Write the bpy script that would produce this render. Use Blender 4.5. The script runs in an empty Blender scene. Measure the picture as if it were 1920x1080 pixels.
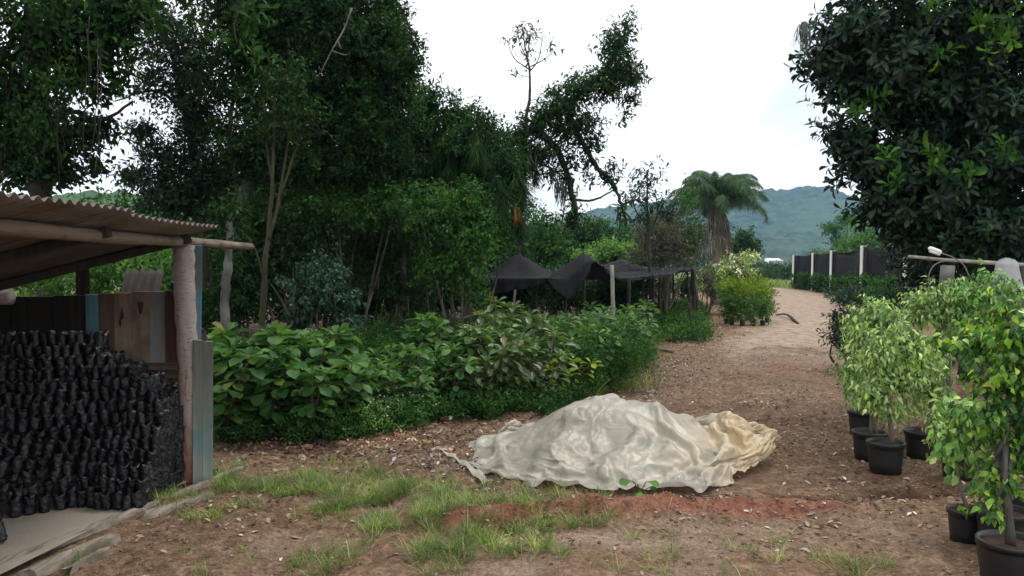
import bpy, math, random
import numpy as np
from math import radians, sin, cos, pi
from mathutils import Vector

# ---------------------------------------------------------------- basics
sc = bpy.context.scene
COL = sc.collection
H = 1.6
F = 1493.33
PITCH = radians(1.535)
RNG = np.random.default_rng(11)
random.seed(4)

def ray(px, py):
    u = (px - 960) / F; v = (540 - py) / F
    return np.array([u, cos(PITCH) + v * sin(PITCH), -sin(PITCH) + v * cos(PITCH)])
def at(px, py, Y):
    d = ray(px, py); t = Y / d[1]
    return np.array([d[0] * t, Y, H + d[2] * t])
def gp(px, py, z=0.0):
    d = ray(px, py); t = (z - H) / d[2]
    return np.array([d[0] * t, d[1] * t])

def _hash(ix, iy, s):
    h = (ix.astype(np.int64) * 374761393 + iy.astype(np.int64) * 668265263 + s * 974634777) & 0x7fffffff
    h = ((h ^ (h >> 13)) * 1274126177) & 0x7fffffff
    return ((h ^ (h >> 16)) & 0xffff) / 65535.0
def vnoise(x, y, s=0):
    x = np.asarray(x, float); y = np.asarray(y, float)
    ix = np.floor(x); iy = np.floor(y); fx = x - ix; fy = y - iy
    fx = fx * fx * (3 - 2 * fx); fy = fy * fy * (3 - 2 * fy)
    a = _hash(ix, iy, s); b = _hash(ix + 1, iy, s); c = _hash(ix, iy + 1, s); d = _hash(ix + 1, iy + 1, s)
    return (a * (1 - fx) + b * fx) * (1 - fy) + (c * (1 - fx) + d * fx) * fy
def fbm(x, y, s=0, o=4):
    r = 0; a = .5; t = 0
    for k in range(o):
        r = r + a * vnoise(x * 2 ** k + 17.3 * k, y * 2 ** k - 9.1 * k, s + k); t += a; a *= .5
    return r / t
def sstep(a, b, x):
    t = np.clip((x - a) / (b - a), 0, 1); return t * t * (3 - 2 * t)
def unit(a):
    return a / np.maximum(np.linalg.norm(a, axis=-1, keepdims=True), 1e-9)
def runit(n, rng):
    return unit(rng.normal(size=(n, 3)))

# ---------------------------------------------------------------- objects
def setp(o, label=None, cat=None, group=None, kind=None):
    if label: o['label'] = label
    if cat: o['category'] = cat
    if group: o['group'] = group
    if kind: o['kind'] = kind
    return o
def thing(name, label, cat, loc=(0, 0, 0), group=None):
    o = bpy.data.objects.new(name, None); COL.objects.link(o)
    o.empty_display_size = .2
    o.location = tuple(float(v) for v in loc)
    return setp(o, label, cat, group)
def copy_tree(o, parent=None):
    c = o.copy(); COL.objects.link(c)
    if parent is not None: c.parent = parent
    for ch in list(o.children): copy_tree(ch, c)
    return c

class Geo:
    def __init__(s): s.v = []; s.t = []; s.q = []; s.n = 0; s.tm = []; s.qm = []
    def add(s, v, tris=None, quads=None, m=0):
        v = np.asarray(v, float).reshape(-1, 3)
        if tris is not None and len(tris):
            t = np.asarray(tris, np.int64).reshape(-1, 3) + s.n; s.t.append(t); s.tm.append(np.full(len(t), m))
        if quads is not None and len(quads):
            q = np.asarray(quads, np.int64).reshape(-1, 4) + s.n; s.q.append(q); s.qm.append(np.full(len(q), m))
        s.v.append(v); s.n += len(v)
        return s
    def build(s, name, mats, parent=None, smooth=True, loc=None, kind=None):
        v = np.concatenate(s.v) if s.v else np.zeros((0, 3))
        off = np.zeros(3)
        if parent is not None: off = np.array(parent.location); p = parent
        if parent is not None and parent.parent is not None: off = off + np.array(parent.parent.location)
        if loc is not None: off = np.asarray(loc, float)
        v = v - off
        me = bpy.data.meshes.new(name)
        t = np.concatenate(s.t) if s.t else np.zeros((0, 3), np.int64)
        q = np.concatenate(s.q) if s.q else np.zeros((0, 4), np.int64)
        me.vertices.add(len(v)); me.vertices.foreach_set('co', v.astype(np.float32).ravel())
        loops = np.concatenate([t.ravel(), q.ravel()]).astype(np.int32)
        me.loops.add(len(loops)); me.loops.foreach_set('vertex_index', loops)
        tot = np.concatenate([np.full(len(t), 3), np.full(len(q), 4)]).astype(np.int32)
        st = np.concatenate([[0], np.cumsum(tot)[:-1]]).astype(np.int32) if len(tot) else tot
        me.polygons.add(len(tot)); me.polygons.foreach_set('loop_start', st); me.polygons.foreach_set('loop_total', tot)
        mi = np.concatenate(s.tm + s.qm) if (s.tm or s.qm) else np.zeros(0)
        me.polygons.foreach_set('material_index', mi.astype(np.int32))
        me.polygons.foreach_set('use_smooth', np.full(len(tot), bool(smooth)))
        for m in (mats if isinstance(mats, (list, tuple)) else [mats]): me.materials.append(m)
        me.update(calc_edges=True)
        o = bpy.data.objects.new(name, me); COL.objects.link(o)
        if parent is not None: o.parent = parent
        elif loc is not None: o.location = tuple(loc)
        if kind: o['kind'] = kind
        return o

def tube(g, pts, rad, seg=8, m=0, cap=True, wob=0, rng=RNG):
    pts = np.asarray(pts, float); n = len(pts)
    rad = np.full(n, rad) if np.isscalar(rad) else np.asarray(rad, float)
    tan = np.gradient(pts, axis=0); tan = unit(tan)
    ref = np.array([0, 0, 1.]) if abs(tan[0][2]) < .9 else np.array([1., 0, 0])
    vs = []
    a = np.linspace(0, 2 * pi, seg, endpoint=False)
    nrm = ref
    for i in range(n):
        nrm = nrm - tan[i] * nrm.dot(tan[i]); nrm = nrm / max(np.linalg.norm(nrm), 1e-9)
        bi = np.cross(tan[i], nrm)
        r = rad[i] * (1 + (wob * rng.normal(size=seg) if wob else 0))
        vs.append(pts[i] + (np.cos(a) * r)[:, None] * nrm + (np.sin(a) * r)[:, None] * bi)
    v = np.concatenate(vs)
    q = []
    for i in range(n - 1):
        for k in range(seg):
            q.append((i * seg + k, i * seg + (k + 1) % seg, (i + 1) * seg + (k + 1) % seg, (i + 1) * seg + k))
    t = []
    if cap:
        v = np.concatenate([v, [pts[0]], [pts[-1]]])
        for k in range(seg):
            t.append((n * seg, (k + 1) % seg, k)); t.append((n * seg + 1, (n - 1) * seg + k, (n - 1) * seg + (k + 1) % seg))
    g.add(v, t, q, m)
def spline(pts, n):
    pts = np.asarray(pts, float); k = len(pts)
    P = np.concatenate([[2 * pts[0] - pts[1]], pts, [2 * pts[-1] - pts[-2]]])
    out = []
    for u in np.linspace(0, k - 1, n):
        i = min(int(u), k - 2); f = u - i
        a, b, c, d = P[i], P[i + 1], P[i + 2], P[i + 3]
        out.append(.5 * ((2 * b) + (c - a) * f + (2 * a - 5 * b + 4 * c - d) * f * f + (3 * b - a - 3 * c + d) * f ** 3))
    return np.array(out)
def box(g, c, s, rz=0, m=0, jit=0, tilt=None, rng=RNG, ax=None):
    # bevelled box: centre c, full size s
    x, y, z = np.array(s) / 2; b = min(x, y, z) * .18
    v = []
    for sx in (-1, 1):
        for sy in (-1, 1):
            for sz in (-1, 1):
                v += [(sx * (x - b), sy * (y - b), sz * z), (sx * x, sy * (y - b), sz * (z - b)), (sx * (x - b), sy * y, sz * (z - b))]
    v = np.array(v)
    if jit: v = v + rng.normal(size=v.shape) * jit
    def I(sx, sy, sz, k): return ((sx > 0) * 4 + (sy > 0) * 2 + (sz > 0)) * 3 + k
    q = []; t = []
    for sz in (-1, 1):
        f = [I(-1, -1, sz, 0), I(1, -1, sz, 0), I(1, 1, sz, 0), I(-1, 1, sz, 0)]; q.append(f if sz > 0 else f[::-1])
    for sx in (-1, 1):
        f = [I(sx, -1, -1, 1), I(sx, 1, -1, 1), I(sx, 1, 1, 1), I(sx, -1, 1, 1)]; q.append(f if sx > 0 else f[::-1])
    for sy in (-1, 1):
        f = [I(-1, sy, -1, 2), I(-1, sy, 1, 2), I(1, sy, 1, 2), I(1, sy, -1, 2)]; q.append(f if sy > 0 else f[::-1])
    for sa in (-1, 1):
        for sb in (-1, 1):
            q.append([I(sa, sb, -1, 1), I(sa, sb, 1, 1), I(sa, sb, 1, 2), I(sa, sb, -1, 2)])
            q.append([I(sa, -1, sb, 0), I(sa, 1, sb, 0), I(sa, 1, sb, 1), I(sa, -1, sb, 1)])
            q.append([I(-1, sa, sb, 0), I(1, sa, sb, 0), I(1, sa, sb, 2), I(-1, sa, sb, 2)])
            for sz in (-1, 1): t.append([I(sa, sb, sz, 0), I(sa, sb, sz, 1), I(sa, sb, sz, 2)])
    if tilt is not None:
        from mathutils import Euler
        R = np.array(Euler(tilt).to_matrix()); v = v @ R.T
    cz, sz_ = cos(rz), sin(rz)
    v = np.stack([v[:, 0] * cz - v[:, 1] * sz_, v[:, 0] * sz_ + v[:, 1] * cz, v[:, 2]], 1)
    g.add(v + np.array(c), t, q, m)

# ---------------------------------------------------------------- leaf templates
def strip(profile, bend=-.15, fold=.12, mid=True):
    """leaf outline: rows of (t, halfwidth) along x; returns verts, tris"""
    V = []; T = []; rows = []
    for (t, w) in profile:
        z = bend * t * t
        if w == 0: rows.append([len(V)]); V.append((t, 0, z))
        elif mid:
            rows.append([len(V), len(V) + 1, len(V) + 2]); V += [(t, w, z + fold * w), (t, 0, z), (t, -w, z + fold * w)]
        else:
            rows.append([len(V), len(V) + 1]); V += [(t, w, z), (t, -w, z)]
    for a, b in zip(rows[:-1], rows[1:]):
        if len(a) == 1 and len(b) > 1:
            for i in range(len(b) - 1): T.append((a[0], b[i + 1], b[i]))
        elif len(b) == 1 and len(a) > 1:
            for i in range(len(a) - 1): T.append((a[i], a[i + 1], b[0]))
        else:
            for i in range(len(a) - 1): T += [(a[i], a[i + 1], b[i + 1]), (a[i], b[i + 1], b[i])]
    return np.array(V, float), np.array(T)
T_TINY = strip([(0, 0), (.5, .5), (1, 0)], -.2, 0, False)
T_MID = strip([(0, 0), (.42, .5), (1, 0)], -.2, .25)
T_OVAL = strip([(0, 0), (.22, .36), (.55, .5), (.82, .3), (1, 0)], -.22, .25)
T_OBOV = strip([(0, .03), (.3, .22), (.62, .5), (.86, .42), (1, 0)], -.25, .22)
T_WEEP = strip([(0, 0), (.2, .4), (.45, .5), (.75, .24), (1, 0)], -.3, .22)
T_LANCE = strip([(0, 0), (.35, .5), (.7, .33), (1, 0)], -.35, .2)
T_BLADE = strip([(0, .5), (.35, .42), (.7, .28), (1, 0)], -.45, 0, False)
T_DEAD = strip([(0, 0), (.25, .4), (.6, .5), (1, 0)], .18, .25)
T_LEAFLET = strip([(0, .5), (.4, .5), (1, 0)], -.55, 0, False)

def scatter(g, tmpl, pos, d, up, ln, wd, m=0):
    V, T = tmpl; n = len(pos)
    if n == 0: return
    d = unit(d); side = np.cross(up, d); side = unit(side); nn = np.cross(d, side)
    ln = np.broadcast_to(ln, (n,)); wd = np.broadcast_to(wd, (n,))
    P = pos[:, None, :] + d[:, None, :] * (V[None, :, 0] * ln[:, None])[..., None] \
        + side[:, None, :] * (V[None, :, 1] * wd[:, None])[..., None] + nn[:, None, :] * (V[None, :, 2] * ln[:, None])[..., None]
    k = len(V)
    t = (T[None] + (np.arange(n) * k)[:, None, None]).reshape(-1, 3)
    g.add(P.reshape(-1, 3), t, None, m)

def Lb(px, py, rpx, rpy, Y, ry=None, lai=1.0):
    c = at(px, py, Y); rx = rpx * Y / F; rz = rpy * Y / F
    return (c, np.array([rx, ry if ry else (rx + rz) * .5, rz]), lai)

def crown(g, lobes, ll, wr=.5, tmpl=T_TINY, lai=4.0, per=10, spread=2.2, droop=.3, seed=0, shell=.75, m=0, twigs=None, rosette=False, lenvar=.3, flat=0.5):
    rng = np.random.default_rng(seed)
    for li, (c, R, dens) in enumerate(lobes):
        area = pi * (R[0] * R[2] + R[0] * R[1] + R[1] * R[2]) / 3
        nl = lai * dens * area / (ll * ll * wr * .6)
        nc = max(int(nl / per), 3)
        d = runit(nc, rng)
        lump = .82 + .36 * np.sin(d[:, 0] * 4.1 + seed + li) * np.sin(d[:, 2] * 4.7 + 1.3 * li) + .25 * (rng.random(nc) - .4)
        rr = (1 - shell * rng.random(nc) ** 1.7) * lump
        cc = c + d * R * rr[:, None]
        t = unit(d * np.array([1, 1, .7]) + np.array([0, 0, .25]) + runit(nc, rng) * .6)
        if twigs is not None:
            for i in range(nc):
                a = c + (cc[i] - c) * .45 + rng.normal(size=3) * ll * .5
                tube(twigs, [a, (a + cc[i]) / 2 + rng.normal(size=3) * ll * .35, cc[i] + t[i] * ll], [ll * .055, ll * .035, ll * .02], 3, cap=False)
        ti = np.repeat(t, per, 0); N = nc * per
        if rosette:
            a = np.tile(np.arange(per) * 2.399, nc) + np.repeat(rng.random(nc) * 6.28, per)
            ref = np.where(np.abs(ti[:, 2:3]) < .9, np.array([0, 0, 1.]), np.array([1., 0, 0]))
            e1 = unit(np.cross(ti, ref)); e2 = np.cross(ti, e1)
            lev = np.tile(np.linspace(0, 1, per), nc)
            rad = e1 * np.cos(a)[:, None] + e2 * np.sin(a)[:, None]
            pos = np.repeat(cc, per, 0) + ti * ((lev - .5) * spread * ll)[:, None]
            ld = unit(rad * (1.15 - .6 * lev)[:, None] + ti * (.15 + .75 * lev)[:, None] + rng.normal(size=(N, 3)) * .18 + np.array([0, 0, -droop]))
            nn = unit(ti + rng.normal(size=(N, 3)) * .2 + np.array([0, 0, .3]))
        else:
            s = rng.random(N) - .5
            pos = np.repeat(cc, per, 0) + ti * (s * spread * ll)[:, None] + rng.normal(size=(N, 3)) * ll * .45
            ld = unit(ti * .6 + runit(N, rng) * .9 + np.array([0, 0, -droop]))
            nn = unit(np.array([0, 0, flat]) + np.repeat(d, per, 0) * .5 + runit(N, rng) * .55)
        L = ll * (1 + lenvar * (rng.random(N) * 2 - 1))
        scatter(g, tmpl, pos, ld, nn, L, L * wr, m)

# ---------------------------------------------------------------- materials
class NT:
    def __init__(s, name):
        s.m = bpy.data.materials.new(name); s.m.use_nodes = True; s.t = s.m.node_tree; s.t.nodes.clear()
        s.out = s.t.nodes.new('ShaderNodeOutputMaterial')
    def n(s, ty, **kw):
        x = s.t.nodes.new(ty)
        for k, v in kw.items():
            if k == 'ins':
                for a, b in v.items():
                    sock = x.inputs[a]
                    if hasattr(b, 'is_linked') or isinstance(b, bpy.types.NodeSocket): s.t.links.new(b, sock)
                    else: sock.default_value = b
            else: setattr(x, k, v)
        return x
    def ramp(s, fac, stops, interp='LINEAR'):
        r = s.n('ShaderNodeValToRGB'); s.t.links.new(fac, r.inputs[0]); e = r.color_ramp.elements
        r.color_ramp.interpolation = interp
        e[0].position = stops[0][0]; e[0].color = c4(stops[0][1])
        e[1].position = stops[-1][0]; e[1].color = c4(stops[-1][1])
        for p, c in stops[1:-1]:
            k = e.new(p); k.color = c4(c)
        return r.outputs[0]
    def noise(s, scale, detail=4, rough=.55, vec=None, dist=0):
        x = s.n('ShaderNodeTexNoise', ins={'Scale': scale, 'Detail': detail, 'Roughness': rough, 'Distortion': dist})
        if vec is not None: s.t.links.new(vec, x.inputs['Vector'])
        return x.outputs['Fac']
    def mix(s, f, a, b, mode='MIX'):
        x = s.n('ShaderNodeMix', data_type='RGBA', blend_type=mode)
        for sock, v in ((x.inputs[0], f), (x.inputs[6], a), (x.inputs[7], b)):
            if isinstance(v, bpy.types.NodeSocket): s.t.links.new(v, sock)
            elif isinstance(v, (int, float)): sock.default_value = v if sock.type == 'VALUE' else (v, v, v, 1)
            else: sock.default_value = c4(v)
        return x.outputs[2]
    def math(s, op, a, b=0, clamp=False):
        x = s.n('ShaderNodeMath', operation=op, use_clamp=clamp)
        for i, v in enumerate((a, b)):
            if isinstance(v, bpy.types.NodeSocket): s.t.links.new(v, x.inputs[i])
            else: x.inputs[i].default_value = v
        return x.outputs[0]
    def coord(s, k='Object', scale=None):
        c = s.n('ShaderNodeTexCoord').outputs[k]
        if scale is not None:
            mp = s.n('ShaderNodeMapping'); s.t.links.new(c, mp.inputs[0]); mp.inputs['Scale'].default_value = scale; return mp.outputs[0]
        return c
    def bump(s, h, strength=.3, dist=.01):
        b = s.n('ShaderNodeBump', ins={'Strength': strength, 'Distance': dist}); s.t.links.new(h, b.inputs['Height']); return b.outputs[0]
    def bsdf(s, col, rough=.6, spec=.5, nrm=None, **kw):
        p = s.n('ShaderNodeBsdfPrincipled')
        for k, v in (('Base Color', col), ('Roughness', rough), ('Specular IOR Level', spec), ('Normal', nrm)) + tuple(kw.items()):
            if v is None: continue
            if isinstance(v, bpy.types.NodeSocket): s.t.links.new(v, p.inputs[k])
            else: p.inputs[k].default_value = c4(v) if p.inputs[k].type == 'RGBA' else v
        return p.outputs[0]
    def surf(s, sh): s.t.links.new(sh, s.out.inputs[0]); return s.m
def c4(c):
    c = tuple(c); return c if len(c) == 4 else c + (1,)

def leaf_mat(name, stops, rough=.6, trans=.3, spec=.12, cl=.6, tint=(.72, .9, .9), tmul=1.4):
    k = NT(name)
    g = k.n('ShaderNodeNewGeometry').outputs['Random Per Island']
    oi = k.n('ShaderNodeObjectInfo').outputs['Random']
    f = k.math('FRACT', k.math('ADD', g, oi))
    col = k.ramp(f, stops)
    nz = k.noise(cl, 2, .5, k.coord('Object'))
    col = k.mix(k.math('MULTIPLY', k.math('SUBTRACT', nz, .4, True), 2.5, True), col, k.mix(1.0, col, tint, 'MULTIPLY'))
    nv = k.noise(cl * 2.3, 3, .6, k.coord('Object'))
    col = k.mix(1.0, col, k.ramp(nv, [(.32, (.55, .58, .6)), (.5, (1, 1, 1)), (.68, (1.75, 1.65, 1.35))]), 'MULTIPLY')
    b = k.bsdf(col, rough, spec)
    if trans > 0:
        tr = k.n('ShaderNodeBsdfTranslucent'); k.t.links.new(k.mix(1.0, col, (tmul, tmul * 1.05, tmul * .6), 'MULTIPLY'), tr.inputs[0])
        mx = k.n('ShaderNodeMixShader', ins={0: trans}); k.t.links.new(b, mx.inputs[1]); k.t.links.new(tr.outputs[0], mx.inputs[2]); b = mx.outputs[0]
    return k.surf(b)
def bark_mat(name, c1, c2, c3=None, sc_=(14, 14, 3), rough=.85, bump=.5):
    k = NT(name); v = k.coord('Object', sc_)
    a = k.noise(1.0, 6, .65, v); b = k.noise(2.2, 3, .5, k.coord('Object'))
    col = k.mix(k.math('MULTIPLY', k.math('SUBTRACT', a, .35, True), 3.2, True), c1, c2)
    if c3: col = k.mix(k.math('MULTIPLY', k.math('SUBTRACT', b, .5, True), 6, True), col, c3)
    return k.surf(k.bsdf(col, rough, .2, k.bump(a, bump, .02)))
def plain(name, col, rough=.6, spec=.4, var=.25, scale=8, **kw):
    k = NT(name); a = k.noise(scale, 5, .6, k.coord('Object'))
    c = k.mix(a, tuple(x * (1 - var) for x in col), tuple(x * (1 + var) for x in col))
    return k.surf(k.bsdf(c, rough, spec, k.bump(a, .15, .01), **kw))

M = {}
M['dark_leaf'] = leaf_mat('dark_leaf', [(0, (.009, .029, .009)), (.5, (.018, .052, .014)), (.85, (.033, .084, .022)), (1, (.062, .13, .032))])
M['blue_leaf'] = leaf_mat('blue_leaf', [(0, (.012, .036, .02)), (.6, (.02, .06, .03)), (1, (.038, .092, .045))], .5, .22, .3)
M['mid_leaf'] = leaf_mat('mid_leaf', [(0, (.018, .057, .014)), (.5, (.035, .098, .023)), (1, (.075, .17, .037))])
M['bright_leaf'] = leaf_mat('bright_leaf', [(0, (.05, .12, .03)), (.5, (.085, .19, .045)), (1, (.14, .26, .06))])
M['gloss_leaf'] = leaf_mat('gloss_leaf', [(0, (.008, .024, .014)), (.7, (.013, .038, .02)), (.9, (.022, .06, .024)), (1, (.045, .11, .03))], .42, .14, .3, 1.2)
M['young_leaf'] = leaf_mat('young_leaf', [(0, (.025, .08, .018)), (.6, (.055, .14, .022)), (1, (.12, .23, .03))], .45, .3)
M['sapling_leaf'] = leaf_mat('sapling_leaf', [(0, (.032, .09, .026)), (.5, (.058, .142, .036)), (.9, (.092, .19, .043)), (.985, (.13, .22, .05)), (1, (.18, .14, .04))], .55, .3, .2, 2)
M['sapling_leaf_olive'] = leaf_mat('sapling_leaf_olive', [(0, (.04, .085, .03)), (.5, (.07, .13, .04)), (.85, (.11, .17, .05)), (.985, (.17, .17, .05)), (1, (.22, .09, .04))], .45, .28, .5, 2)
M['variegated_leaf'] = leaf_mat('variegated_leaf', [(0, (.11, .21, .055)), (.35, (.22, .37, .11)), (.75, (.42, .56, .22)), (1, (.7, .76, .42))], .42, .28, .45, 3, (.8, .92, .85))
M['variegated_lush'] = leaf_mat('variegated_lush', [(0, (.07, .18, .045)), (.4, (.15, .32, .08)), (.8, (.29, .48, .15)), (1, (.54, .66, .3))], .42, .28, .45, 3, (.8, .95, .85))
M['lime_leaf'] = leaf_mat('lime_leaf', [(0, (.028, .095, .024)), (.4, (.055, .165, .032)), (.66, (.13, .28, .035)), (.9, (.32, .46, .055)), (1, (.55, .58, .14))], .4, .3, .5, 4)
M['yellow_tip_leaf'] = leaf_mat('yellow_tip_leaf', [(0, (.1, .19, .03)), (.5, (.2, .3, .035)), (1, (.33, .4, .05))], .5, .3)
M['pale_leaf'] = leaf_mat('pale_leaf', [(0, (.12, .19, .06)), (.5, (.24, .32, .12)), (.8, (.45, .48, .25)), (1, (.7, .7, .55))], .5, .3)
M['palm_leaf'] = leaf_mat('palm_leaf', [(0, (.035, .08, .04)), (.5, (.065, .125, .06)), (1, (.12, .19, .09))], .6, .25, .2)
M['palm_gold'] = leaf_mat('palm_gold', [(0, (.07, .11, .03)), (.6, (.14, .17, .045)), (1, (.24, .19, .05))], .5, .2)
M['dry_frond'] = leaf_mat('dry_frond', [(0, (.085, .072, .06)), (.5, (.165, .14, .12)), (1, (.26, .225, .195))], .8, .1, .2)
M['grey_bush_leaf'] = leaf_mat('grey_bush_leaf', [(0, (.06, .065, .045)), (.5, (.10, .10, .07)), (1, (.15, .15, .095))], .7, .15)
M['grass'] = leaf_mat('grass', [(0, (.07, .15, .035)), (.45, (.125, .215, .045)), (.7, (.21, .27, .085)), (1, (.4, .35, .2))], .6, .3, .3, 1.5, (.9, .9, .8))
M['straw'] = leaf_mat('straw', [(0, (.16, .11, .075)), (.5, (.27, .2, .135)), (1, (.42, .33, .23))], .8, .15, .2)
M['litter'] = leaf_mat('litter', [(0, (.045, .032, .024)), (.25, (.12, .085, .062)), (.55, (.24, .18, .135)), (.85, (.36, .29, .235)), (.96, (.46, .4, .34)), (1, (.62, .57, .51))], .8, .1, .2, 2, (.95, .9, .95))
M['red_litter'] = leaf_mat('red_litter', [(0, (.10, .05, .038)), (.5, (.21, .115, .085)), (.85, (.32, .22, .17)), (1, (.46, .4, .34))], .8, .1, .2)
M['purple_litter'] = leaf_mat('purple_litter', [(0, (.08, .065, .07)), (.5, (.21, .17, .18)), (.85, (.36, .31, .32)), (1, (.58, .53, .54))], .8, .1, .2)
M['moss'] = leaf_mat('moss', [(0, (.12, .13, .12)), (1, (.27, .28, .26))], .9, .3, .1)
M['flower'] = leaf_mat('flower', [(0, (.6, .6, .5)), (1, (.8, .8, .74))], .6, .3)
M['orange_fruit'] = leaf_mat('orange_fruit', [(0, (.10, .055, .02)), (1, (.2, .105, .035))], .6, 0)
M['bark'] = bark_mat('bark', (.035, .03, .026), (.10, .088, .075), (.16, .15, .14))
M['pale_bark'] = bark_mat('pale_bark', (.06, .056, .05), (.13, .125, .115), (.24, .24, .235))
M['yellow_bark'] = bark_mat('yellow_bark', (.035, .033, .02), (.08, .072, .038), (.045, .06, .024))
M['dark_bark'] = bark_mat('dark_bark', (.022, .02, .018), (.06, .052, .046))
M['thin_bark'] = bark_mat('thin_bark', (.12, .10, .08), (.24, .205, .165))
M['stem'] = bark_mat('stem', (.07, .07, .04), (.13, .12, .075))
M['black_pot'] = plain('black_pot', (.014, .015, .017), .42, .5, .3, 20)
M['soil'] = plain('soil', (.06, .04, .03), .95, .1, .4, 60)
M['net'] = None
# ---------------------------------------------------------------- more materials
def net_mat(see=.14):
    k = NT('shade_cloth'); a = k.noise(3, 4, .6, k.coord('Object'))
    c = k.mix(a, (.011, .011, .013), (.03, .03, .034))
    b = k.bsdf(c, .8, .08, k.bump(k.noise(9, 4, .6, k.coord('Object')), .3, .02))
    tr = k.n('ShaderNodeBsdfTransparent'); mx = k.n('ShaderNodeMixShader', ins={0: see})
    k.t.links.new(b, mx.inputs[1]); k.t.links.new(tr.outputs[0], mx.inputs[2]); return k.surf(mx.outputs[0])
M['net'] = net_mat(.2); M['thin_net'] = net_mat(.32)

def ground_mat():
    k = NT('soil_ground'); P = k.coord('Object')
    def att(n): return k.n('ShaderNodeAttribute', attribute_name=n).outputs['Fac']
    n1 = k.noise(1.3, 6, .62, P); n2 = k.noise(9, 6, .65, P); n3 = k.noise(55, 4, .7, P); n4 = k.noise(4.2, 5, .6, P)
    n5 = k.noise(24, 5, .7, P); base = k.ramp(k.math('ADD', k.math('MULTIPLY', n2, .5), k.math('MULTIPLY', n5, .5)), [(.3, (.058, .037, .025)), (.5, (.185, .128, .089)), (.68, (.38, .295, .22))])
    base = k.mix(k.math('MULTIPLY', k.math('SUBTRACT', n1, .45, True), 3, True), base, k.mix(1.0, base, (.78, .66, .56), 'MULTIPLY'))
    red = k.ramp(n2, [(.25, (.13, .055, .04)), (.55, (.25, .12, .088)), (.8, (.36, .21, .165))])
    pale = k.ramp(n4, [(.3, (.225, .18, .145)), (.6, (.375, .315, .262)), (.8, (.46, .40, .345))])
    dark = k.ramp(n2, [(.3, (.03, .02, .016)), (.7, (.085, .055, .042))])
    green = k.ramp(n4, [(.3, (.06, .085, .03)), (.7, (.13, .17, .06))])
    c = k.mix(k.math('MULTIPLY', att('pale'), k.math('ADD', k.math('MULTIPLY', n4, 1.2), .3), True), base, pale)
    c = k.mix(k.math('MULTIPLY', k.math('SUBTRACT', k.math('ADD', att('red'), k.math('MULTIPLY', n4, 1.3)), 1.0, True), 2.6, True), c, red)
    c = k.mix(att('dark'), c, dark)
    c = k.mix(att('green'), c, green)
    sp = k.ramp(n3, [(.3, (.45, .43, .41)), (.5, (1, 1, 1)), (.72, (1.5, 1.47, 1.43))])
    c = k.mix(.85, c, sp, 'MULTIPLY'); c = k.mix(1.0, c, (1.07, .99, .91), 'MULTIPLY')
    h = k.math('ADD', k.math('MULTIPLY', n2, .7), k.math('MULTIPLY', n3, .45))
    return k.surf(k.bsdf(c, .92, .15, k.bump(h, 1.0, .05)))
M['ground'] = ground_mat()

# ---------------------------------------------------------------- ground
def ridge_y(x): return 5.04 + .11 * x + .05 * np.sin(x * 2.1 + .5) + .03 * np.sin(x * 5.3)
def trench_y(x): return 5.25 + .12 * x + .04 * np.sin(x * 2.6) + .02 * np.sin(x * 7.1)
def gz(x, y):
    x = np.asarray(x, float); y = np.asarray(y, float)
    near = 1 - sstep(22, 40, y)
    h = .05 * (fbm(x * .45 + 3, y * .45, 3, 3) - .5)
    h = h + (.07 * (fbm(x * 2.3, y * 2.3, 8, 4) - .5) + .03 * (vnoise(x * 8, y * 8, 21) - .5) + .016 * (vnoise(x * 19, y * 19, 22) - .5)) * near
    rm = sstep(-.75, -.2, x) * (1 - sstep(1.5, 2.6, x))
    h = h + rm * .10 * np.exp(-((y - ridge_y(x)) / .1) ** 2) * (.6 + .8 * fbm(x * 6, y * 6, 31, 3))
    tm = sstep(-.35, .1, x) * (1 - sstep(2.7, 3.4, x))
    h = h - tm * .13 * np.exp(-((y - trench_y(x)) / np.where(y > trench_y(x), .05, .10)) ** 2) * (.55 + .8 * vnoise(x * 5, y * 5, 33))
    for off in (-.85, .75):
        h = h - .045 * near * np.exp(-((x - np.interp(y, [4, 8, 12, 17, 24, 40], [1.9, 2.9, 4.0, 5.95, 8.7, 14.6]) - off - .12 * np.sin(y * .8)) / .2) ** 2) * sstep(6.2, 8, y) * (.5 + fbm(x * .8, y * .5, 51, 2))
    h = h + .06 * np.exp(-((x + .55) / .4) ** 2 - ((y - 6.6) / .6) ** 2)
    shed = sstep(-2.35, -2.6, x) * sstep(6.6, 6.1, y)
    h = h * (1 - shed) + (-.03) * shed
    t = np.exp(-((x - .9) / 1.1) ** 4 - ((y - 6.6) / .85) ** 4)
    h = h * (1 - .7 * t)
    h = h - .3 * sstep(60, 160, y)
    return h
def grow(a, step, r, lim):
    o = []; s = step; v = a
    while abs(v) < lim: v += s; s *= r; o.append(v)
    return o
xs = np.array(sorted([-v for v in grow(4.2, .06, 1.12, 3200)] + list(np.arange(-4.2, 5.0, .032)) + grow(5.0, .06, 1.12, 3200)))
ys = np.array(sorted([3.4 - v for v in grow(0, .1, 1.3, 400)] + list(np.arange(3.4, 7.4, .026)) + list(np.arange(7.4, 11, .05)) + list(np.arange(11, 24, .1)) + grow(24, .14, 1.11, 3400)))
gx, gy = np.meshgrid(xs, ys); gx = gx.ravel(); gy = gy.ravel()
nx, ny = len(xs), len(ys)
ii, jj = np.meshgrid(np.arange(nx - 1), np.arange(ny - 1)); b0 = (jj * nx + ii).ravel()
G = Geo(); G.add(np.stack([gx, gy, gz(gx, gy)], 1), None, np.stack([b0, b0 + 1, b0 + nx + 1, b0 + nx], 1))
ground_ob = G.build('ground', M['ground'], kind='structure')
def track_c(y): return np.interp(y, [8, 12, 17, 24, 40, 53, 62, 75], [2.6, 4.0, 5.95, 8.7, 14.6, 18.0, 19.6, 21])
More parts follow.
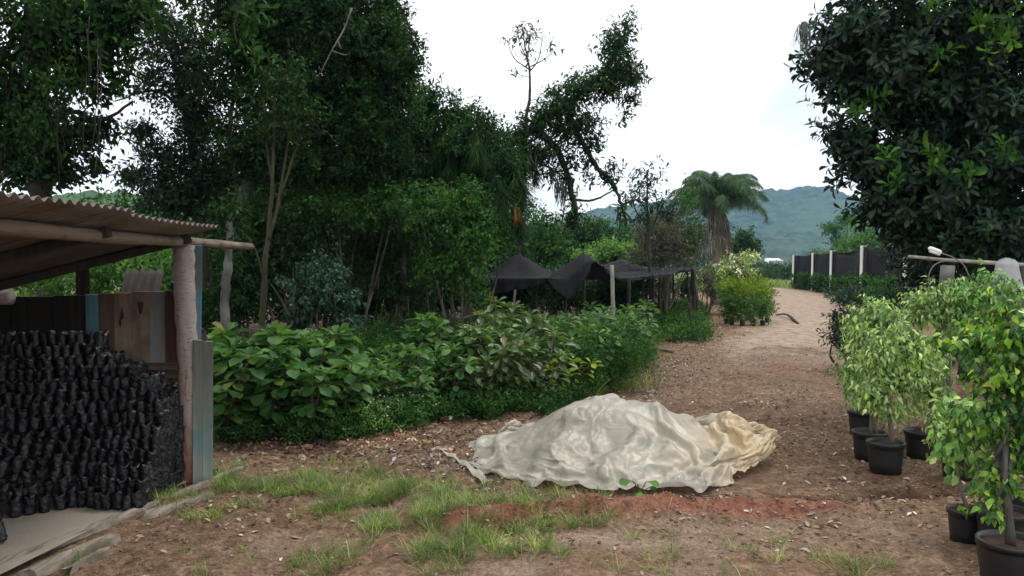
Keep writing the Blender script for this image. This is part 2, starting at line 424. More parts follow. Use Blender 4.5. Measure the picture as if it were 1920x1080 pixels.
def track_w(y): return np.interp(y, [8, 12, 17, 24, 40, 53, 62], [1.2, 1.1, 1.0, 1.15, 1.6, 1.2, .8])
wob = fbm(gx * .9, gy * .9, 44, 3) - .5
dist_t = np.abs(gx - track_c(gy)) + wob * .9
pale = sstep(11.5, 17, gy) * (1 - sstep(track_w(gy) - .2, track_w(gy) + .6, dist_t)) * (1 - sstep(64, 74, gy))
for (px, py, rx, ry, s) in ((1230, 1020, .9, .22, .6), (1420, 990, .7, .25, .55), (1120, 1070, .8, .15, .5), (520, 1030, .5, .2, .4), (1600, 1000, .5, .3, .45), (1500, 740, .7, .8, .3), (330, 980, .3, .25, .3), (1450, 620, 1.0, 2.5, .35)):
    c = gp(px, py); pale = np.maximum(pale, s * np.exp(-((gx - c[0]) / rx) ** 2 - ((gy - c[1]) / ry) ** 2) * np.clip(fbm(gx * 3, gy * 3, 81, 3) * 2.2 - .35, 0, 1))
red = np.zeros_like(gx)
red += (1.0 + .9 * (fbm(gx * 2.2, gy * 2.2, 401, 3) - .5)) * sstep(-.9, -.3, gx) * (1 - sstep(1.6, 3.1, gx)) * np.exp(-((gy - ridge_y(gx)) / .17) ** 2)
for (px, py, rx, ry, s) in ((1480, 690, .8, .9, .5), (1440, 800, .5, .35, .35), (1560, 905, .45, .12, .5), (1330, 940, .5, .15, .4), (1440, 545, 2.0, 8, .5), (620, 830, .9, .5, .2), (1590, 650, .5, 1.2, .45), (1720, 700, .9, 1.2, .35), (560, 1050, .3, .3, .2)):
    c = gp(px, py); red += s * np.exp(-((gx - c[0]) / rx) ** 2 - ((gy - c[1]) / ry) ** 2)
dark = .9 * sstep(-2.3, -2.6, gx) * 0
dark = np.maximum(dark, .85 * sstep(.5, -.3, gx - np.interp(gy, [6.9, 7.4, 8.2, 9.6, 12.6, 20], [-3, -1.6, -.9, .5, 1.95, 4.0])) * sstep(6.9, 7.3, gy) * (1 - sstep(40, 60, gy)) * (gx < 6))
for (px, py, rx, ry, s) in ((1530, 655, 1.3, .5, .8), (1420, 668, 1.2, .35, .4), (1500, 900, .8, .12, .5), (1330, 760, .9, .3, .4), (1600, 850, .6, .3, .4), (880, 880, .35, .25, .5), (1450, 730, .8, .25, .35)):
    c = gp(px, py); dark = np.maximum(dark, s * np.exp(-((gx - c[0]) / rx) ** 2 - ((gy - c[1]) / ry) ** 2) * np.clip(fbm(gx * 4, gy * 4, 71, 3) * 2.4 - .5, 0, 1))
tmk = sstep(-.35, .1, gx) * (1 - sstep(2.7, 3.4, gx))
dark = np.maximum(dark, .8 * tmk * np.exp(-((gy - trench_y(gx) - .02) / .075) ** 2))  # trench shade painted into the soil colour, on top of the modelled hollow
green = np.maximum(sstep(45, 60, gy) * (sstep(.2, 1.2, dist_t - track_w(gy))), sstep(64, 74, gy))
green = np.maximum(green, sstep(-9, -12, gx) * .8)
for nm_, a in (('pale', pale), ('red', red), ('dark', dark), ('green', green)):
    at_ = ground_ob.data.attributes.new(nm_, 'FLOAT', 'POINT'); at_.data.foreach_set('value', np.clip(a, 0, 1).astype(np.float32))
def gzz(x, y): return float(gz(np.array([x]), np.array([y]))[0])
def gpos(px, py):
    g = gp(px, py); return np.array([g[0], g[1], gzz(g[0], g[1])])

# ---------------------------------------------------------------- litter, pebbles, grass (stuff)
def sample(dens, n, x0, x1, y0, y1, rng):
    x = rng.uniform(x0, x1, n); y = rng.uniform(y0, y1, n)
    k = rng.random(n) < dens(x, y); return x[k], y[k]
def pxy(x, y):
    z = gz(x, y); dz = z - H
    cy = y * cos(PITCH) - dz * sin(PITCH); up = y * sin(PITCH) + dz * cos(PITCH)
    return 960 + F * x / cy, 540 - F * up / cy
def blob(px, py, cx, cy, rx, ry): return np.exp(-((px - cx) / rx) ** 2 - ((py - cy) / ry) ** 2)
hole = lambda x, y: np.exp(-((x - .9) / 1.15) ** 8 - ((y - 6.6) / .8) ** 8)
rng = np.random.default_rng(77)
def lay(g, tm, x, y, ln, wr, rng, tilt=.35, lift=.006, lenv=.4):
    n = len(x); a = rng.random(n) * 6.283
    d = np.stack([np.cos(a), np.sin(a), rng.normal(size=n) * tilt], 1)
    up = unit(np.array([0, 0, 1.]) + rng.normal(size=(n, 3)) * tilt)
    L = ln * (1 + lenv * (rng.random(n) * 2 - 1))
    scatter(g, tm, np.stack([x, y, gz(x, y) + lift], 1), d, up, L, L * wr)
def dl(x, y):
    px, py = pxy(x, y)
    pt = fbm(x * 1.7, y * 1.7, 61, 3)
    d = .05 + .85 * sstep(.48, .68, pt) + .6 * blob(px, py, 700, 840, 260, 45) + .7 * blob(px, py, 1650, 830, 180, 120) + .5 * blob(px, py, 1450, 1000, 300, 60)
    d = d + .5 * blob(px, py, 1250, 690, 80, 60) + .35 * blob(px, py, 1330, 620, 120, 40) + .6 * blob(px, py, 1530, 655, 60, 12) + .4 * blob(px, py, 560, 930, 250, 60)
    d = d * (1 - hole(x, y)) * (x > -2.45) * (1 - sstep(13, 17, y) * (np.abs(x - track_c(y)) < track_w(y)))
    return d * np.where(y > 10, .7, 1)
x, y = sample(dl, 50000, -4, 6, 3.8, 22, rng)
g = Geo(); lay(g, T_DEAD, x, y, .034, .5, rng, .22, .005, .6)
setp(g.build('leaf_litter', M['litter'], kind='stuff'), 'dry brown leaves scattered over the bare soil', 'leaf litter')
x, y = sample(lambda x, y: (lambda p: .9 * blob(p[0], p[1], 720, 825, 240, 32) + .5 * blob(p[0], p[1], 560, 850, 120, 30))(pxy(x, y)) * (1 - hole(x, y)), 11000, -3, 1.2, 6, 9.5, rng)
g = Geo(); lay(g, T_DEAD, x, y, .042, .5, rng, .45, .012)
setp(g.build('leaf_litter', M['red_litter'], kind='stuff'), 'reddish fallen leaves along the foot of the shrubs', 'leaf litter')
x, y = sample(lambda x, y: (lambda p: 1.0 * blob(p[0], p[1], 840, 880, 80, 38) + .9 * blob(p[0], p[1], 1235, 690, 70, 50) + .5 * blob(p[0], p[1], 1180, 720, 60, 30))(pxy(x, y)), 14000, -1.4, 5, 5.5, 14, rng)
g = Geo(); lay(g, T_DEAD, x, y, .045, .5, rng, .5, .012)
setp(g.build('leaf_litter', M['purple_litter'], kind='stuff'), 'greyish decayed leaves heaped near the plastic sheet and hedge end', 'leaf litter')
# straw
def ds(x, y):
    px, py = pxy(x, y)
    d = .9 * blob(px, py, 790, 850, 160, 45) + .4 * blob(px, py, 1720, 880, 80, 40) + .45 * blob(px, py, 1330, 640, 110, 45) + .5 * blob(px, py, 950, 915, 80, 25) + .35 * blob(px, py, 600, 900, 240, 60) + .08
    return d * (1 - hole(x, y)) * (x > -2.4)
x, y = sample(ds, 22000, -3, 5.5, 4, 18, rng)
g = Geo(); lay(g, T_BLADE, x, y, .13, .03, rng, .45, .006)
setp(g.build('dry_grass', M['straw'], kind='stuff'), 'dead straw coloured grass lying on the soil', 'dry grass')
# twigs
x, y = sample(lambda x, y: .5 * (1 - hole(x, y)) * (x > -2.3), 420, -2.3, 5, 4, 14, rng)
g = Geo()
for a, b in zip(x, y):
    L = rng.uniform(.03, .16); th = rng.random() * 6.28; z = gzz(a, b) + .008
    p = np.array([[a, b, z], [a + cos(th) * L * .5 + rng.normal() * .01, b + sin(th) * L * .5, z + .012], [a + cos(th) * L, b + sin(th) * L, z + .004]])
    tube(g, p, [.003, .0025, .001], 4)
setp(g.build('fallen_twigs', M['thin_bark'], kind='stuff'), 'thin dry twigs strewn over the ground', 'twigs')
# pebbles / clods
g = Geo()
ico = np.array([(0, 0, 1), (.89, 0, .45), (.28, .85, .45), (-.72, .53, .45), (-.72, -.53, .45), (.28, -.85, .45), (.72, .53, -.45), (-.28, .85, -.45), (-.89, 0, -.45), (-.28, -.85, -.45), (.72, -.53, -.45), (0, 0, -1)])
icot = [(0, 1, 2), (0, 2, 3), (0, 3, 4), (0, 4, 5), (0, 5, 1), (1, 6, 2), (2, 7, 3), (3, 8, 4), (4, 9, 5), (5, 10, 1), (2, 6, 7), (3, 7, 8), (4, 8, 9), (5, 9, 10), (1, 10, 6), (11, 7, 6), (11, 8, 7), (11, 9, 8), (11, 10, 9), (11, 6, 10)]
def dp(x, y):
    return (.25 + .9 * sstep(-.6, 0, x) * np.exp(-((y - ridge_y(x)) / .2) ** 2)) * (1 - hole(x, y)) * (x > -2.35)
x, y = sample(dp, 20000, -2.4, 5, 3.9, 11, rng)
for a, b in zip(x, y):
    r = .004 + .011 * rng.random() ** 3
    g.add(ico * (r * rng.uniform(.6, 1.2, (12, 1))) * np.array([1, 1, .65]) + np.array([a, b, gzz(a, b) + r * .3]), icot)
k = NT('clod'); rp = k.ramp(k.n('ShaderNodeNewGeometry').outputs['Random Per Island'], [(0, (.13, .075, .05)), (.5, (.22, .14, .1)), (.8, (.25, .11, .075)), (1, (.4, .35, .3))])
setp(g.build('soil_clods', k.surf(k.bsdf(rp, .95, .1)), kind='stuff', smooth=False), 'small soil clods and pebbles on the track', 'pebbles')
# green grass tufts
def tufts(pts, rng, hmin=.06, hmax=.17, per=(14, 34), spread=.05, wr=.032):
    P = []; D = []; Ls = []; U = []
    for (a, b, s) in pts:
        n = int(rng.integers(*per)); th = rng.random(n) * 6.283; r = spread * s * np.sqrt(rng.random(n))
        px = a + np.cos(th) * r; py = b + np.sin(th) * r
        lean = np.stack([np.cos(th), np.sin(th)], 1) * (.15 + .75 * rng.random(n))[:, None] + rng.normal(size=(n, 2)) * .25
        P.append(np.stack([px, py, gz(px, py) - .004], 1)); D.append(np.concatenate([lean, np.ones((n, 1))], 1))
        U.append(np.concatenate([-lean, np.full((n, 1), .3)], 1) + .01); Ls.append(s * rng.uniform(hmin, hmax, n))
    P = np.concatenate(P); D = np.concatenate(D); L = np.concatenate(Ls); U = np.concatenate(U)
    g = Geo(); scatter(g, T_BLADE, P, D, U, L, np.maximum(L * wr, .0028)); return g
def dg(x, y):
    px, py = pxy(x, y); pt = fbm(x * 2.6, y * 2.6, 91, 3)
    d = 1.2 * blob(px, py, 490, 920, 130, 42) + .8 * blob(px, py, 850, 945, 120, 30) + .9 * blob(px, py, 640, 950, 130, 40) + 1.3 * blob(px, py, 740, 985, 160, 50) + .9 * blob(px, py, 940, 985, 150, 42) + 1.0 * blob(px, py, 1060, 995, 110, 40) + .9 * blob(px, py, 900, 1000, 160, 40)
    d = d + 1.0 * blob(px, py, 355, 1025, 45, 30) + .9 * blob(px, py, 120, 1060, 60, 22) + .35 * blob(px, py, 560, 1060, 260, 26) + .5 * blob(px, py, 1650, 1068, 70, 16) + .12 * blob(px, py, 1250, 1050, 200, 40) + .6 * blob(px, py, 480, 1010, 40, 20)
    return d * np.maximum(sstep(.40, .58, pt), .6 * sstep(.35, .6, vnoise(x * 6, y * 6, 95)) * (px > 780)) * (x > -2.75) * (.25 + .75 * (1 - .8 * np.exp(-((y - ridge_y(x)) / .1) ** 2) * (x > -.2)))
x, y = sample(dg, 7600, -3, 2.6, 3.9, 6.6, rng)
pts = [(a, b, rng.uniform(.35, .95) * (1 + .3 * (rng.random() < .12))) for a, b in zip(x, y)]
setp(tufts(pts, rng).build('grass', M['grass'], kind='stuff'), 'short green grass tufts growing in the foreground soil', 'grass')

# ---------------------------------------------------------------- hills
def hill(name, ctrl, D, depth, Y0, green1, green2, step=5, amp=10, sc_=.07, seed=5):
    cx = np.array([(p[0] - 960) / F * D for p in ctrl]); cz = np.array([(500 - p[1]) / F * D for p in ctrl])
    X = np.arange(cx[0], cx[-1], step); S = np.linspace(0, 1.5, int(depth * 1.5 / step))
    x, s = np.meshgrid(X, S); y = Y0 + s * (D - Y0)
    top = np.interp(x, cx, cz)
    prof = np.where(s < 1, .12 * s + .88 * s ** 1.9, 1 - .5 * (s - 1))
    spur = 1 + .22 * (fbm(x * .006, y * .003, seed, 3) - .5) * 2 * np.clip(1.0 - np.abs(s - .55) * 1.6, 0, 1)
    z = top * prof * spur
    z = z + amp * (vnoise(x * sc_, y * sc_, seed + 2) + .6 * vnoise(x * sc_ * 2.3, y * sc_ * 2.3, seed + 3) - .8) * np.clip(s * 6, 0, 1) - 4 * (s < .02)
    n, m = len(X), len(S); a, b = np.meshgrid(np.arange(n - 1), np.arange(m - 1)); q = (b * n + a).ravel()
    g = Geo(); g.add(np.stack([x.ravel(), y.ravel(), z.ravel()], 1), None, np.stack([q, q + 1, q + n + 1, q + n], 1))
    k = NT(name); P = k.coord('Object'); a = k.noise(.045, 5, .6, P); b = k.noise(.006, 3, .5, P)
    c = k.mix(k.math('MULTIPLY', k.math('SUBTRACT', a, .38, True), 4, True), green1, green2)
    c = k.mix(k.math('MULTIPLY', k.math('SUBTRACT', b, .5, True), 4, True), c, tuple(v * 1.25 for v in green2))
    return g.build(name, k.surf(k.bsdf(c, .95, .05)), kind='structure')
hill('mountain', [(300, 470), (800, 440), (1040, 415), (1110, 392), (1180, 382), (1300, 372), (1400, 364), (1440, 358), (1480, 352), (1520, 345), (1550, 349), (1600, 366), (1700, 395), (1900, 410), (2300, 440)], 1500, 800, 560, (.008, .022, .012), (.055, .09, .042))
hill('wooded_hill', [(-700, 420), (-300, 385), (0, 372), (120, 362), (200, 356), (260, 362), (330, 374), (500, 420), (700, 470)], 330, 200, 120, (.035, .07, .025), (.08, .13, .045), 2.5, 4, .16, 15)

# ---------------------------------------------------------------- haze
hz = Geo(); x0, x1, y0, y1, z0, z1 = -1500, 1500, -60, 1950, -6, 262
hz.add([(x0, y0, z0), (x1, y0, z0), (x1, y1, z0), (x0, y1, z0), (x0, y0, z1), (x1, y0, z1), (x1, y1, z1), (x0, y1, z1)], None,
       [(0, 3, 2, 1), (4, 5, 6, 7), (0, 1, 5, 4), (1, 2, 6, 5), (2, 3, 7, 6), (3, 0, 4, 7)])
k = NT('haze'); pv = k.n('ShaderNodeVolumePrincipled'); pv.inputs['Color'].default_value = (.42, .70, 1.0, 1); pv.inputs['Density'].default_value = .00025
k.t.links.new(pv.outputs[0], k.out.inputs['Volume'])
haze = hz.build('haze', k.m, smooth=False, kind='stuff'); setp(haze, 'thin blue haze in the air over the valley', 'haze')

# ---------------------------------------------------------------- shed
def wood_mat(name, c1, c2, c3=None, axis=2, rough=.85):
    k = NT(name); s = [26, 26, 26]; s[axis] = 1.6
    a = k.noise(1, 6, .65, k.coord('Object', tuple(s)), .3); b = k.noise(2.6, 5, .6, k.coord('Object'))
    c = k.mix(k.math('MULTIPLY', k.math('SUBTRACT', a, .33, True), 3, True), c1, c2)
    if c3: c = k.mix(k.math('MULTIPLY', k.math('SUBTRACT', b, .5, True), 7, True), c, c3)
    return k.surf(k.bsdf(c, rough, .2, k.bump(a, .4, .01)))
W_brown = wood_mat('brown_plank', (.10, .072, .055), (.2, .15, .115))
W_tan = wood_mat('tan_plank', (.2, .15, .11), (.34, .27, .2), (.15, .125, .10))
W_grey = wood_mat('grey_plank', (.2, .2, .19), (.34, .33, .31), (.16, .3, .35))
W_red = wood_mat('red_plank', (.07, .035, .025), (.15, .075, .052))
W_teal = wood_mat('teal_plank', (.09, .23, .27), (.18, .38, .43), (.16, .14, .11))
W_dark = wood_mat('dark_plank', (.022, .02, .018), (.05, .046, .042))
W_blue = wood_mat('blue_paint', (.10, .25, .38), (.16, .34, .5), (.2, .17, .13))
W_aqua = wood_mat('faded_aqua', (.26, .3, .28), (.36, .39, .36), (.16, .33, .35))
W_pale = wood_mat('weathered_timber', (.14, .115, .09), (.34, .295, .24), (.12, .095, .07), 1)
W_beam = wood_mat('beam_wood', (.12, .088, .066), (.235, .18, .138), (.075, .056, .045), 1)
def log_mat():
    k = NT('peeling_log'); P = k.coord('Object', (9, 9, 4)); a = k.noise(1.2, 6, .65, P); b = k.noise(.8, 4, .6, P, .6); w = k.noise(1, 5, .7, k.coord('Object', (26, 26, 75)))
    z = k.n('ShaderNodeSeparateXYZ'); k.t.links.new(k.coord('Object'), z.inputs[0])
    c = k.mix(a, (.2, .165, .15), (.4, .34, .315))
    c = k.mix(k.math('MULTIPLY', k.math('SUBTRACT', w, .56, True), 8, True), c, (.1, .075, .065))
    lo = k.math('MULTIPLY', k.math('SUBTRACT', 1.05, z.outputs[2]), .55, True)
    c = k.mix(k.math('MULTIPLY', k.math('SUBTRACT', k.math('ADD', b, k.math('MULTIPLY', lo, .45)), .62, True), 7, True), c, k.mix(a, (.16, .06, .035), (.27, .13, .085)))
    return k.surf(k.bsdf(c, .85, .2, k.bump(k.math('ADD', a, w), .6, .015)))
M['log'] = log_mat()
k = NT('zinc_sheet'); P = k.coord('Object'); a = k.noise(4, 6, .65, P); b = k.noise(30, 4, .6, P)
c = k.mix(k.math('MULTIPLY', k.math('SUBTRACT', a, .35, True), 3, True), (.075, .058, .046), (.17, .145, .125)); c = k.mix(k.math('MULTIPLY', k.math('SUBTRACT', b, .55, True), 4, True), c, (.14, .095, .07))
M['zinc'] = k.surf(k.bsdf(c, .6, .3, k.bump(b, .2, .004), Metallic=.15))

shed = thing('open_shed', 'low open-fronted shed with corrugated roof, log post and patched plank end wall', 'shed', (-3.3, 4.5, 0))
def corrugated(g, x0, x1, zfun, y0, y1, per=.085, amp=.012, th=.004, nxs=6):
    Y = np.arange(y0, y1, per / 8); X = np.linspace(x0, x1, nxs)
    x, y = np.meshgrid(X, Y); z = zfun(x) + amp * np.sin(y / per * 2 * pi) + .006 * np.sin(y * 3.1 + 1) + .004 * np.sin(x * 5)
    n, m = len(X), len(Y); a, b = np.meshgrid(np.arange(n - 1), np.arange(m - 1)); q = (b * n + a).ravel(); Q = np.stack([q, q + 1, q + n + 1, q + n], 1)
    top = np.stack([x.ravel(), y.ravel(), z.ravel()], 1); bot = top - [0, 0, th]; N = n * m
    e = []
    for i in range(n - 1): e += [(i, i + N, i + 1 + N, i + 1), ((m - 1) * n + i, (m - 1) * n + i + 1, (m - 1) * n + i + 1 + N, (m - 1) * n + i + N)]
    for j in range(m - 1): e += [(j * n, (j + 1) * n, (j + 1) * n + N, j * n + N), (j * n + n - 1, j * n + n - 1 + N, (j + 1) * n + n - 1 + N, (j + 1) * n + n - 1)]
    g.add(np.concatenate([top, bot]), None, np.concatenate([Q, Q[:, ::-1] + N, np.array(e)]))
g = Geo()
zr = lambda x: 1.895 - .25 * (-2.15 - x)
corrugated(g, -5.4, -2.15, zr, -3.0, 3.02)
corrugated(g, -5.4, -2.13, lambda x: zr(x) + .008, 2.97, 4.52)
corrugated(g, -5.4, -2.17, lambda x: zr(x) + .002, 4.46, 5.9)
g.build('corrugated_roof', M['zinc'], shed)
g = Geo(); tube(g, spline([(-2.40, 1.3, 1.785), (-2.41, 3.2, 1.79), (-2.385, 4.8, 1.775), (-2.40, 6.2, 1.785), (-2.395, 7.3, 1.782)], 22), np.linspace(.046, .031, 22) * (1 + .05 * np.sin(np.arange(22) * 1.9)), 12)
g.build('beam', W_beam, shed)
for (ya, sl) in ((3.0, 0), (4.6, .0), (5.75, 0)):
    g = Geo(); box(g, ((-2.3 - 5.3) / 2, ya, (zr(-2.3) + zr(-5.3)) / 2 - .05), (3.05, .05, .06), 0, tilt=(0, -math.atan(.25), 0)); g.build('rafter', W_dark, shed)
g = Geo(); pr = spline([(-2.42, 5.93, -.03), (-2.405, 5.91, .5), (-2.415, 5.9, 1.1), (-2.43, 5.9, 1.5), (-2.43, 5.9, 1.76)], 26)
tube(g, pr, np.linspace(.068, .078, 26) * (1 + .05 * np.sin(np.arange(26) * 2.3)), 18, wob=.025); g.build('log_post', M['log'], shed)
g = Geo(); box(g, (-2.365, 6.0, 1.37), (.045, .03, .78), 0, tilt=(0, .025, 0)); g.build('side_board', W_blue, shed)
g = Geo(); box(g, (-2.322, 5.86, .52), (.066, .024, 1.08), 0, tilt=(0, .012, 0)); g.build('side_board', W_aqua, shed)
g = Geo(); box(g, (-2.252, 5.87, .515), (.07, .024, 1.07), 0, tilt=(0, .012, 0)); g.build('side_board', W_aqua, shed)
# end wall of planks
g = Geo(); mats = [W_dark, W_teal, W_brown, W_tan, W_grey, W_red]
Yw = 6.06
def wx(px): return (px - 960) / F * Yw
pl = [(-330, -120, 0, 558), (-120, 20, 0, 556), (20, 100, 0, 556), (100, 160, 0, 554), (160, 184, 1, 552), (184, 214, 2, 550), (214, 247, 3, 549), (247, 279, 3, 546), (279, 309, 4, 546), (309, 336, 5, 545)]
for i, (a, b, m, t) in enumerate(pl):
    zt = at(0, t, Yw)[2]; zb = .73 if a >= 184 else 0
    box(g, ((wx(a) + wx(b)) / 2, Yw + .004 * (i % 3), (zt + zb) / 2), (wx(b) - wx(a) - .004, .022, zt - zb), m=m)
g.build('plank_wall', mats, shed)
for (px, py, a, b) in ((229, 590, .012, .045), (264, 575, .02, .05), (226, 605, .008, .03)):
    g = Geo(); c = at(px, py, Yw - .0125); th = np.linspace(0, 2 * pi, 14, endpoint=False); rr = 1 + .2 * np.sin(th * 3 + px)
    v = np.stack([c[0] + np.cos(th) * a * rr, np.full(14, c[1]), c[2] + np.sin(th) * b * rr], 1); v2 = v + [0, -.003, 0]
    g.add(np.concatenate([v, v2, [c + [0, -.003, 0]]]), [(28, 14 + i, 14 + (i + 1) % 14) for i in range(14)], [(i, (i + 1) % 14, 14 + (i + 1) % 14, 14 + i) for i in range(14)]); g.build('knot', W_dark, shed)
g = Geo(); box(g, ((wx(192) + wx(333)) / 2, Yw - .03, .845), (wx(333) - wx(192), .026, .05)); box(g, ((wx(190) + wx(335)) / 2, Yw - .03, .785), (wx(335) - wx(190), .028, .058)); g.build('rail', W_brown, shed)
g = Geo(); box(g, ((wx(184) + wx(338)) / 2, Yw - .01, .36), (wx(338) - wx(184), .024, .74)); g.build('lower_board', W_tan, shed)
g = Geo(); box(g, (wx(148), Yw + .05, .9), (.075, .075, 1.66)); g.build('back_post', W_dark, shed)
g = Geo(); tube(g, [(-4.6, 5.98, 1.36), (-3.75, 5.96, 1.37)], [.05, .055], 12); g.build('wall_log', M['log'], shed)
g = Geo(); box(g, (-5.35, 1.6, .6), (.03, 9.0, 1.2)); g.build('back_wall', W_dark, shed)
g = Geo(); corrugated(g, -.1, .1, lambda x: x * .6, -.16, .16, .07, .014); o = g.build('tile_scrap', plain('old_tile', (.075, .066, .06), .9, .15, .4, 12), smooth=True)
o.rotation_euler = (0, radians(-35), radians(82)); o.location = at(266, 532, 6.4); setp(o, 'short scrap of corrugated sheet showing above the plank end wall', 'roofing scrap')
k = NT('sandy_floor'); P = k.coord('Object'); a = k.noise(3, 6, .6, P); b = k.noise(60, 4, .6, P)
M['floor'] = k.surf(k.bsdf(k.mix(a, (.21, .175, .14), (.38, .33, .28)), .95, .1, k.bump(k.math('ADD', a, b), .4, .01)))
g = Geo(); X = np.linspace(-5.3, -2.36, 60); Y = np.linspace(1.5, 6.15, 90); x, y = np.meshgrid(X, Y)
x = x + np.where(x > -2.5, np.interp(y, [1.5, 4.15, 5.9, 6.15], [-.75, -.27, -.03, -.03]), np.interp(y, [1.5, 4.15, 5.9], [-.75, -.27, -.03]) * (x + 5.3) / 2.9)
z = .012 + .012 * (fbm(x * 3, y * 3, 71, 3) - .5); n, m = 60, 90; a, b = np.meshgrid(np.arange(n - 1), np.arange(m - 1)); q = (b * n + a).ravel()
g.add(np.stack([x.ravel(), y.ravel(), z.ravel()], 1), None, np.stack([q, q + 1, q + n + 1, q + n], 1)); g.build('shed_floor', M['floor'], kind='structure')
# timbers at the floor edge
def timber(name, label, pa, pb, w, h, z=.03, mat=W_pale, jit=.004, cat='timber', lift=0):
    a = np.array([*pa, 0.]); b = np.array([*pb, 0.]); L = np.linalg.norm(b - a); d = (b - a) / L; s = np.array([-d[1], d[0], 0])
    n = max(int(L / .05), 4); u = np.linspace(0, L, n); r = np.random.default_rng(int(L * 1000)); V = []
    for i, t in enumerate(u):
        wv = w * (1 + .06 * r.normal()); hv = h * (1 + .05 * r.normal()); bow = .01 * sin(t * 2.2)
        e = 0 if 0 < i < n - 1 else 1
        for (sx, sz) in ((-1, 0), (-.8, 1), (0, 1.03), (.8, 1), (1, 0)):
            V.append(a + d * (t + (r.normal() * .025 if e else 0)) + s * (sx * wv / 2 + bow) + np.array([0, 0, z + sz * hv - (.01 if sz == 0 else 0) + lift * t / L + r.normal() * jit * .5]))
    q = []
    for i in range(n - 1):
        for k_ in range(4): q.append((i * 5 + k_, (i + 1) * 5 + k_, (i + 1) * 5 + k_ + 1, i * 5 + k_ + 1))
    g = Geo(); V = np.array(V); t = [(0, 1, 2), (0, 2, 3), (0, 3, 4)]; e = (n - 1) * 5; t += [(e + 2, e + 1, e), (e + 3, e + 2, e), (e + 4, e + 3, e)]
    g.add(V, t, q); o = g.build(name, mat, smooth=False, loc=tuple(a + [0, 0, z])); return setp(o, label, cat)
timber('timber_edging', 'long pale timber laid along the open edge of the shed floor', gp(452, 880), gp(-60, 1085), .065, .034, -.012)
timber('broken_board', 'short broken board lying on the soil against the long floor edging', gp(275, 968), gp(405, 928), .09, .025, .0, W_pale)
timber('weathered_post', 'split weathered post lying in the bottom left corner by the shed floor', gp(206, 1016), gp(50, 1082), .085, .042, -.005)
timber('weathered_post', 'short cracked post end lying just right of the split weathered post', gp(198, 1036), gp(120, 1076), .05, .028, .0)
# loose block beside the boards
g = Geo(); box(g, (0, 0, .03), (.07, .05, .06), .3, jit=.004); o = g.build('wood_block', W_pale, loc=None); o.location = gpos(402, 888); setp(o, 'small pale wood block at the foot of the aqua boards', 'wood block')

# ---------------------------------------------------------------- grow bags
k = NT('bag_plastic'); P = k.coord('Object'); a = k.noise(28, 5, .6, P, .4); oi = k.n('ShaderNodeObjectInfo').outputs['Random']
M['bag'] = k.surf(k.bsdf(k.mix(oi, (.003, .0035, .005), (.009, .010, .014)), k.math('ADD', .16, k.math('MULTIPLY', a, .3)), .5, k.bump(a, .8, .02)))
protos = []
for s_ in range(5):
    r = np.random.default_rng(100 + s_); nr, ns = 12, 16; V = []
    ph = r.random(4) * 6.28
    for i in range(nr):
        t = i / (nr - 1); z = .112 * t
        for j in range(ns):
            a = j / ns * 2 * pi
            rad = .0335 * (1 + .05 * sin(a * 2 + ph[0] + t * 3) + .06 * sin(a * 5 + ph[1] + t * 9) * (.5 + t) + .05 * sin(t * 17 + a * 3 + ph[2]) + .05 * r.normal()) * (.94 + .06 * t)
            V.append((rad * cos(a) + .006 * sin(t * 3 + ph[2]), rad * sin(a), z + (.012 * sin(a * 2 + ph[3]) if t > .9 else 0) + .003 * r.normal()))
    V.append((0, 0, .093)); V.append((0, 0, 0))
    q = [(i * ns + j, i * ns + (j + 1) % ns, (i + 1) * ns + (j + 1) % ns, (i + 1) * ns + j) for i in range(nr - 1) for j in range(ns)]
    t = [(nr * ns, (nr - 1) * ns + j, (nr - 1) * ns + (j + 1) % ns) for j in range(ns)] + [(nr * ns + 1, (j + 1) % ns, j) for j in range(ns)]
    g = Geo(); g.add(np.array(V), t, q); protos.append(g)
pm = [p.build('grow_bag', M['bag']) for p in protos]
BL = 'filled black plastic grow bag in the stepped stack inside the shed'; BG = 'black grow bags stacked in the shed'
for p in pm: setp(p, BL, 'grow bag', BG)
used = set(); nb = 0
LIM = [-2.45] * 7 + [-2.48, -2.55, -2.63, -2.74, -2.9, -3.02, -3.02]
r = np.random.default_rng(8)
for kk in range(14):
    y_off = .047 * kk; lim = LIM[kk]; nxt = LIM[kk + 1] if kk < 13 else -3.03
    x = lim - .005; spots_ = []
    while True:
        yb = 5.24 + y_off - (np.clip(-2.9 - x, 0, .4) * .9 + (.06 if x > -2.75 and kk < 3 else 0)) * (1 - kk / 16)
        if x < -(960 / F) * yb - .04: break
        spots_.append((x, yb))
        if x > nxt - .045:
            y2 = yb + .07
            while y2 < 5.96: spots_.append((x, y2)); y2 += .068
        x -= .0625 + r.random() * .003
    for (x, yb) in spots_:
        i = int(r.integers(5)); o = pm[i] if i not in used else pm[i].copy()
        if i in used: COL.objects.link(o)
        used.add(i)
        o.location = (x + r.normal() * .004, yb + r.normal() * .008, .015 + kk * .0755 + r.normal() * .002)
        o.rotation_euler = (r.normal() * .05, r.normal() * .05, r.random() * 6.28); o.scale = (r.uniform(.92, 1.1), r.uniform(.92, 1.1), r.uniform(.9, 1.15))
        nb += 1
for (px, py) in ((335, 898), (350, 902), (5, 1020)):
    o = pm[nb % 5].copy(); COL.objects.link(o); nb += 1; c = gp(px, py); o.location = (c[0], c[1] - .02, .02); o.rotation_euler = (.1, .15 * (nb % 3), nb)
print('bags', nb)

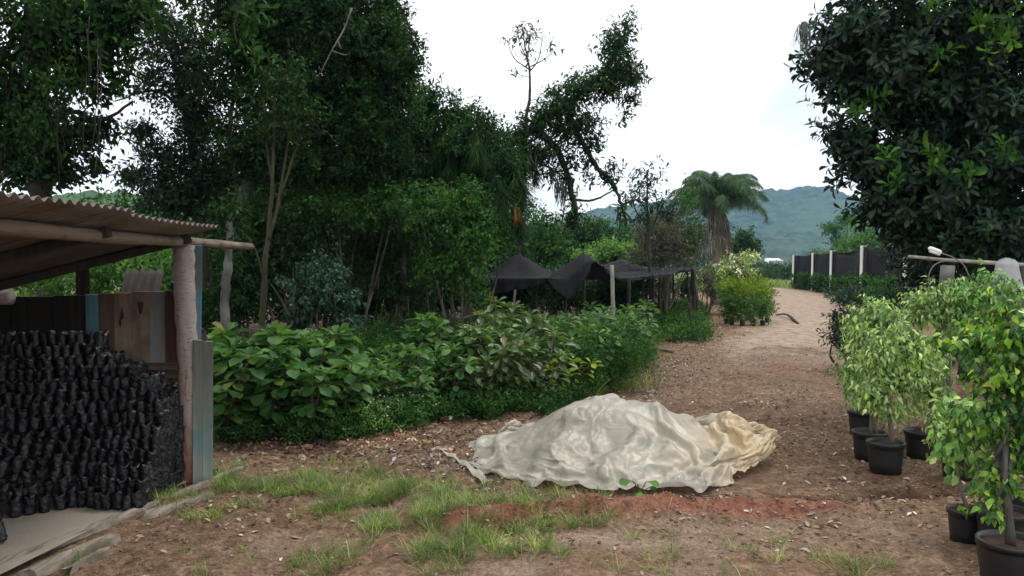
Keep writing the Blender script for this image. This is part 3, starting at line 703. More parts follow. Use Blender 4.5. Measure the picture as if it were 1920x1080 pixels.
# ---------------------------------------------------------------- tarpaulin
TARP = [
-517, 11, 2, -1, 10, 17, 15, 16, 15, 16, 15, 14, 14, 4, 6, 9, 11, 13, 14, 16, 22, 21, 17, 16, 15, 15, 13, 14, 14, 15, 16, 15, 15, 14, 15, 17, 3, 15, 17, 14, 14, 9, 14, 16, 18, 17, 19, 20, 22, 23, 19, 16, 9, 13, 13, 11, 10, 6, 10, 16, 17, 16, 13, 12, 7, -4, 5, 8, 11, 8, 15, 14, 13, 11, 9, 11, 13, 14, 11, 11, 8, 6, 5, 7, 15, 12,
-3, 15, 4, 1, 2, 12, 14, 16, 15, 16, 15, 14, 16, 14, 6, 13, 14, 12, 13, 18, 20, 18, 17, 15, 15, 15, 15, 15, 14, 15, 15, 15, 15, 15, 13, 12, 15, 14, 14, 13, 10, 14, 13, 12, 15, 15, 16, 17, 19, 21, 19, 15, 16, 14, 13, 11, 10, 11, 12, 11, 13, 12, 11, 11, 8, 7, 5, 11, 2, 12, 14, 16, 14, 8, 12, 10, 14, 13, 11, 8, 8, 8, 7, 9, 11, 16,
-5, 16, 12, 3, 0, 8, 10, 13, 15, 16, 17, 19, 19, 12, 14, 13, 14, 15, 14, 16, 17, 16, 15, 15, 15, 15, 16, 16, 15, 15, 14, 15, 14, 14, 15, 14, 17, 13, 12, 8, 13, 15, 16, 12, 13, 16, 14, 15, 15, 15, 18, 18, 17, 15, 14, 13, 8, 11, 13, 9, 9, 11, 13, 10, 9, 8, 8, 7, 6, 9, 15, 16, 13, 10, 12, 13, 14, 12, 10, 10, 8, 11, 8, 7, 10, 9,
-7, 16, 16, 5, 1, 11, 9, 13, 15, 15, 17, 19, 19, 17, 15, 13, 14, 14, 15, 15, 15, 15, 16, 15, 16, 16, 15, 16, 16, 15, 15, 15, 14, 14, 14, 15, 16, 9, 12, 13, 13, 14, 15, 14, 14, 15, 14, 15, 14, 13, 14, 13, 16, 15, 16, 16, 11, 7, 13, 9, 11, 14, 12, 6, 8, 8, 8, 11, 9, 12, 12, 13, 12, 12, 12, 18, 11, 9, 9, 14, 14, 11, 7, 7, 8, 6,
-13, 18, 18, 14, 6, 10, 9, 13, 16, 17, 14, 17, 20, 18, 16, 13, 13, 13, 15, 15, 16, 15, 16, 17, 15, 16, 16, 15, 16, 15, 14, 12, 15, 14, 13, 17, 16, 13, 13, 11, 10, 14, 15, 15, 16, 15, 15, 13, 15, 10, 13, 11, 14, 16, 16, 16, 3, 13, 17, 10, 12, 10, 11, 12, 10, 4, 5, 14, 14, 9, 10, 8, 14, 18, 13, 11, 13, 9, 8, 11, 20, 15, 8, 6, 7, 8,
-10, 17, 17, 16, 15, 12, 11, 13, 16, 17, 16, 17, 15, 16, 16, 14, 16, 14, 14, 15, 16, 17, 16, 17, 16, 15, 16, 16, 15, 12, 12, 14, 15, 14, 15, 17, 14, 12, 11, 14, 15, 15, 13, 14, 15, 16, 16, 14, 14, 8, 14, 13, 12, 13, 16, 13, 6, 12, 15, 14, 9, 13, 9, 12, 9, 10, 8, 10, 11, 9, 12, 13, 9, 15, 14, 11, 17, 14, 10, 8, 11, 17, 13, 9, 8, 5,
-8, 18, 16, 18, 16, 16, 12, 15, 16, 15, 17, 17, 15, 13, 16, 17, 17, 12, 17, 15, 16, 15, 16, 17, 16, 16, 16, 16, 15, 13, 10, 14, 16, 14, 14, 16, 13, 13, 13, 16, 16, 15, 12, 13, 15, 16, 15, 15, 15, 13, 13, 11, 10, 12, 14, 14, 9, 11, 11, 14, 12, 12, 8, 10, 10, 11, 11, 8, 8, 13, 14, 15, 12, 14, 15, 7, 10, 16, 16, 12, 7, 9, 13, 12, 12, 6,
-6, 16, 17, 18, 17, 17, 16, 14, 16, 16, 16, 17, 16, 14, 17, 16, 18, 13, 16, 17, 13, 13, 16, 16, 17, 17, 16, 16, 16, 13, 11, 15, 16, 15, 12, 14, 14, 13, 15, 16, 16, 15, 14, 12, 15, 16, 15, 14, 14, 15, 14, 10, 9, 14, 13, 10, 12, 11, 11, 13, 12, 8, 10, 12, 11, 10, 12, 7, 13, 10, 15, 19, 14, 6, 17, 12, 6, 12, 17, 17, 10, 5, 11, 11, 8, 4,
-7, 16, 16, 18, 17, 19, 17, 17, 15, 17, 15, 16, 16, 18, 16, 18, 17, 16, 14, 16, 11, 14, 15, 16, 17, 17, 16, 16, 16, 16, 11, 14, 16, 16, 13, 12, 16, 14, 13, 17, 16, 12, 14, 15, 16, 15, 15, 15, 15, 9, 14, 15, 10, 10, 13, 14, 12, 9, 14, 9, 6, 10, 13, 12, 11, 13, 10, 14, 11, 16, 11, 13, 18, 8, 11, 16, 13, 4, 14, 14, 17, 9, 8, 3, 3, 11,
-4, 17, 16, 17, 18, 18, 18, 17, 14, 17, 16, 16, 18, 18, 16, 14, 17, 16, 17, 12, 15, 15, 15, 16, 17, 15, 17, 15, 16, 16, 16, 14, 13, 16, 14, 13, 15, 15, 15, 16, 15, 13, 13, 15, 15, 16, 15, 15, 15, 14, 14, 13, 13, 11, 13, 11, 8, 13, 12, 13, 9, 6, 8, 11, 12, 12, 13, 14, 15, 15, 16, 11, 11, 15, 13, 12, 8, 9, 10, 14, 13, 14, 4, 3, 3, 3,
-4, 16, 16, 17, 18, 19, 20, 16, 13, 16, 17, 17, 18, 16, 15, 15, 16, 18, 16, 16, 16, 15, 16, 15, 14, 15, 17, 16, 16, 15, 14, 15, 14, 16, 14, 15, 15, 16, 16, 15, 15, 15, 11, 15, 15, 15, 15, 15, 15, 15, 16, 15, 13, 13, 11, 5, 14, 12, 13, 11, 14, 11, 8, 10, 11, 11, 10, 12, 16, 18, 18, 13, 11, 9, 13, 13, 11, 11, 6, 10, 11, 12, 5, 7, 4, -3,
-1, 15, 14, 17, 18, 20, 19, 14, 15, 17, 17, 16, 18, 16, 15, 15, 16, 17, 17, 17, 17, 16, 16, 15, 15, 14, 14, 17, 16, 11, 16, 16, 14, 16, 16, 16, 15, 16, 15, 15, 16, 14, 15, 11, 14, 15, 15, 15, 15, 16, 16, 17, 13, 13, 9, 11, 11, 13, 16, 10, 11, 13, 12, 11, 12, 15, 11, 5, 14, 17, 16, 16, 15, 13, 10, 5, 12, 13, 11, 11, 6, 2, 10, 11, 6, -2,
-4, 17, 15, 15, 18, 19, 16, 16, 17, 17, 14, 17, 17, 18, 17, 14, 15, 17, 16, 18, 17, 17, 15, 13, 15, 15, 17, 15, 13, 14, 17, 17, 15, 13, 16, 16, 16, 15, 16, 15, 15, 14, 16, 16, 13, 15, 15, 14, 13, 16, 16, 16, 15, 15, 10, 13, 13, 12, 14, 12, 7, 14, 14, 11, 16, 12, 15, 9, 8, 15, 16, 13, 14, 16, 13, -1, 10, 13, 14, 6, 9, 2, 10, 9, 13, 0,
-2, 17, 14, 16, 17, 18, 19, 16, 15, 16, 13, 16, 16, 17, 18, 18, 15, 16, 16, 14, 16, 17, 16, 16, 15, 15, 15, 14, 15, 16, 16, 15, 16, 15, 15, 16, 17, 16, 14, 15, 16, 15, 15, 16, 16, 15, 15, 15, 12, 14, 16, 13, 18, 19, 11, 15, 12, 14, 13, 13, 8, 9, 14, 17, 15, 12, 15, 11, 12, 10, 13, 14, 14, 13, 13, 7, 5, 11, 12, 10, 10, 1, 4, 8, 12, 11,
-4, 17, 15, 16, 17, 17, 19, 17, 15, 15, 13, 15, 17, 17, 16, 18, 17, 16, 14, 16, 16, 16, 15, 15, 15, 16, 14, 15, 15, 15, 15, 16, 17, 14, 16, 16, 17, 16, 16, 15, 18, 17, 13, 13, 16, 17, 16, 15, 12, 15, 14, 13, 21, 19, 14, 16, 10, 12, 14, 16, 11, 4, 15, 16, 17, 13, 15, 9, 14, 11, 11, 14, 12, 13, 9, 11, 8, 10, 9, 8, 10, 8, 3, 5, 10, 16,
-2, 17, 15, 17, 15, 17, 18, 18, 15, 14, 14, 14, 17, 15, 18, 17, 18, 16, 15, 16, 15, 15, 14, 14, 15, 16, 15, 16, 15, 16, 13, 16, 17, 14, 15, 17, 16, 16, 18, 16, 16, 18, 16, 14, 13, 16, 17, 16, 15, 14, 12, 15, 20, 20, 18, 14, 9, 13, 15, 16, 15, 3, 9, 18, 17, 15, 12, 7, 13, 13, 13, 13, 14, 14, 9, 8, 10, 8, 9, 7, 10, 9, 10, 7, 7, 10,
-2, 17, 17, 15, 15, 17, 17, 18, 15, 15, 13, 15, 14, 17, 17, 17, 18, 16, 15, 16, 15, 14, 15, 15, 14, 15, 15, 16, 15, 14, 15, 16, 14, 16, 15, 14, 16, 17, 18, 19, 17, 16, 18, 15, 15, 14, 15, 17, 16, 14, 12, 17, 18, 19, 22, 12, 12, 15, 15, 14, 17, 9, 2, 15, 18, 15, 9, 5, 14, 15, 14, 15, 12, 13, 8, 14, 10, 12, 8, 3, 7, 11, 13, 12, 9, 2,
-1, 18, 17, 15, 15, 16, 17, 17, 15, 15, 14, 15, 15, 15, 18, 17, 17, 14, 15, 15, 15, 15, 15, 15, 15, 14, 15, 15, 14, 15, 14, 16, 15, 14, 13, 15, 16, 17, 17, 19, 21, 16, 16, 17, 15, 13, 16, 17, 17, 14, 15, 16, 16, 20, 19, 20, 13, 14, 14, 14, 16, 11, 7, 6, 18, 15, 7, 6, 17, 14, 15, 14, 14, 9, 14, 12, 14, 12, 10, 4, 4, 7, 10, 12, 12, 9,
0, 19, 17, 15, 15, 16, 16, 17, 15, 15, 14, 15, 15, 15, 16, 16, 19, 14, 14, 14, 14, 15, 15, 14, 15, 15, 15, 14, 14, 15, 14, 15, 15, 12, 14, 16, 15, 16, 17, 19, 20, 20, 14, 17, 17, 15, 15, 17, 17, 16, 17, 14, 14, 21, 16, 20, 18, 18, 13, 12, 16, 5, 16, 3, 17, 14, 11, 5, 15, 15, 14, 14, 11, 12, 15, 12, 12, 11, 12, 10, 8, 6, 4, 8, 10, 12,
1, 19, 18, 15, 16, 16, 14, 17, 16, 14, 14, 14, 14, 16, 15, 17, 20, 14, 12, 13, 14, 14, 15, 14, 15, 15, 15, 15, 14, 13, 14, 14, 15, 13, 12, 16, 15, 16, 17, 17, 19, 22, 16, 16, 16, 16, 15, 18, 18, 18, 17, 13, 14, 20, 14, 19, 19, 19, 19, 14, 11, 5, 18, 4, 14, 16, 10, 7, 14, 16, 16, 14, 7, 13, 15, 13, 12, 11, 8, 9, 10, 11, 8, 6, 9, 8,
2, 20, 17, 16, 16, 16, 16, 14, 16, 13, 14, 15, 15, 13, 14, 19, 19, 16, 11, 13, 13, 13, 14, 15, 14, 15, 14, 16, 15, 12, 14, 15, 12, 13, 12, 15, 15, 16, 16, 17, 18, 20, 21, 15, 16, 16, 17, 18, 18, 18, 16, 13, 15, 17, 15, 17, 19, 19, 20, 19, 3, 14, 18, 6, 10, 17, 10, 9, 13, 16, 16, 10, 7, 15, 13, 15, 13, 10, 6, 8, 10, 11, 13, 13, 10, 6,
3, 20, 18, 16, 16, 16, 16, 14, 11, 16, 14, 15, 12, 15, 16, 17, 17, 17, 13, 12, 13, 13, 13, 14, 14, 14, 14, 15, 15, 13, 15, 13, 12, 12, 14, 13, 16, 15, 16, 17, 18, 19, 20, 18, 15, 14, 17, 18, 18, 19, 17, 13, 15, 18, 13, 17, 19, 18, 19, 20, 7, 17, 17, 7, 9, 17, 11, 8, 12, 16, 13, 6, 10, 15, 16, 12, 13, 11, 11, 6, 8, 9, 13, 13, 12, 10,
3, 20, 18, 17, 17, 15, 16, 10, 14, 14, 15, 13, 13, 15, 17, 17, 16, 16, 11, 15, 13, 13, 13, 13, 13, 14, 13, 14, 15, 14, 14, 12, 12, 14, 14, 14, 15, 15, 16, 16, 17, 19, 19, 19, 16, 13, 17, 18, 18, 19, 17, 12, 15, 19, 13, 17, 19, 18, 16, 18, 15, 18, 16, 8, 9, 16, 12, 8, 11, 16, 12, 3, 12, 11, 16, 16, 14, 11, 10, 10, 10, 8, 9, 12, 11, 10,
4, 19, 18, 18, 17, 16, 15, 8, 14, 13, 13, 13, 15, 16, 16, 17, 16, 15, 13, 13, 13, 12, 14, 13, 13, 14, 13, 13, 13, 14, 14, 13, 13, 14, 15, 14, 15, 14, 15, 16, 17, 18, 18, 18, 18, 15, 16, 18, 17, 19, 17, 11, 14, 19, 14, 17, 19, 19, 17, 16, 18, 17, 16, 8, 10, 16, 14, 8, 10, 16, 13, 1, 11, 11, 14, 17, 14, 11, 9, 12, 9, 13, 10, 8, 10, 11,
3, 19, 19, 17, 17, 16, 14, 10, 10, 13, 14, 15, 14, 16, 16, 16, 16, 14, 13, 13, 12, 14, 13, 13, 14, 14, 13, 12, 12, 13, 13, 15, 14, 14, 15, 14, 14, 14, 15, 16, 16, 18, 18, 18, 17, 16, 17, 17, 18, 18, 17, 10, 11, 20, 16, 18, 20, 17, 19, 15, 17, 18, 16, 12, 12, 11, 15, 9, 8, 16, 14, 3, 5, 15, 15, 12, 13, 12, 13, 8, 13, 11, 10, 7, 10, 12,
3, 19, 18, 18, 17, 15, 13, 9, 13, 12, 14, 15, 13, 16, 16, 16, 15, 14, 12, 12, 14, 13, 13, 14, 16, 14, 13, 11, 12, 12, 14, 14, 15, 14, 14, 14, 13, 15, 16, 15, 16, 17, 18, 18, 16, 17, 17, 17, 18, 18, 17, 10, 11, 16, 18, 20, 20, 17, 18, 17, 18, 17, 16, 14, 11, 9, 15, 9, 9, 16, 12, 4, 2, 13, 17, 12, 12, 13, 13, 11, 10, 12, 11, 7, 11, 10,
2, 19, 18, 17, 17, 15, 12, 10, 14, 11, 15, 14, 13, 16, 15, 16, 15, 14, 12, 13, 13, 14, 12, 15, 18, 14, 11, 12, 11, 13, 13, 15, 14, 13, 14, 15, 13, 16, 15, 15, 15, 17, 18, 18, 16, 17, 18, 17, 18, 18, 16, 9, 14, 16, 15, 21, 21, 17, 16, 18, 17, 17, 18, 15, 4, 10, 18, 7, 14, 14, 8, 0, 5, 15, 12, 12, 14, 17, 12, 12, 10, 12, 10, 8, 8, 14,
2, 18, 17, 17, 17, 14, 10, 14, 14, 11, 14, 15, 14, 16, 14, 14, 17, 13, 13, 13, 12, 14, 13, 16, 19, 14, 7, 13, 13, 13, 14, 14, 14, 13, 14, 13, 15, 16, 15, 15, 15, 17, 18, 17, 17, 17, 17, 18, 17, 19, 16, 9, 15, 13, 16, 21, 21, 17, 17, 17, 17, 18, 18, 13, 1, 10, 17, 13, 11, 16, 7, -4, 7, 16, 5, 14, 15, 18, 14, 14, 10, 9, 11, 8, 10, 10,
1, 17, 17, 17, 15, 14, 11, 16, 14, 11, 13, 15, 14, 15, 17, 14, 15, 14, 13, 12, 12, 14, 14, 18, 18, 13, 8, 13, 13, 14, 13, 12, 12, 14, 14, 16, 16, 16, 15, 15, 16, 16, 18, 17, 16, 17, 18, 17, 18, 18, 16, 10, 16, 10, 17, 21, 20, 18, 18, 16, 17, 18, 17, 10, 0, 11, 14, 11, 17, 16, 5, -5, 10, 16, 5, 9, 16, 16, 16, 13, 11, 11, 11, 9, 10, 14,
0, 17, 16, 17, 15, 13, 13, 15, 15, 12, 15, 13, 13, 15, 17, 14, 14, 15, 14, 11, 13, 13, 16, 17, 19, 11, 9, 14, 13, 14, 14, 9, 13, 15, 15, 16, 17, 16, 15, 15, 16, 17, 17, 17, 16, 17, 18, 17, 17, 17, 14, 15, 15, 10, 17, 21, 19, 18, 17, 17, 17, 17, 18, 7, 0, 9, 12, 13, 18, 16, 1, -2, 12, 13, 4, 10, 18, 17, 18, 13, 7, 12, 10, 7, 11, 14,
-1, 17, 16, 16, 15, 15, 11, 16, 15, 13, 14, 15, 12, 15, 16, 15, 13, 16, 14, 11, 14, 13, 15, 18, 16, 11, 12, 14, 14, 14, 14, 10, 14, 15, 15, 16, 17, 17, 15, 15, 16, 16, 17, 17, 17, 17, 17, 18, 17, 16, 14, 16, 12, 13, 18, 19, 19, 17, 17, 17, 17, 17, 16, 1, 5, 13, 11, 13, 18, 8, 0, 2, 13, 11, 2, 15, 18, 19, 18, 13, 11, 3, 10, 11, 10, 10,
-2, 17, 16, 16, 15, 15, 11, 16, 15, 14, 15, 13, 14, 15, 14, 16, 14, 15, 13, 14, 13, 14, 15, 18, 17, 11, 11, 15, 14, 14, 14, 14, 13, 14, 16, 16, 16, 16, 16, 16, 16, 16, 17, 17, 17, 17, 18, 17, 17, 17, 15, 15, 14, 14, 16, 18, 16, 17, 18, 17, 17, 17, 13, -3, 12, 13, 10, 15, 15, -2, 0, 9, 10, 13, 9, 15, 16, 16, 20, 9, 13, 9, 8, 11, 6, 7,
-2, 16, 15, 17, 15, 15, 12, 16, 16, 14, 14, 15, 14, 13, 15, 15, 15, 14, 16, 12, 14, 14, 16, 17, 18, 13, 9, 16, 14, 15, 13, 14, 15, 15, 15, 16, 16, 16, 16, 16, 17, 16, 17, 17, 17, 18, 18, 17, 18, 14, 17, 13, 15, 15, 17, 16, 14, 18, 18, 17, 16, 17, 9, -1, 15, 13, 12, 16, 12, -6, -2, 9, 12, 10, 16, 14, 14, 17, 13, 12, 15, 14, 9, 10, 9, 5,
-3, 14, 15, 17, 17, 15, 11, 17, 16, 15, 14, 15, 14, 14, 14, 15, 16, 14, 14, 14, 14, 15, 15, 17, 18, 14, 10, 16, 15, 14, 14, 15, 15, 15, 16, 16, 16, 16, 16, 17, 16, 17, 17, 17, 18, 18, 18, 17, 17, 16, 15, 15, 16, 15, 15, 16, 13, 17, 18, 16, 15, 16, 3, 8, 16, 15, 14, 16, 1, -9, 4, 12, 9, 15, 14, 15, 13, 13, 10, 14, 16, 12, 12, 10, 10, 7,
-4, 13, 15, 17, 17, 16, 14, 14, 16, 16, 14, 15, 15, 15, 15, 14, 15, 15, 13, 14, 15, 14, 16, 16, 17, 16, 11, 16, 14, 15, 14, 16, 16, 16, 16, 17, 16, 16, 16, 17, 16, 17, 18, 18, 18, 18, 17, 17, 17, 17, 15, 16, 17, 13, 16, 16, 15, 14, 15, 16, 16, 10, 11, 7, 16, 14, 16, 15, -9, -5, 8, 10, 15, 12, 16, 13, 12, 14, 12, 13, 9, 15, 13, 10, 9, 4,
-3, 15, 12, 16, 18, 16, 15, 12, 17, 16, 16, 14, 16, 15, 15, 15, 15, 12, 16, 13, 14, 15, 16, 16, 17, 14, 14, 15, 14, 15, 15, 17, 17, 17, 17, 16, 17, 16, 17, 16, 16, 18, 18, 19, 19, 17, 17, 17, 17, 17, 16, 18, 15, 14, 16, 17, 16, 15, 12, 14, 9, 12, 15, 9, 14, 14, 18, 8, -12, 4, 10, 10, 12, 16, 11, 15, 13, 13, 7, 12, 12, 12, 11, 14, 14, 3,
-5, 18, 9, 17, 17, 17, 15, 13, 16, 16, 16, 16, 14, 16, 15, 16, 15, 14, 12, 14, 14, 15, 16, 17, 15, 17, 14, 14, 15, 14, 16, 17, 18, 19, 17, 17, 16, 17, 16, 17, 17, 16, 17, 21, 20, 18, 17, 17, 17, 16, 18, 18, 16, 14, 16, 16, 17, 16, 13, 11, 5, 15, 12, 15, 13, 14, 17, -4, -6, 11, 11, 12, 9, 11, 16, 13, 13, 16, 6, 1, 13, 16, 17, 13, 7, 11,
-4, 19, 9, 16, 16, 17, 17, 14, 14, 16, 16, 15, 16, 16, 16, 14, 14, 15, 15, 12, 14, 15, 16, 16, 18, 15, 15, 14, 15, 14, 16, 18, 19, 19, 19, 16, 17, 17, 16, 17, 18, 13, 19, 23, 20, 18, 17, 16, 18, 16, 19, 18, 16, 15, 15, 17, 17, 17, 11, 3, 12, 17, 14, 14, 14, 11, 9, -7, 7, 13, 9, 11, 11, 11, 13, 12, 13, 13, 11, 0, 15, 11, 13, 14, 9, 8,
-3, 20, 10, 14, 16, 17, 16, 16, 14, 14, 16, 16, 14, 17, 15, 15, 14, 16, 15, 14, 12, 15, 16, 17, 17, 16, 15, 15, 14, 15, 15, 19, 19, 21, 17, 17, 18, 17, 17, 17, 18, 13, 19, 23, 21, 17, 16, 18, 17, 18, 19, 18, 16, 14, 16, 17, 17, 16, 6, 6, 18, 17, 15, 10, 10, 5, 7, 8, 10, 9, 10, 13, 7, 12, 12, 12, 7, 10, 10, 8, 12, 10, 12, 13, 11, 8,
-3, 20, 14, 11, 15, 16, 17, 16, 14, 13, 16, 16, 16, 15, 18, 15, 12, 15, 16, 16, 12, 13, 15, 18, 17, 17, 16, 15, 15, 14, 16, 18, 19, 21, 17, 17, 18, 18, 17, 18, 17, 14, 19, 23, 21, 17, 16, 18, 18, 18, 18, 19, 17, 14, 16, 17, 17, 16, 4, 9, 19, 18, 13, 16, 12, 4, -4, 14, 12, 9, 11, 11, 9, 10, 12, 3, 6, 7, 12, 9, 14, 10, 14, 12, 9, 13,
-2, 20, 15, 13, 13, 16, 17, 16, 15, 13, 13, 16, 14, 18, 16, 19, 13, 12, 15, 16, 14, 12, 16, 16, 19, 17, 16, 15, 16, 15, 15, 18, 19, 21, 17, 18, 19, 17, 17, 17, 18, 14, 18, 23, 21, 17, 16, 18, 18, 19, 18, 18, 17, 16, 16, 17, 17, 15, 6, 13, 17, 20, 16, 15, 3, 6, 4, 8, 9, 14, 12, 7, 10, 12, 9, -2, 3, 11, 8, 11, 13, 12, 13, 12, 12, 14,
-1, 19, 17, 13, 16, 16, 15, 16, 14, 13, 14, 13, 14, 16, 18, 19, 17, 11, 12, 16, 15, 12, 16, 17, 17, 18, 17, 15, 16, 16, 14, 18, 20, 19, 19, 18, 18, 18, 16, 17, 17, 17, 18, 20, 20, 18, 16, 18, 18, 19, 18, 18, 18, 16, 17, 18, 17, 12, 10, 16, 16, 20, 15, 8, 8, 4, 9, 9, 7, 13, 11, 9, 12, 10, 3, -6, 2, 11, 10, 13, 10, 14, 14, 13, 12, 14,
5, 15, 17, 16, 16, 16, 16, 14, 12, 14, 11, 13, 12, 17, 19, 18, 19, 14, 10, 15, 15, 13, 15, 17, 18, 17, 17, 16, 16, 15, 16, 18, 18, 19, 19, 18, 18, 17, 17, 16, 17, 17, 19, 19, 19, 18, 17, 17, 18, 19, 17, 20, 17, 17, 18, 18, 15, 12, 14, 17, 16, 19, 7, 12, 12, 3, 9, 11, 10, 9, 13, 9, 11, 7, -3, -6, 6, 8, 10, 14, 10, 17, 16, 13, 12, 12,
4, 16, 17, 15, 16, 17, 11, 15, 12, 16, 9, 10, 15, 15, 18, 20, 19, 17, 8, 16, 14, 14, 15, 16, 18, 18, 16, 16, 16, 16, 16, 17, 19, 19, 17, 17, 18, 17, 17, 17, 15, 16, 19, 19, 19, 18, 17, 17, 18, 17, 19, 19, 18, 18, 18, 19, 13, 16, 15, 17, 18, 13, 3, 15, 13, 9, 12, 11, 4, 8, 13, 10, 12, 0, -13, 0, 10, 14, 12, 7, 12, 17, 15, 15, 14, 11,
4, 18, 15, 17, 17, 15, 14, 8, 15, 15, 14, 6, 12, 15, 18, 19, 19, 18, 10, 15, 15, 15, 14, 16, 18, 17, 17, 15, 16, 16, 16, 18, 18, 18, 16, 17, 16, 18, 17, 16, 16, 16, 18, 19, 18, 17, 17, 17, 18, 16, 20, 19, 18, 18, 19, 18, 16, 16, 17, 18, 16, 6, 5, 15, 19, 14, 11, 6, 3, 6, 16, 11, 6, -12, -1, -1, 11, 15, 10, 9, 13, 15, 17, 14, 13, 13,
7, 14, 16, 18, 17, 14, 14, 11, 12, 14, 14, 10, 7, 17, 17, 19, 19, 18, 12, 13, 16, 15, 15, 15, 17, 18, 16, 15, 16, 15, 17, 17, 18, 16, 17, 15, 17, 16, 17, 16, 16, 17, 18, 18, 17, 16, 18, 17, 16, 16, 20, 19, 19, 18, 18, 19, 16, 18, 19, 19, 11, 4, 7, 15, 15, 17, 16, 4, -2, 1, 15, 12, 4, -2, -6, 2, 13, 15, 5, 10, 15, 17, 17, 16, 14, 10,
6, 14, 16, 20, 18, 16, 9, 13, 11, 12, 10, 15, 4, 18, 18, 18, 19, 18, 15, 11, 15, 16, 15, 16, 17, 15, 16, 15, 16, 16, 16, 17, 18, 15, 16, 14, 16, 17, 16, 17, 16, 17, 17, 17, 17, 15, 17, 17, 17, 14, 19, 20, 19, 18, 17, 19, 16, 19, 22, 19, 11, 3, 13, 11, 12, 16, 17, 0, -2, 10, 9, 14, 2, -5, -5, 3, 13, 16, 11, 7, 12, 17, 17, 18, 14, 14,
7, 16, 18, 17, 19, 11, 11, 13, 15, 11, 6, 14, 6, 19, 17, 18, 19, 15, 15, 14, 16, 15, 15, 17, 16, 15, 15, 15, 15, 15, 17, 17, 17, 14, 15, 14, 15, 17, 16, 16, 16, 17, 17, 16, 17, 15, 16, 17, 16, 13, 19, 19, 19, 18, 17, 18, 16, 20, 23, 15, 13, 13, 15, 11, 10, 13, 10, 4, 4, 11, 5, 9, 0, -5, -4, 2, 12, 16, 13, 11, 11, 17, 16, 18, 12, 15,
4, 17, 19, 19, 17, 16, 11, 12, 12, 13, 3, 12, 10, 20, 15, 18, 16, 15, 16, 16, 16, 15, 16, 16, 16, 14, 14, 14, 15, 15, 16, 18, 16, 13, 15, 13, 15, 16, 16, 16, 16, 16, 17, 16, 17, 14, 15, 16, 16, 16, 15, 19, 19, 18, 16, 17, 15, 19, 23, 15, 17, 18, 11, 13, 14, 11, 14, 8, 1, 9, 3, 3, -3, -3, -3, 1, 13, 14, 10, 12, 14, 17, 17, 17, 17, 12,
5, 18, 19, 19, 17, 17, 10, 8, 16, 14, 4, 10, 14, 18, 15, 17, 16, 15, 16, 16, 16, 16, 16, 16, 13, 14, 14, 15, 14, 15, 16, 17, 15, 12, 16, 12, 15, 16, 15, 16, 15, 16, 17, 16, 15, 14, 15, 15, 16, 16, 16, 16, 19, 17, 17, 16, 14, 18, 21, 18, 20, 19, 16, 11, 11, 11, 15, 8, 6, 9, 1, -4, -3, -4, -2, 0, 14, 10, 9, 16, 17, 16, 16, 17, 17, 16,
7, 21, 18, 17, 17, 15, 16, 6, 13, 12, 6, 11, 17, 19, 13, 17, 16, 14, 16, 16, 16, 17, 14, 14, 14, 14, 15, 14, 13, 15, 16, 17, 12, 14, 15, 14, 13, 15, 15, 15, 15, 16, 16, 16, 13, 13, 16, 15, 14, 16, 16, 17, 17, 16, 17, 15, 15, 16, 18, 22, 22, 21, 17, 13, 8, 10, 15, 13, 9, 6, -1, -7, -3, -6, -3, 2, 10, 14, 8, 15, 18, 16, 18, 16, 19, 15,
5, 24, 21, 17, 12, 15, 18, 12, 12, 11, 4, 11, 19, 18, 12, 16, 14, 15, 16, 16, 17, 16, 12, 15, 14, 15, 13, 14, 13, 15, 16, 16, 11, 14, 15, 14, 15, 13, 13, 15, 15, 15, 16, 12, 15, 14, 14, 15, 15, 14, 15, 16, 16, 17, 17, 15, 15, 15, 16, 21, 20, 25, 19, 13, 12, 9, 13, 11, 11, 4, -1, -5, -6, 2, -5, 6, 6, 11, 5, 16, 18, 16, 18, 20, 15, 13,
7, 23, 23, 18, 13, 12, 15, 8, 16, 14, 8, 10, 19, 18, 14, 12, 14, 15, 16, 17, 17, 14, 13, 14, 15, 14, 13, 14, 13, 15, 15, 16, 11, 14, 14, 14, 13, 14, 13, 13, 14, 15, 13, 14, 15, 14, 14, 14, 15, 14, 15, 15, 15, 15, 17, 15, 14, 14, 17, 16, 21, 24, 20, 17, 13, 10, 14, 8, 8, 5, -2, -1, -3, -4, 2, 3, 3, 12, 7, 15, 16, 18, 17, 18, 19, 16,
5, 26, 20, 18, 16, 11, 11, 13, 20, 13, 7, 11, 18, 15, 13, 16, 12, 15, 16, 17, 16, 14, 14, 14, 14, 13, 14, 13, 13, 15, 16, 15, 11, 14, 14, 13, 13, 13, 12, 13, 14, 12, 15, 14, 15, 14, 13, 14, 14, 14, 14, 13, 14, 15, 15, 14, 14, 15, 15, 17, 19, 20, 20, 19, 16, 14, 15, 8, 6, 2, -3, 0, -3, -2, 0, 4, 6, 10, 9, 14, 15, 19, 17, 17, 18, 18,
7, 22, 21, 17, 15, 14, 11, 14, 19, 16, 10, 9, 16, 13, 15, 16, 13, 15, 16, 17, 16, 13, 14, 15, 13, 13, 14, 13, 13, 15, 15, 15, 12, 13, 13, 13, 13, 13, 13, 12, 13, 11, 14, 15, 13, 13, 13, 14, 13, 14, 14, 14, 13, 13, 14, 14, 14, 16, 14, 15, 18, 19, 20, 19, 18, 16, 14, 6, 6, 1, -3, -1, 0, 5, 2, 4, 5, 7, 7, 13, 13, 19, 18, 16, 18, 18,
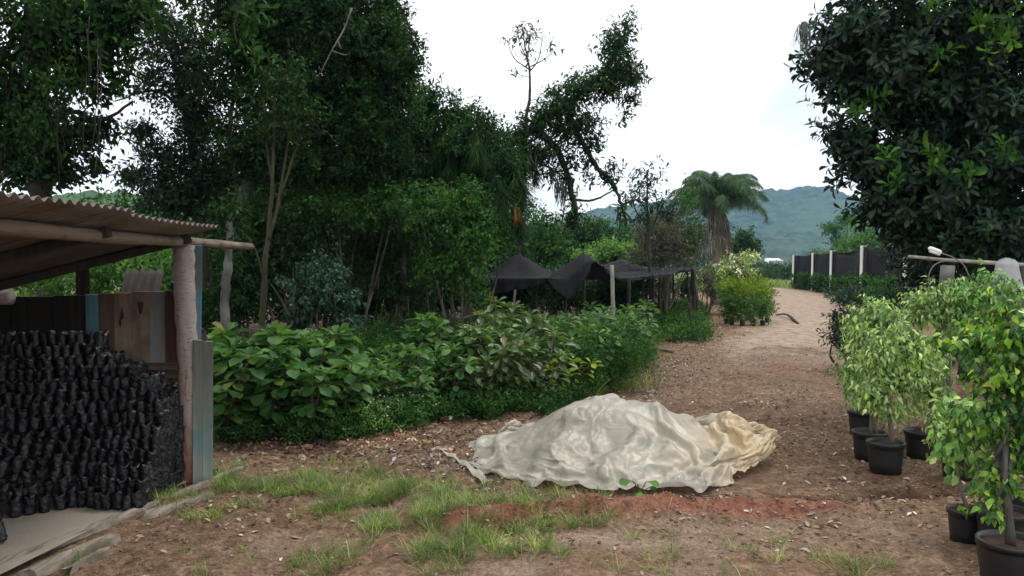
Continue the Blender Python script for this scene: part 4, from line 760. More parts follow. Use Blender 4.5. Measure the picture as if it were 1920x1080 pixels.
4, 22, 18, 18, 16, 10, 15, 20, 13, 11, 16, 12, 18, 8, 16, 17, 13, 16, 17, 17, 15, 13, 15, 14, 14, 13, 12, 14, 14, 14, 14, 14, 12, 14, 12, 13, 12, 14, 12, 13, 12, 11, 13, 14, 14, 12, 13, 13, 12, 14, 13, 14, 15, 12, 13, 14, 13, 15, 15, 14, 16, 19, 20, 19, 18, 17, 11, 2, 7, 3, -3, -2, 0, 4, 10, 4, 6, 9, 2, 12, 13, 16, 20, 20, 14, 18,
5, 21, 21, 17, 16, 10, 14, 21, 13, 11, 8, 17, 18, 9, 17, 15, 17, 16, 16, 17, 14, 14, 15, 14, 14, 13, 13, 13, 14, 14, 14, 13, 13, 13, 12, 13, 13, 13, 12, 12, 13, 13, 10, 13, 13, 13, 12, 12, 13, 13, 13, 14, 13, 14, 12, 13, 13, 14, 15, 13, 16, 17, 18, 22, 18, 14, 6, 7, 12, -3, -2, -2, 1, 4, 10, 15, 6, 5, 3, 8, 11, 16, 19, 18, 20, 16,
8, 21, 15, 14, 15, 19, 15, 21, 8, 8, 12, 13, 16, 15, 17, 15, 17, 17, 16, 16, 15, 15, 14, 14, 14, 14, 13, 13, 14, 14, 13, 13, 13, 12, 13, 13, 13, 13, 11, 12, 12, 12, 13, 11, 12, 13, 12, 13, 13, 12, 13, 13, 13, 13, 12, 13, 14, 13, 15, 12, 14, 17, 19, 19, 17, 9, 7, 12, 11, -2, -3, -3, 1, 6, 13, 13, 10, 4, 6, 6, 11, 13, 18, 17, 18, 19,
2, 18, 16, 16, 18, 19, 19, 18, 8, 4, 12, 12, 17, 15, 17, 17, 16, 17, 18, 15, 15, 15, 14, 15, 13, 14, 14, 13, 14, 13, 14, 12, 13, 13, 13, 13, 13, 11, 12, 12, 12, 13, 11, 12, 12, 12, 12, 12, 13, 11, 12, 13, 13, 13, 14, 13, 13, 14, 13, 13, 13, 15, 18, 18, 13, 7, 9, 11, 13, 4, -8, -4, 5, 11, 11, 13, 12, 7, 4, 2, 11, 10, 16, 18, 18, 19,
-3, 17, 19, 14, 19, 23, 19, 19, 14, 4, 5, 15, 12, 16, 18, 16, 17, 17, 17, 17, 14, 16, 14, 15, 14, 13, 15, 13, 14, 13, 13, 14, 12, 14, 13, 13, 12, 12, 13, 12, 13, 11, 11, 12, 8, 12, 12, 12, 12, 12, 13, 12, 12, 14, 14, 15, 14, 13, 13, 13, 12, 14, 16, 15, 12, 11, 13, 10, 8, 2, -8, 3, 7, 11, 8, 11, 11, 11, 8, -1, 4, 14, 12, 17, 16, 20,
6, 13, 20, 16, 18, 19, 21, 16, 15, 12, 7, 6, 14, 14, 16, 17, 18, 17, 17, 16, 15, 16, 15, 14, 14, 14, 15, 14, 13, 14, 13, 14, 14, 13, 12, 12, 13, 12, 12, 12, 13, 11, 12, 11, 11, 12, 12, 12, 11, 12, 13, 15, 11, 13, 13, 13, 14, 14, 13, 14, 13, 12, 15, 15, 15, 11, 12, 7, 0, 5, -3, -1, 11, 11, 11, 10, 11, 10, 1, 7, 6, 7, 13, 17, 18, 14,
4, 8, 25, 17, 16, 20, 16, 16, 18, 15, 11, 7, 8, 11, 15, 16, 18, 17, 18, 15, 16, 15, 15, 15, 14, 15, 14, 15, 13, 14, 13, 14, 14, 14, 12, 13, 12, 12, 13, 12, 11, 13, 12, 12, 12, 14, 12, 11, 11, 12, 11, 13, 12, 13, 13, 13, 13, 14, 13, 14, 14, 14, 14, 13, 14, 13, 8, 4, 4, 4, 4, 0, 5, 10, 12, 13, 9, 10, 6, 1, 6, 8, 10, 14, 20, 18,
8, 4, 19, 18, 16, 18, 22, 13, 15, 17, 15, 12, 11, 8, 10, 12, 17, 18, 17, 16, 15, 16, 15, 14, 15, 14, 15, 15, 14, 13, 14, 14, 14, 14, 13, 13, 12, 13, 12, 12, 12, 13, 12, 13, 12, 12, 12, 11, 11, 12, 13, 13, 12, 13, 13, 13, 13, 14, 13, 13, 14, 15, 13, 13, 12, 9, 7, 7, 8, 8, 4, 2, 1, 10, 7, 10, 15, 11, 9, -1, -1, 13, 12, 9, 17, 21,
0, 8, 14, 18, 17, 20, 18, 20, 11, 11, 15, 15, 18, 13, 9, 7, 11, 17, 17, 16, 15, 16, 15, 15, 15, 15, 15, 15, 14, 14, 13, 14, 15, 14, 13, 13, 12, 13, 13, 12, 12, 13, 12, 12, 12, 13, 12, 12, 12, 12, 13, 13, 12, 13, 13, 13, 14, 13, 13, 13, 13, 13, 13, 12, 12, 11, 10, 9, 8, 6, 6, 2, -1, 5, 11, 1, 14, 15, 14, -5, 3, 7, 16, 10, 13, 17,
-275, -11, -17, -15, -12, -1, -3, -3, -5, -9, -9, -12, -11, -16, -16, -14, -12, -9, -4, -1, -1, -2, -3, -3, -4, -5, -4, -3, -3, -2, -2, -1, 0, 2, 2, 4, -6, -6, -2, 1, 4, 9, -2, 0, 0, 1, -1, -6, -8, -8, -12, -6, -1, 5, 9, 10, 13, 15, 9, 6, 7, 9, 11, 12, 13, 6, 10, 16, 12, 16, 13, 16, 16, 19, 15, 12, 14, 9, 13, 16, 17, 19, 16, 15, 11, 15,
-4, 0, -15, -17, -17, -7, -2, -3, -6, -8, -11, -11, -9, -6, -13, -10, -8, -8, -4, -6, -5, -5, -5, -4, -2, 0, -1, -4, -2, -2, -2, -1, 0, 0, 3, 0, -8, -3, 1, 0, 6, 2, 3, 3, 0, 0, -1, -5, -6, -7, -7, -5, 0, 2, 5, 7, 8, 9, 10, 10, 8, 12, 12, 12, 13, 10, 7, 9, 15, 14, 12, 15, 17, 18, 13, 16, 9, 9, 15, 15, 19, 15, 13, 13, 15, 11,
0, -5, -6, -14, -17, -13, -9, -5, -7, -7, -5, -3, 1, -8, -6, -11, -10, -8, -5, -7, -6, -6, -5, -4, -3, 0, -2, -1, -1, -2, -1, -1, -1, 0, 0, -4, -5, -2, 1, 3, 3, 4, 2, 2, 1, -1, 0, -1, -2, -3, -5, -5, -3, 0, 2, 3, 8, 7, 6, 9, 10, 11, 9, 12, 11, 11, 11, 10, 12, 14, 13, 14, 18, 18, 12, 12, 10, 10, 12, 17, 15, 14, 14, 15, 14, 16,
7, -6, -7, -9, -17, -10, -13, -9, -7, -4, 0, -2, -1, -5, -7, -10, -9, -7, -7, -7, -7, -5, -5, -3, -2, -2, -1, 0, -1, -1, 0, -3, -4, -1, 1, -3, -5, -4, 5, 2, 4, 5, 3, -1, 0, -1, -2, 0, -1, 1, -2, -2, -3, 0, -1, -2, 6, 6, 3, 11, 8, 9, 9, 10, 10, 9, 10, 12, 13, 13, 14, 15, 17, 15, 13, 5, 14, 14, 14, 15, 9, 15, 16, 15, 13, 16,
15, -6, -5, -10, -18, -12, -8, -8, -7, -4, -3, -2, -1, -4, -9, -11, -9, -7, -8, -7, -6, -5, -4, -2, 1, -2, -1, -1, -2, 0, -2, -7, -3, 2, 2, -6, -2, -5, 1, 8, 9, 5, 2, -1, -4, -2, -3, -2, 0, 1, 2, 0, -1, -1, -2, -2, -1, 9, 0, 8, 8, 11, 10, 8, 8, 11, 12, 9, 10, 15, 13, 18, 17, 6, 10, 14, 8, 16, 18, 15, 8, 9, 17, 16, 15, 12,
17, -6, -10, -10, -11, -11, -8, -9, -7, -6, -3, -5, -9, -6, -5, -9, -6, -8, -6, -4, -4, -3, -2, -2, -2, -2, -3, -2, -2, -4, -6, -3, -2, 4, 0, -5, -4, -3, 7, 9, 3, 3, 6, 1, -2, -3, -4, -3, -2, 0, -1, 1, 1, 0, 0, -1, -3, 1, 4, 5, 11, 8, 11, 9, 10, 7, 10, 12, 13, 11, 11, 16, 17, 11, 10, 13, 8, 8, 15, 19, 12, 8, 12, 15, 16, 14,
16, -7, -9, -10, -10, -9, -9, -10, -8, -7, -6, -7, -8, -6, -7, -6, -5, -7, -3, -3, -5, -6, -2, -2, -1, -2, -3, -2, -3, -4, -6, -4, 0, 4, -3, -4, -4, 3, 8, 7, 3, 1, 5, 4, 0, -2, -3, -3, -3, -4, -4, -1, 1, 1, 1, 0, -3, -2, 4, 5, 9, 9, 12, 11, 10, 8, 8, 11, 13, 8, 13, 12, 13, 12, 7, 17, 13, 9, 8, 15, 16, 13, 11, 12, 10, 15,
12, -8, -9, -8, -8, -10, -9, -11, -8, -7, -7, -8, -7, -7, -5, -5, -3, -6, -3, -3, -10, -9, -6, -4, -2, -2, -1, 2, 1, -4, -5, -2, -1, 3, -4, -4, 1, 5, 4, 5, 5, 3, 4, 5, -2, -3, -3, -5, 2, -1, -4, -3, 0, -2, -1, -6, -4, 5, 5, 3, 9, 11, 12, 10, 9, 9, 9, 12, 9, 12, 14, 5, 9, 19, 7, 8, 17, 14, 8, 7, 14, 16, 11, 9, 14, 17,
7, -9, -9, -9, -9, -9, -8, -8, -8, -5, -7, -6, -7, -4, -4, -5, -3, -7, -3, -6, -12, -8, -8, -5, -3, 0, 0, -1, 1, 1, -4, -3, 1, 1, -4, -1, 2, -1, 9, 6, 3, 5, 3, -2, -3, -2, -2, -3, -3, 9, 1, -3, -7, -8, -5, -2, -3, -1, 4, 9, 13, 10, 9, 11, 11, 9, 12, 8, 9, 6, 15, 14, 3, 11, 16, 10, 10, 18, 10, 4, 9, 13, 13, 14, 17, 8,
9, -9, -8, -9, -9, -8, -7, -9, -8, -4, -6, -5, -5, -3, -8, -7, -4, -3, -5, -10, -7, -8, -7, -5, -3, 1, 0, -1, -1, -2, 1, -3, -1, 3, -4, 0, 2, 0, 6, 4, 3, 6, 3, -1, 0, -1, -1, 0, -2, -4, -3, 2, -3, -4, -5, -5, -4, 1, 1, 3, 10, 13, 12, 11, 11, 10, 12, 7, 5, 8, 9, 11, 13, 9, 9, 11, 15, 15, 15, 9, 5, 10, 13, 16, 15, 13,
6, -9, -9, -8, -8, -6, -6, -8, -9, -3, -4, -5, -4, -6, -9, -7, -4, -4, -6, -4, -7, -8, -6, -5, -3, 1, 0, -1, -1, -2, -3, -1, 1, 2, -2, -1, 3, 2, 2, 6, 3, 2, 6, 1, 0, -1, -1, -2, -1, 0, -5, -7, -1, 2, -5, -9, 0, 1, 0, 1, 4, 9, 12, 10, 10, 13, 13, 9, 6, 3, 6, 9, 14, 14, 12, 9, 10, 13, 16, 14, 11, 9, 11, 13, 13, 12,
10, -9, -12, -7, -6, -6, -5, -9, -8, -5, -3, -3, -4, -7, -7, -8, -6, -6, -2, -2, -6, -6, -6, -6, -5, 0, 1, -1, -1, -4, -2, 0, 2, 1, 0, 1, 1, 3, 4, 5, 3, 2, 1, 4, -2, -2, -2, -2, -2, -2, -2, -3, 1, 0, -8, -8, 3, 0, -1, 1, 3, 6, 10, 11, 9, 5, 11, 18, 9, 4, 6, 6, 8, 10, 13, 15, 12, 10, 9, 14, 13, 14, 10, 12, 14, 13,
0, -6, -6, -6, -6, -5, -9, -6, -7, -5, -3, -3, -4, -6, -6, -7, -7, -6, -7, 1, -3, -5, -7, -10, -1, 0, -1, 0, -1, -3, -1, 1, 1, 2, 1, 2, 1, 2, 5, 6, 4, 2, 0, -2, 3, -3, -2, -2, -3, -3, -3, 0, -1, -1, -10, -7, 1, 1, 0, 1, 4, 6, 7, 10, 4, 8, 6, 14, 17, 9, 6, 7, 7, 7, 11, 18, 14, 8, 6, 13, 19, 14, 11, 9, 11, 10,
8, -5, -5, -6, -5, -6, -8, -6, -6, -5, -4, -3, -5, -5, -5, -7, -6, -6, -7, -7, -7, -5, -4, -3, 0, 1, 0, -1, -1, -1, 0, 0, 1, 2, 2, 2, 2, 2, 3, 7, 4, 3, 2, -1, -1, -1, -2, -2, -3, -4, -3, -1, -3, -4, -10, -5, 1, 0, 1, 1, 4, 4, 7, 5, 5, 10, 5, 10, 13, 16, 10, 8, 5, 10, 6, 14, 18, 11, 8, 8, 14, 17, 16, 10, 10, 3,
7, -2, -6, -5, -5, -5, -7, -6, -5, -5, -4, -3, -5, -5, -7, -6, -6, -5, -6, -7, -7, -6, -5, -3, 1, 1, 1, -1, -3, 0, 1, 0, 2, 3, 2, 1, 2, 3, 3, 4, 2, 3, 6, 3, -1, -2, -2, -3, -3, -4, -4, -2, -3, -6, -12, -2, 1, 1, 1, -1, 2, 6, 4, 6, 3, 8, 7, 11, 9, 14, 13, 10, 1, 8, 13, 13, 14, 13, 13, 8, 11, 13, 16, 14, 9, 1,
10, -2, -5, -5, -5, -5, -5, -6, -5, -5, -4, -4, -3, -7, -6, -7, -5, -5, -5, -6, -7, -8, -6, -1, 1, 1, 2, -1, -2, -1, 1, 0, 2, 2, 2, 2, 3, 3, 2, 4, 3, 1, 3, 5, 3, -1, -3, -3, -3, -4, -5, -2, -5, -11, -10, 2, 2, 2, 0, -2, -1, 5, 5, 4, 4, 6, 9, 8, 12, 13, 11, 5, 6, 4, 16, 12, 13, 15, 14, 12, 10, 8, 13, 13, 12, 3,
11, -2, -5, -5, -5, -4, -4, -5, -6, -5, -4, -4, -5, -5, -6, -6, -6, -5, -5, -3, -6, -7, -6, -4, 0, 1, -2, 0, -1, 1, 2, 1, 1, 1, 3, 3, 2, 3, 3, 3, 4, 1, 1, 2, 3, 3, 0, -3, -4, -5, -6, -4, -7, -13, -6, 4, 2, 0, 0, 1, -3, 1, 7, 3, 5, 6, 9, 6, 13, 11, 7, 7, 3, 9, 13, 11, 12, 12, 15, 16, 13, 12, 7, 7, 11, 9,
11, -3, -4, -5, -5, -4, -3, -5, -5, -5, -4, -4, -6, -5, -5, -6, -5, -6, -5, -4, -4, -4, -6, -4, -3, 0, -1, -2, 1, 2, 2, 2, 1, 0, 1, 5, 3, 3, 3, 3, 3, 3, 0, 1, 3, 3, 1, -2, -4, -6, -6, -7, -11, -9, -4, -1, 4, 0, 1, 2, -2, -1, 4, 6, 4, 6, 7, 8, 10, 10, 7, 5, 4, 10, 10, 13, 9, 11, 13, 14, 17, 14, 10, 8, 8, 5,
10, -2, -4, -4, -5, -4, -4, -4, -5, -4, -4, -4, -6, -6, -5, -5, -6, -4, -5, -5, -4, -4, -4, -3, -3, -2, -1, -2, 1, 2, 3, 2, 1, -1, 1, 5, 5, 3, 3, 3, 3, 3, 1, 1, 0, 2, 2, 1, -4, -6, -7, -11, -12, -5, -4, -2, 0, -2, 3, 4, 0, -3, 4, 6, 4, 6, 7, 7, 7, 10, 5, 5, 4, 11, 11, 12, 12, 11, 8, 13, 14, 14, 14, 11, 7, 4,
11, -2, -3, -4, -4, -4, -5, -3, -5, -4, -4, -5, -6, -6, -4, -5, -6, -4, -4, -4, -5, -3, -4, -2, -4, -2, -3, -2, 1, 4, 2, 2, 2, 0, 0, 4, 5, 5, 3, 3, 3, 4, 1, 1, -1, 1, 2, 0, -1, -6, -8, -12, -11, -5, -4, -2, -2, -1, 0, 2, 4, -3, 2, 7, 4, 5, 7, 7, 6, 6, 5, 6, 5, 8, 11, 11, 11, 10, 14, 12, 13, 11, 11, 11, 9, 7,
11, -1, -3, -3, -4, -4, -5, -4, -4, -4, -4, -5, -6, -6, -3, -6, -5, -5, -3, -4, -4, -4, -3, -3, -3, -2, -2, -2, -3, 4, 1, -1, 7, 3, 0, 3, 6, 5, 3, 4, 2, 3, 3, 1, -1, -1, 0, 0, -1, -2, -9, -12, -12, -5, -3, -2, -2, -1, -1, 0, 0, 2, 2, 5, 5, 4, 7, 7, 6, 5, 5, 2, 8, 8, 9, 9, 10, 13, 13, 13, 13, 12, 8, 6, 8, 10,
13, -2, -2, -3, -3, -5, -4, -4, -5, -3, -5, -6, -6, -4, -4, -5, -5, -4, -5, -3, -4, -4, -2, -3, -2, -2, -2, -1, -3, 0, -1, 3, 4, 7, 2, 2, 5, 6, 3, 3, 3, 2, 4, 1, 0, -2, 0, 0, -1, -3, -8, -13, -11, -5, -3, -3, -2, 0, -1, 0, -1, 0, 3, 4, 4, 4, 6, 7, 6, 5, 3, 0, 10, 9, 7, 6, 13, 11, 10, 14, 13, 12, 9, 8, 8, 9,
12, -1, -1, -3, -3, -4, -4, -5, -5, -5, -4, -6, -5, -4, -4, -5, -4, -5, -4, -4, -4, -3, -2, -2, -1, -2, -1, -2, 0, -2, 0, 2, 4, 4, 5, 4, 3, 5, 3, 3, 2, 3, 3, 2, 0, -1, -1, -1, -1, -2, -7, -12, -12, -5, -4, -3, -2, -1, 0, 0, 0, -3, 3, 4, 3, 3, 5, 7, 6, 6, 1, -1, 6, 12, 6, 6, 10, 11, 10, 12, 9, 13, 12, 9, 5, 9,
13, 0, -2, -2, -3, -3, -4, -7, -5, -6, -5, -4, -5, -4, -3, -4, -4, -5, -4, -4, -4, -3, -2, -1, -1, 0, -1, -1, 0, 0, 1, -1, 4, 3, 3, 6, 4, 2, 4, 2, 2, 3, 3, 2, 1, -1, -2, -1, -1, -1, -5, -12, -11, -6, -5, -4, -2, -1, -1, 0, -1, -1, 3, 1, 4, 2, 4, 6, 7, 5, 1, -1, -3, 13, 13, 4, 7, 11, 8, 10, 11, 6, 12, 13, 9, 3,
14, -1, -1, -2, -3, -3, -4, -7, -7, -4, -4, -5, -4, -4, -4, -4, -4, -4, -4, -4, -4, -2, -3, -1, 0, -1, 1, 2, -1, 1, 1, 1, 2, 2, 2, 2, 7, 2, 3, 1, 3, 3, 3, 2, 0, -1, -2, 0, -1, -1, -3, -11, -11, -5, -6, -5, -4, 0, -1, 0, -1, 0, 2, 0, 2, 2, 3, 6, 6, 5, 1, -1, -8, 8, 10, 14, 5, 7, 11, 10, 8, 9, 8, 12, 7, 9,
13, 0, -2, -1, -3, -3, -4, -7, -6, -4, -5, -5, -5, -3, -4, -4, -3, -4, -5, -4, -2, -3, -3, -1, 1, 0, 0, 1, 4, 1, -1, -1, 1, 1, 4, 3, 6, 2, 1, 2, 3, 3, 3, 2, 1, -1, -2, 0, -1, -1, -1, -11, -9, -5, -6, -6, -6, -1, 0, -1, 0, 0, 2, -1, 0, 2, 3, 4, 7, 4, 0, -4, -7, 6, 9, 14, 8, 3, 11, 11, 8, 8, 9, 9, 10, 8,
14, -1, -1, -2, -2, -3, -5, -6, -5, -4, -6, -5, -5, -3, -5, -3, -3, -4, -4, -4, -3, -2, -3, 0, 1, 0, -1, 0, 3, 5, 2, 0, 1, 2, 0, 2, 5, 0, 2, 1, 4, 3, 4, 3, 0, 0, -2, -1, -1, 0, -2, -10, -7, -5, -6, -7, -6, -2, 0, -1, -1, 1, 1, 0, -3, 1, 4, 3, 5, 5, -3, -7, -4, 3, 10, 8, 9, 2, 10, 12, 11, 8, 9, 10, 10, 7,
14, -1, -2, -1, -2, -3, -5, -5, -4, -5, -8, -3, -5, -3, -5, -5, -2, -3, -4, -4, -3, -3, -2, 1, 1, -1, -3, 0, 1, 3, 2, 3, 4, 5, 0, 2, 1, 1, 0, 3, 5, 2, 5, 3, 0, 0, -1, -2, 0, 0, -2, -10, -6, -4, -6, -7, -7, -3, -1, -1, 0, 0, 1, 0, -4, 0, 4, 3, 3, 4, -5, -8, -1, 4, 2, 4, 6, 7, 10, 11, 11, 10, 9, 12, 10, 9,
14, -2, -1, -2, -2, -3, -4, -4, -4, -5, -8, -5, -3, -5, -3, -5, -2, -3, -4, -4, -4, -1, -2, 0, 1, -1, -3, 0, 1, 2, 3, 6, 6, 1, 1, 2, 0, 1, 0, 3, 4, 4, 3, 5, 0, 0, -1, -2, 0, 1, -5, -8, -5, -3, -6, -8, -7, -3, -3, -1, 0, 1, 1, -1, -5, 0, 2, 0, 4, 3, -6, -7, 0, 4, 1, 2, 6, 6, 10, 10, 13, 9, 7, 12, 9, 4,
14, -1, -2, -2, -3, -2, -3, -3, -4, -5, -8, -6, -6, -2, -3, -4, -3, -2, -4, -5, -3, -3, -1, -1, 2, -2, -3, 1, 1, 3, 4, 7, 5, 0, 2, 1, 0, 1, 0, 4, 4, 4, 5, 2, 2, 0, -2, -1, 0, -2, -6, -6, -3, -3, -7, -7, -6, -5, -3, -1, -1, 1, 1, -2, -5, -1, 1, 0, -1, 1, -3, -6, 2, 3, 0, 2, 2, 6, 7, 7, 15, 9, 10, 13, 10, 5,
15, -2, -2, -3, -2, -2, -3, -3, -3, -4, -8, -6, -6, -4, -2, -4, -2, -3, -4, -4, -4, -2, -2, 0, 0, -3, -1, 1, 2, 2, 4, 8, 4, 1, 2, 1, 1, 1, 0, 4, 5, 4, 5, 2, 1, 0, -1, -2, -1, -4, -5, -4, -3, -3, -7, -6, -6, -5, -3, -2, -1, 1, -1, -4, -3, -1, 0, 0, -3, -2, -4, -4, 3, 3, -2, 1, 1, 1, 9, 8, 9, 15, 11, 9, 10, 10,
14, -1, -4, -1, -3, -2, -2, -4, -4, -3, -5, -7, -6, -4, -4, -2, -4, -2, -4, -3, -4, -2, -3, 0, -1, -1, -1, 1, 2, 2, 3, 5, 5, 4, 2, 1, 2, 0, 3, 4, 4, 5, 3, 2, 1, 0, -1, -1, -3, -3, -4, -5, -4, -4, -5, -7, -4, -4, -5, -3, -1, 1, -3, -5, -2, -1, 0, -1, -4, -6, -6, 1, -1, 4, -6, 3, 1, 5, 5, 10, 1, 14, 10, 8, 14, 13,
14, -2, -3, -2, -2, -2, -2, -4, -3, -4, -4, -5, -6, -6, -4, -3, -2, -4, -2, -4, -3, -3, -2, -2, 0, -1, -1, 1, 2, 2, 4, 4, 4, 4, 3, 2, 2, 2, 3, 4, 5, 4, 3, 1, 1, 0, -1, -2, -2, -4, -4, -5, -4, -4, -7, -4, -3, -5, -5, -3, -2, -1, -6, -3, -1, -1, -1, -3, -6, -7, -4, -2, 1, -2, -4, -2, 4, 0, 12, 13, 0, 3, 12, 9, 11, 14,
12, -1, -3, -1, -2, -3, -1, -4, -3, -4, -4, -4, -6, -5, -4, -4, -3, -3, -3, -3, -4, -2, -3, -1, -1, 0, -1, 0, 2, 3, 4, 4, 4, 3, 3, 3, 3, 3, 4, 4, 4, 3, 2, 1, 1, 1, -1, -2, -2, -4, -4, -5, -4, -6, -6, -3, -3, -5, -5, -3, -5, -5, -9, 4, -1, -2, -2, -4, -7, -6, -4, -3, -1, 0, -7, -4, -2, 5, 16, 3, 3, 7, 10, 10, 7, 11,
12, -2, -2, 0, -2, -2, -2, -3, -3, -4, -4, -4, -4, -5, -5, -4, -3, -3, -4, -3, -3, -3, -2, -2, 0, -1, 0, 1, 2, 3, 4, 3, 3, 4, 3, 4, 4, 3, 5, 4, 3, 0, 2, 3, 1, 1, -1, -2, -2, -4, -4, -4, -5, -7, -7, -5, -4, -3, -3, -5, -8, -8, -4, 6, -2, -4, -4, -4, -7, -6, -5, -4, 0, -6, -5, -7, -2, 6, 10, 8, 4, 8, 7, 11, 7, 12,
12, -2, -2, 0, -1, -2, -2, -3, -2, -4, -3, -4, -4, -5, -4, -4, -5, -3, -3, -3, -3, -3, -2, -2, -1, 0, 1, 1, 3, 3, 3, 3, 3, 3, 3, 4, 5, 4, 5, 2, 1, 2, 2, 2, 3, 1, 0, -3, -3, -3, -4, -4, -5, -8, -8, -6, -5, -4, -1, -6, -10, -6, -1, 4, -3, -5, -4, -5, -7, -6, -5, -5, -8, -4, -10, 1, -7, 5, 12, 5, 11, 6, 10, 8, 2, 10,
12, -2, -2, -1, 1, -1, -2, -3, -3, -3, -3, -4, -3, -4, -5, -4, -4, -5, -3, -2, -3, -3, -2, -2, -1, 0, 1, 2, 3, 3, 3, 3, 2, 2, 3, 5, 5, 3, 5, 2, 1, 3, 2, 4, 3, 1, -1, -4, -2, -4, -3, -4, -5, -8, -9, -5, -7, -5, -2, -6, -11, -3, -2, -1, 1, -5, -4, -6, -8, -7, -6, -7, -9, -10, -3, -4, -9, 4, 13, 15, 7, 5, 2, 6, 12, 6,
12, -3, -1, -2, 1, 0, -1, -2, -4, -2, -3, -3, -4, -4, -4, -4, -5, -4, -3, -3, -2, -3, -2, -2, -1, 0, 1, 2, 4, 3, 4, 1, 2, 2, 3, 5, 4, 3, 3, 3, 3, 2, 3, 4, 3, 2, -2, -3, -2, -4, -3, -4, -6, -8, -8, -6, -7, -5, -5, -8, -6, -4, -2, -4, 2, -4, -4, -9, -8, -9, -7, -8, -10, -8, -6, -7, -3, 5, 9, 14, -2, 12, 7, 6, 9, 7,
11, -2, -1, -2, 0, 1, -1, -1, -3, -2, -2, -3, -4, -5, -3, -5, -4, -4, -3, -3, -2, -3, -2, -2, -1, 0, 1, 2, 4, 4, 3, 1, 2, 2, 3, 5, 4, 2, 3, 4, 3, 2, 4, 4, 2, 2, -3, -2, -2, -3, -3, -4, -6, -8, -9, -5, -7, -6, -7, -7, -5, -7, 1, 0, -3, -8, -8, -4, -9, -10, -9, -8, -11, -10, -7, -4, -2, 6, 7, 13, -5, 12, 8, 8, 8, 7,
11, -1, -2, 0, 0, -1, -1, -1, 0, -3, -1, -2, -4, -4, -6, -5, -2, -4, -3, -3, -4, -1, -2, -1, -2, 0, 1, 2, 3, 4, 4, 1, 2, 2, 3, 3, 4, 4, 3, 4, 3, 3, 3, 4, 2, 2, -3, -2, -2, -2, -4, -4, -5, -8, -9, -5, -7, -7, -7, -7, -7, -5, 3, -8, -7, -5, -3, -4, -11, -13, -9, -9, -12, -12, -5, -4, -2, 5, 11, 5, -1, 10, 8, 10, 7, 6,
10, -1, -1, 1, 0, 0, -2, -2, -1, 0, -1, -1, -4, -3, -6, -7, -3, -1, -4, -3, -3, -1, -2, -1, -2, -1, 1, 2, 3, 4, 4, 2, 2, 1, 3, 3, 1, 5, 6, 4, 3, 3, 2, 4, 3, 1, -3, -2, -2, -1, -4, -4, -5, -7, -8, -7, -6, -6, -9, -7, -6, -5, 0, -8, -4, -3, -6, -12, -14, -7, -11, -12, -11, -8, -7, -8, -4, 10, 1, 2, 11, 9, 9, 8, 10, 6,
8, 0, 0, -1, -1, -2, -2, -2, 1, 3, 1, 1, -4, -2, -5, -7, -5, -2, -1, -5, -3, 0, -3, -1, -1, -1, 1, 1, 3, 3, 4, 2, 2, 2, 0, 3, 3, 3, 7, 6, 4, 3, 2, 3, 3, 1, -2, -2, -3, -1, -3, -4, -5, -6, -7, -6, -6, -8, -9, -6, -7, -4, -4, -5, -2, -4, -9, -13, -16, -12, -9, -12, -10, -8, -8, -11, -5, 6, 3, 8, 9, 8, 6, 7, 8, 8,
8, -5, 2, -3, -3, -1, 5, 1, 1, 0, 3, 2, 0, -4, -4, -6, -6, -4, 0, -4, -3, -1, -2, -2, -1, -1, 1, 1, 3, 2, 4, 2, 2, 1, 1, 2, 4, 4, 6, 7, 3, 2, 2, 5, 2, 2, -2, -2, -3, 0, -4, -3, -5, -6, -5, -5, -7, -9, -8, -7, -6, -5, -6, -3, -1, -6, -9, -14, -17, -15, -9, -12, -9, -9, -12, -11, -4, 2, 7, 4, 13, 7, 6, 7, 7, 6,
4, -5, -3, 2, 3, 1, 5, 4, 1, -3, 4, 4, -1, -3, -4, -6, -6, -5, 0, -3, -4, -2, -1, -2, -1, -1, 1, 1, 2, 3, 3, 3, 0, 2, 3, 2, 3, 5, 5, 6, 3, 0, 3, 5, 4, 1, -2, -2, -1, -3, -3, -2, -4, -6, -4, -4, -8, -8, -8, -7, -6, -6, -8, -2, 0, -5, -10, -14, -19, -17, -10, -13, -9, -11, -17, -11, -3, 1, 5, 8, 8, 3, 11, 12, 6, 7,
5, -5, 0, 1, 4, 6, 3, 5, 2, -3, 0, 7, 2, -3, -5, -5, -6, -6, 0, -2, -5, -3, 0, -2, -1, -1, 0, 2, 2, 2, 3, 1, 3, 2, 3, 2, 4, 5, 5, 6, 2, 0, 4, 4, 3, 0, -2, 0, -1, -5, 0, -3, -4, -5, -4, -4, -7, -7, -6, -7, -6, -10, -8, -2, -3, -8, -4, -14, -20, -16, -11, -14, -13, -15, -14, -12, -3, 0, 3, 7, 2, 10, 7, 10, 13, 8,
3, -5, -1, 7, 7, 4, 5, 6, -2, -1, 3, 5, 6, -4, -4, -6, -5, -6, -1, -2, -4, -4, -2, 0, -1, -1, 0, 1, 2, 3, 2, 2, 1, 4, 3, 2, 5, 5, 5, 5, 2, 2, 3, 3, 3, -1, 0, 0, -4, -4, 0, -3, -3, -4, -4, -4, -7, -6, -5, -5, -8, -11, -9, -4, -6, -6, -2, -15, -17, -16, -14, -15, -16, -15, -16, -11, -3, 0, -3, 3, 10, 6, 7, 7, 9, 13,
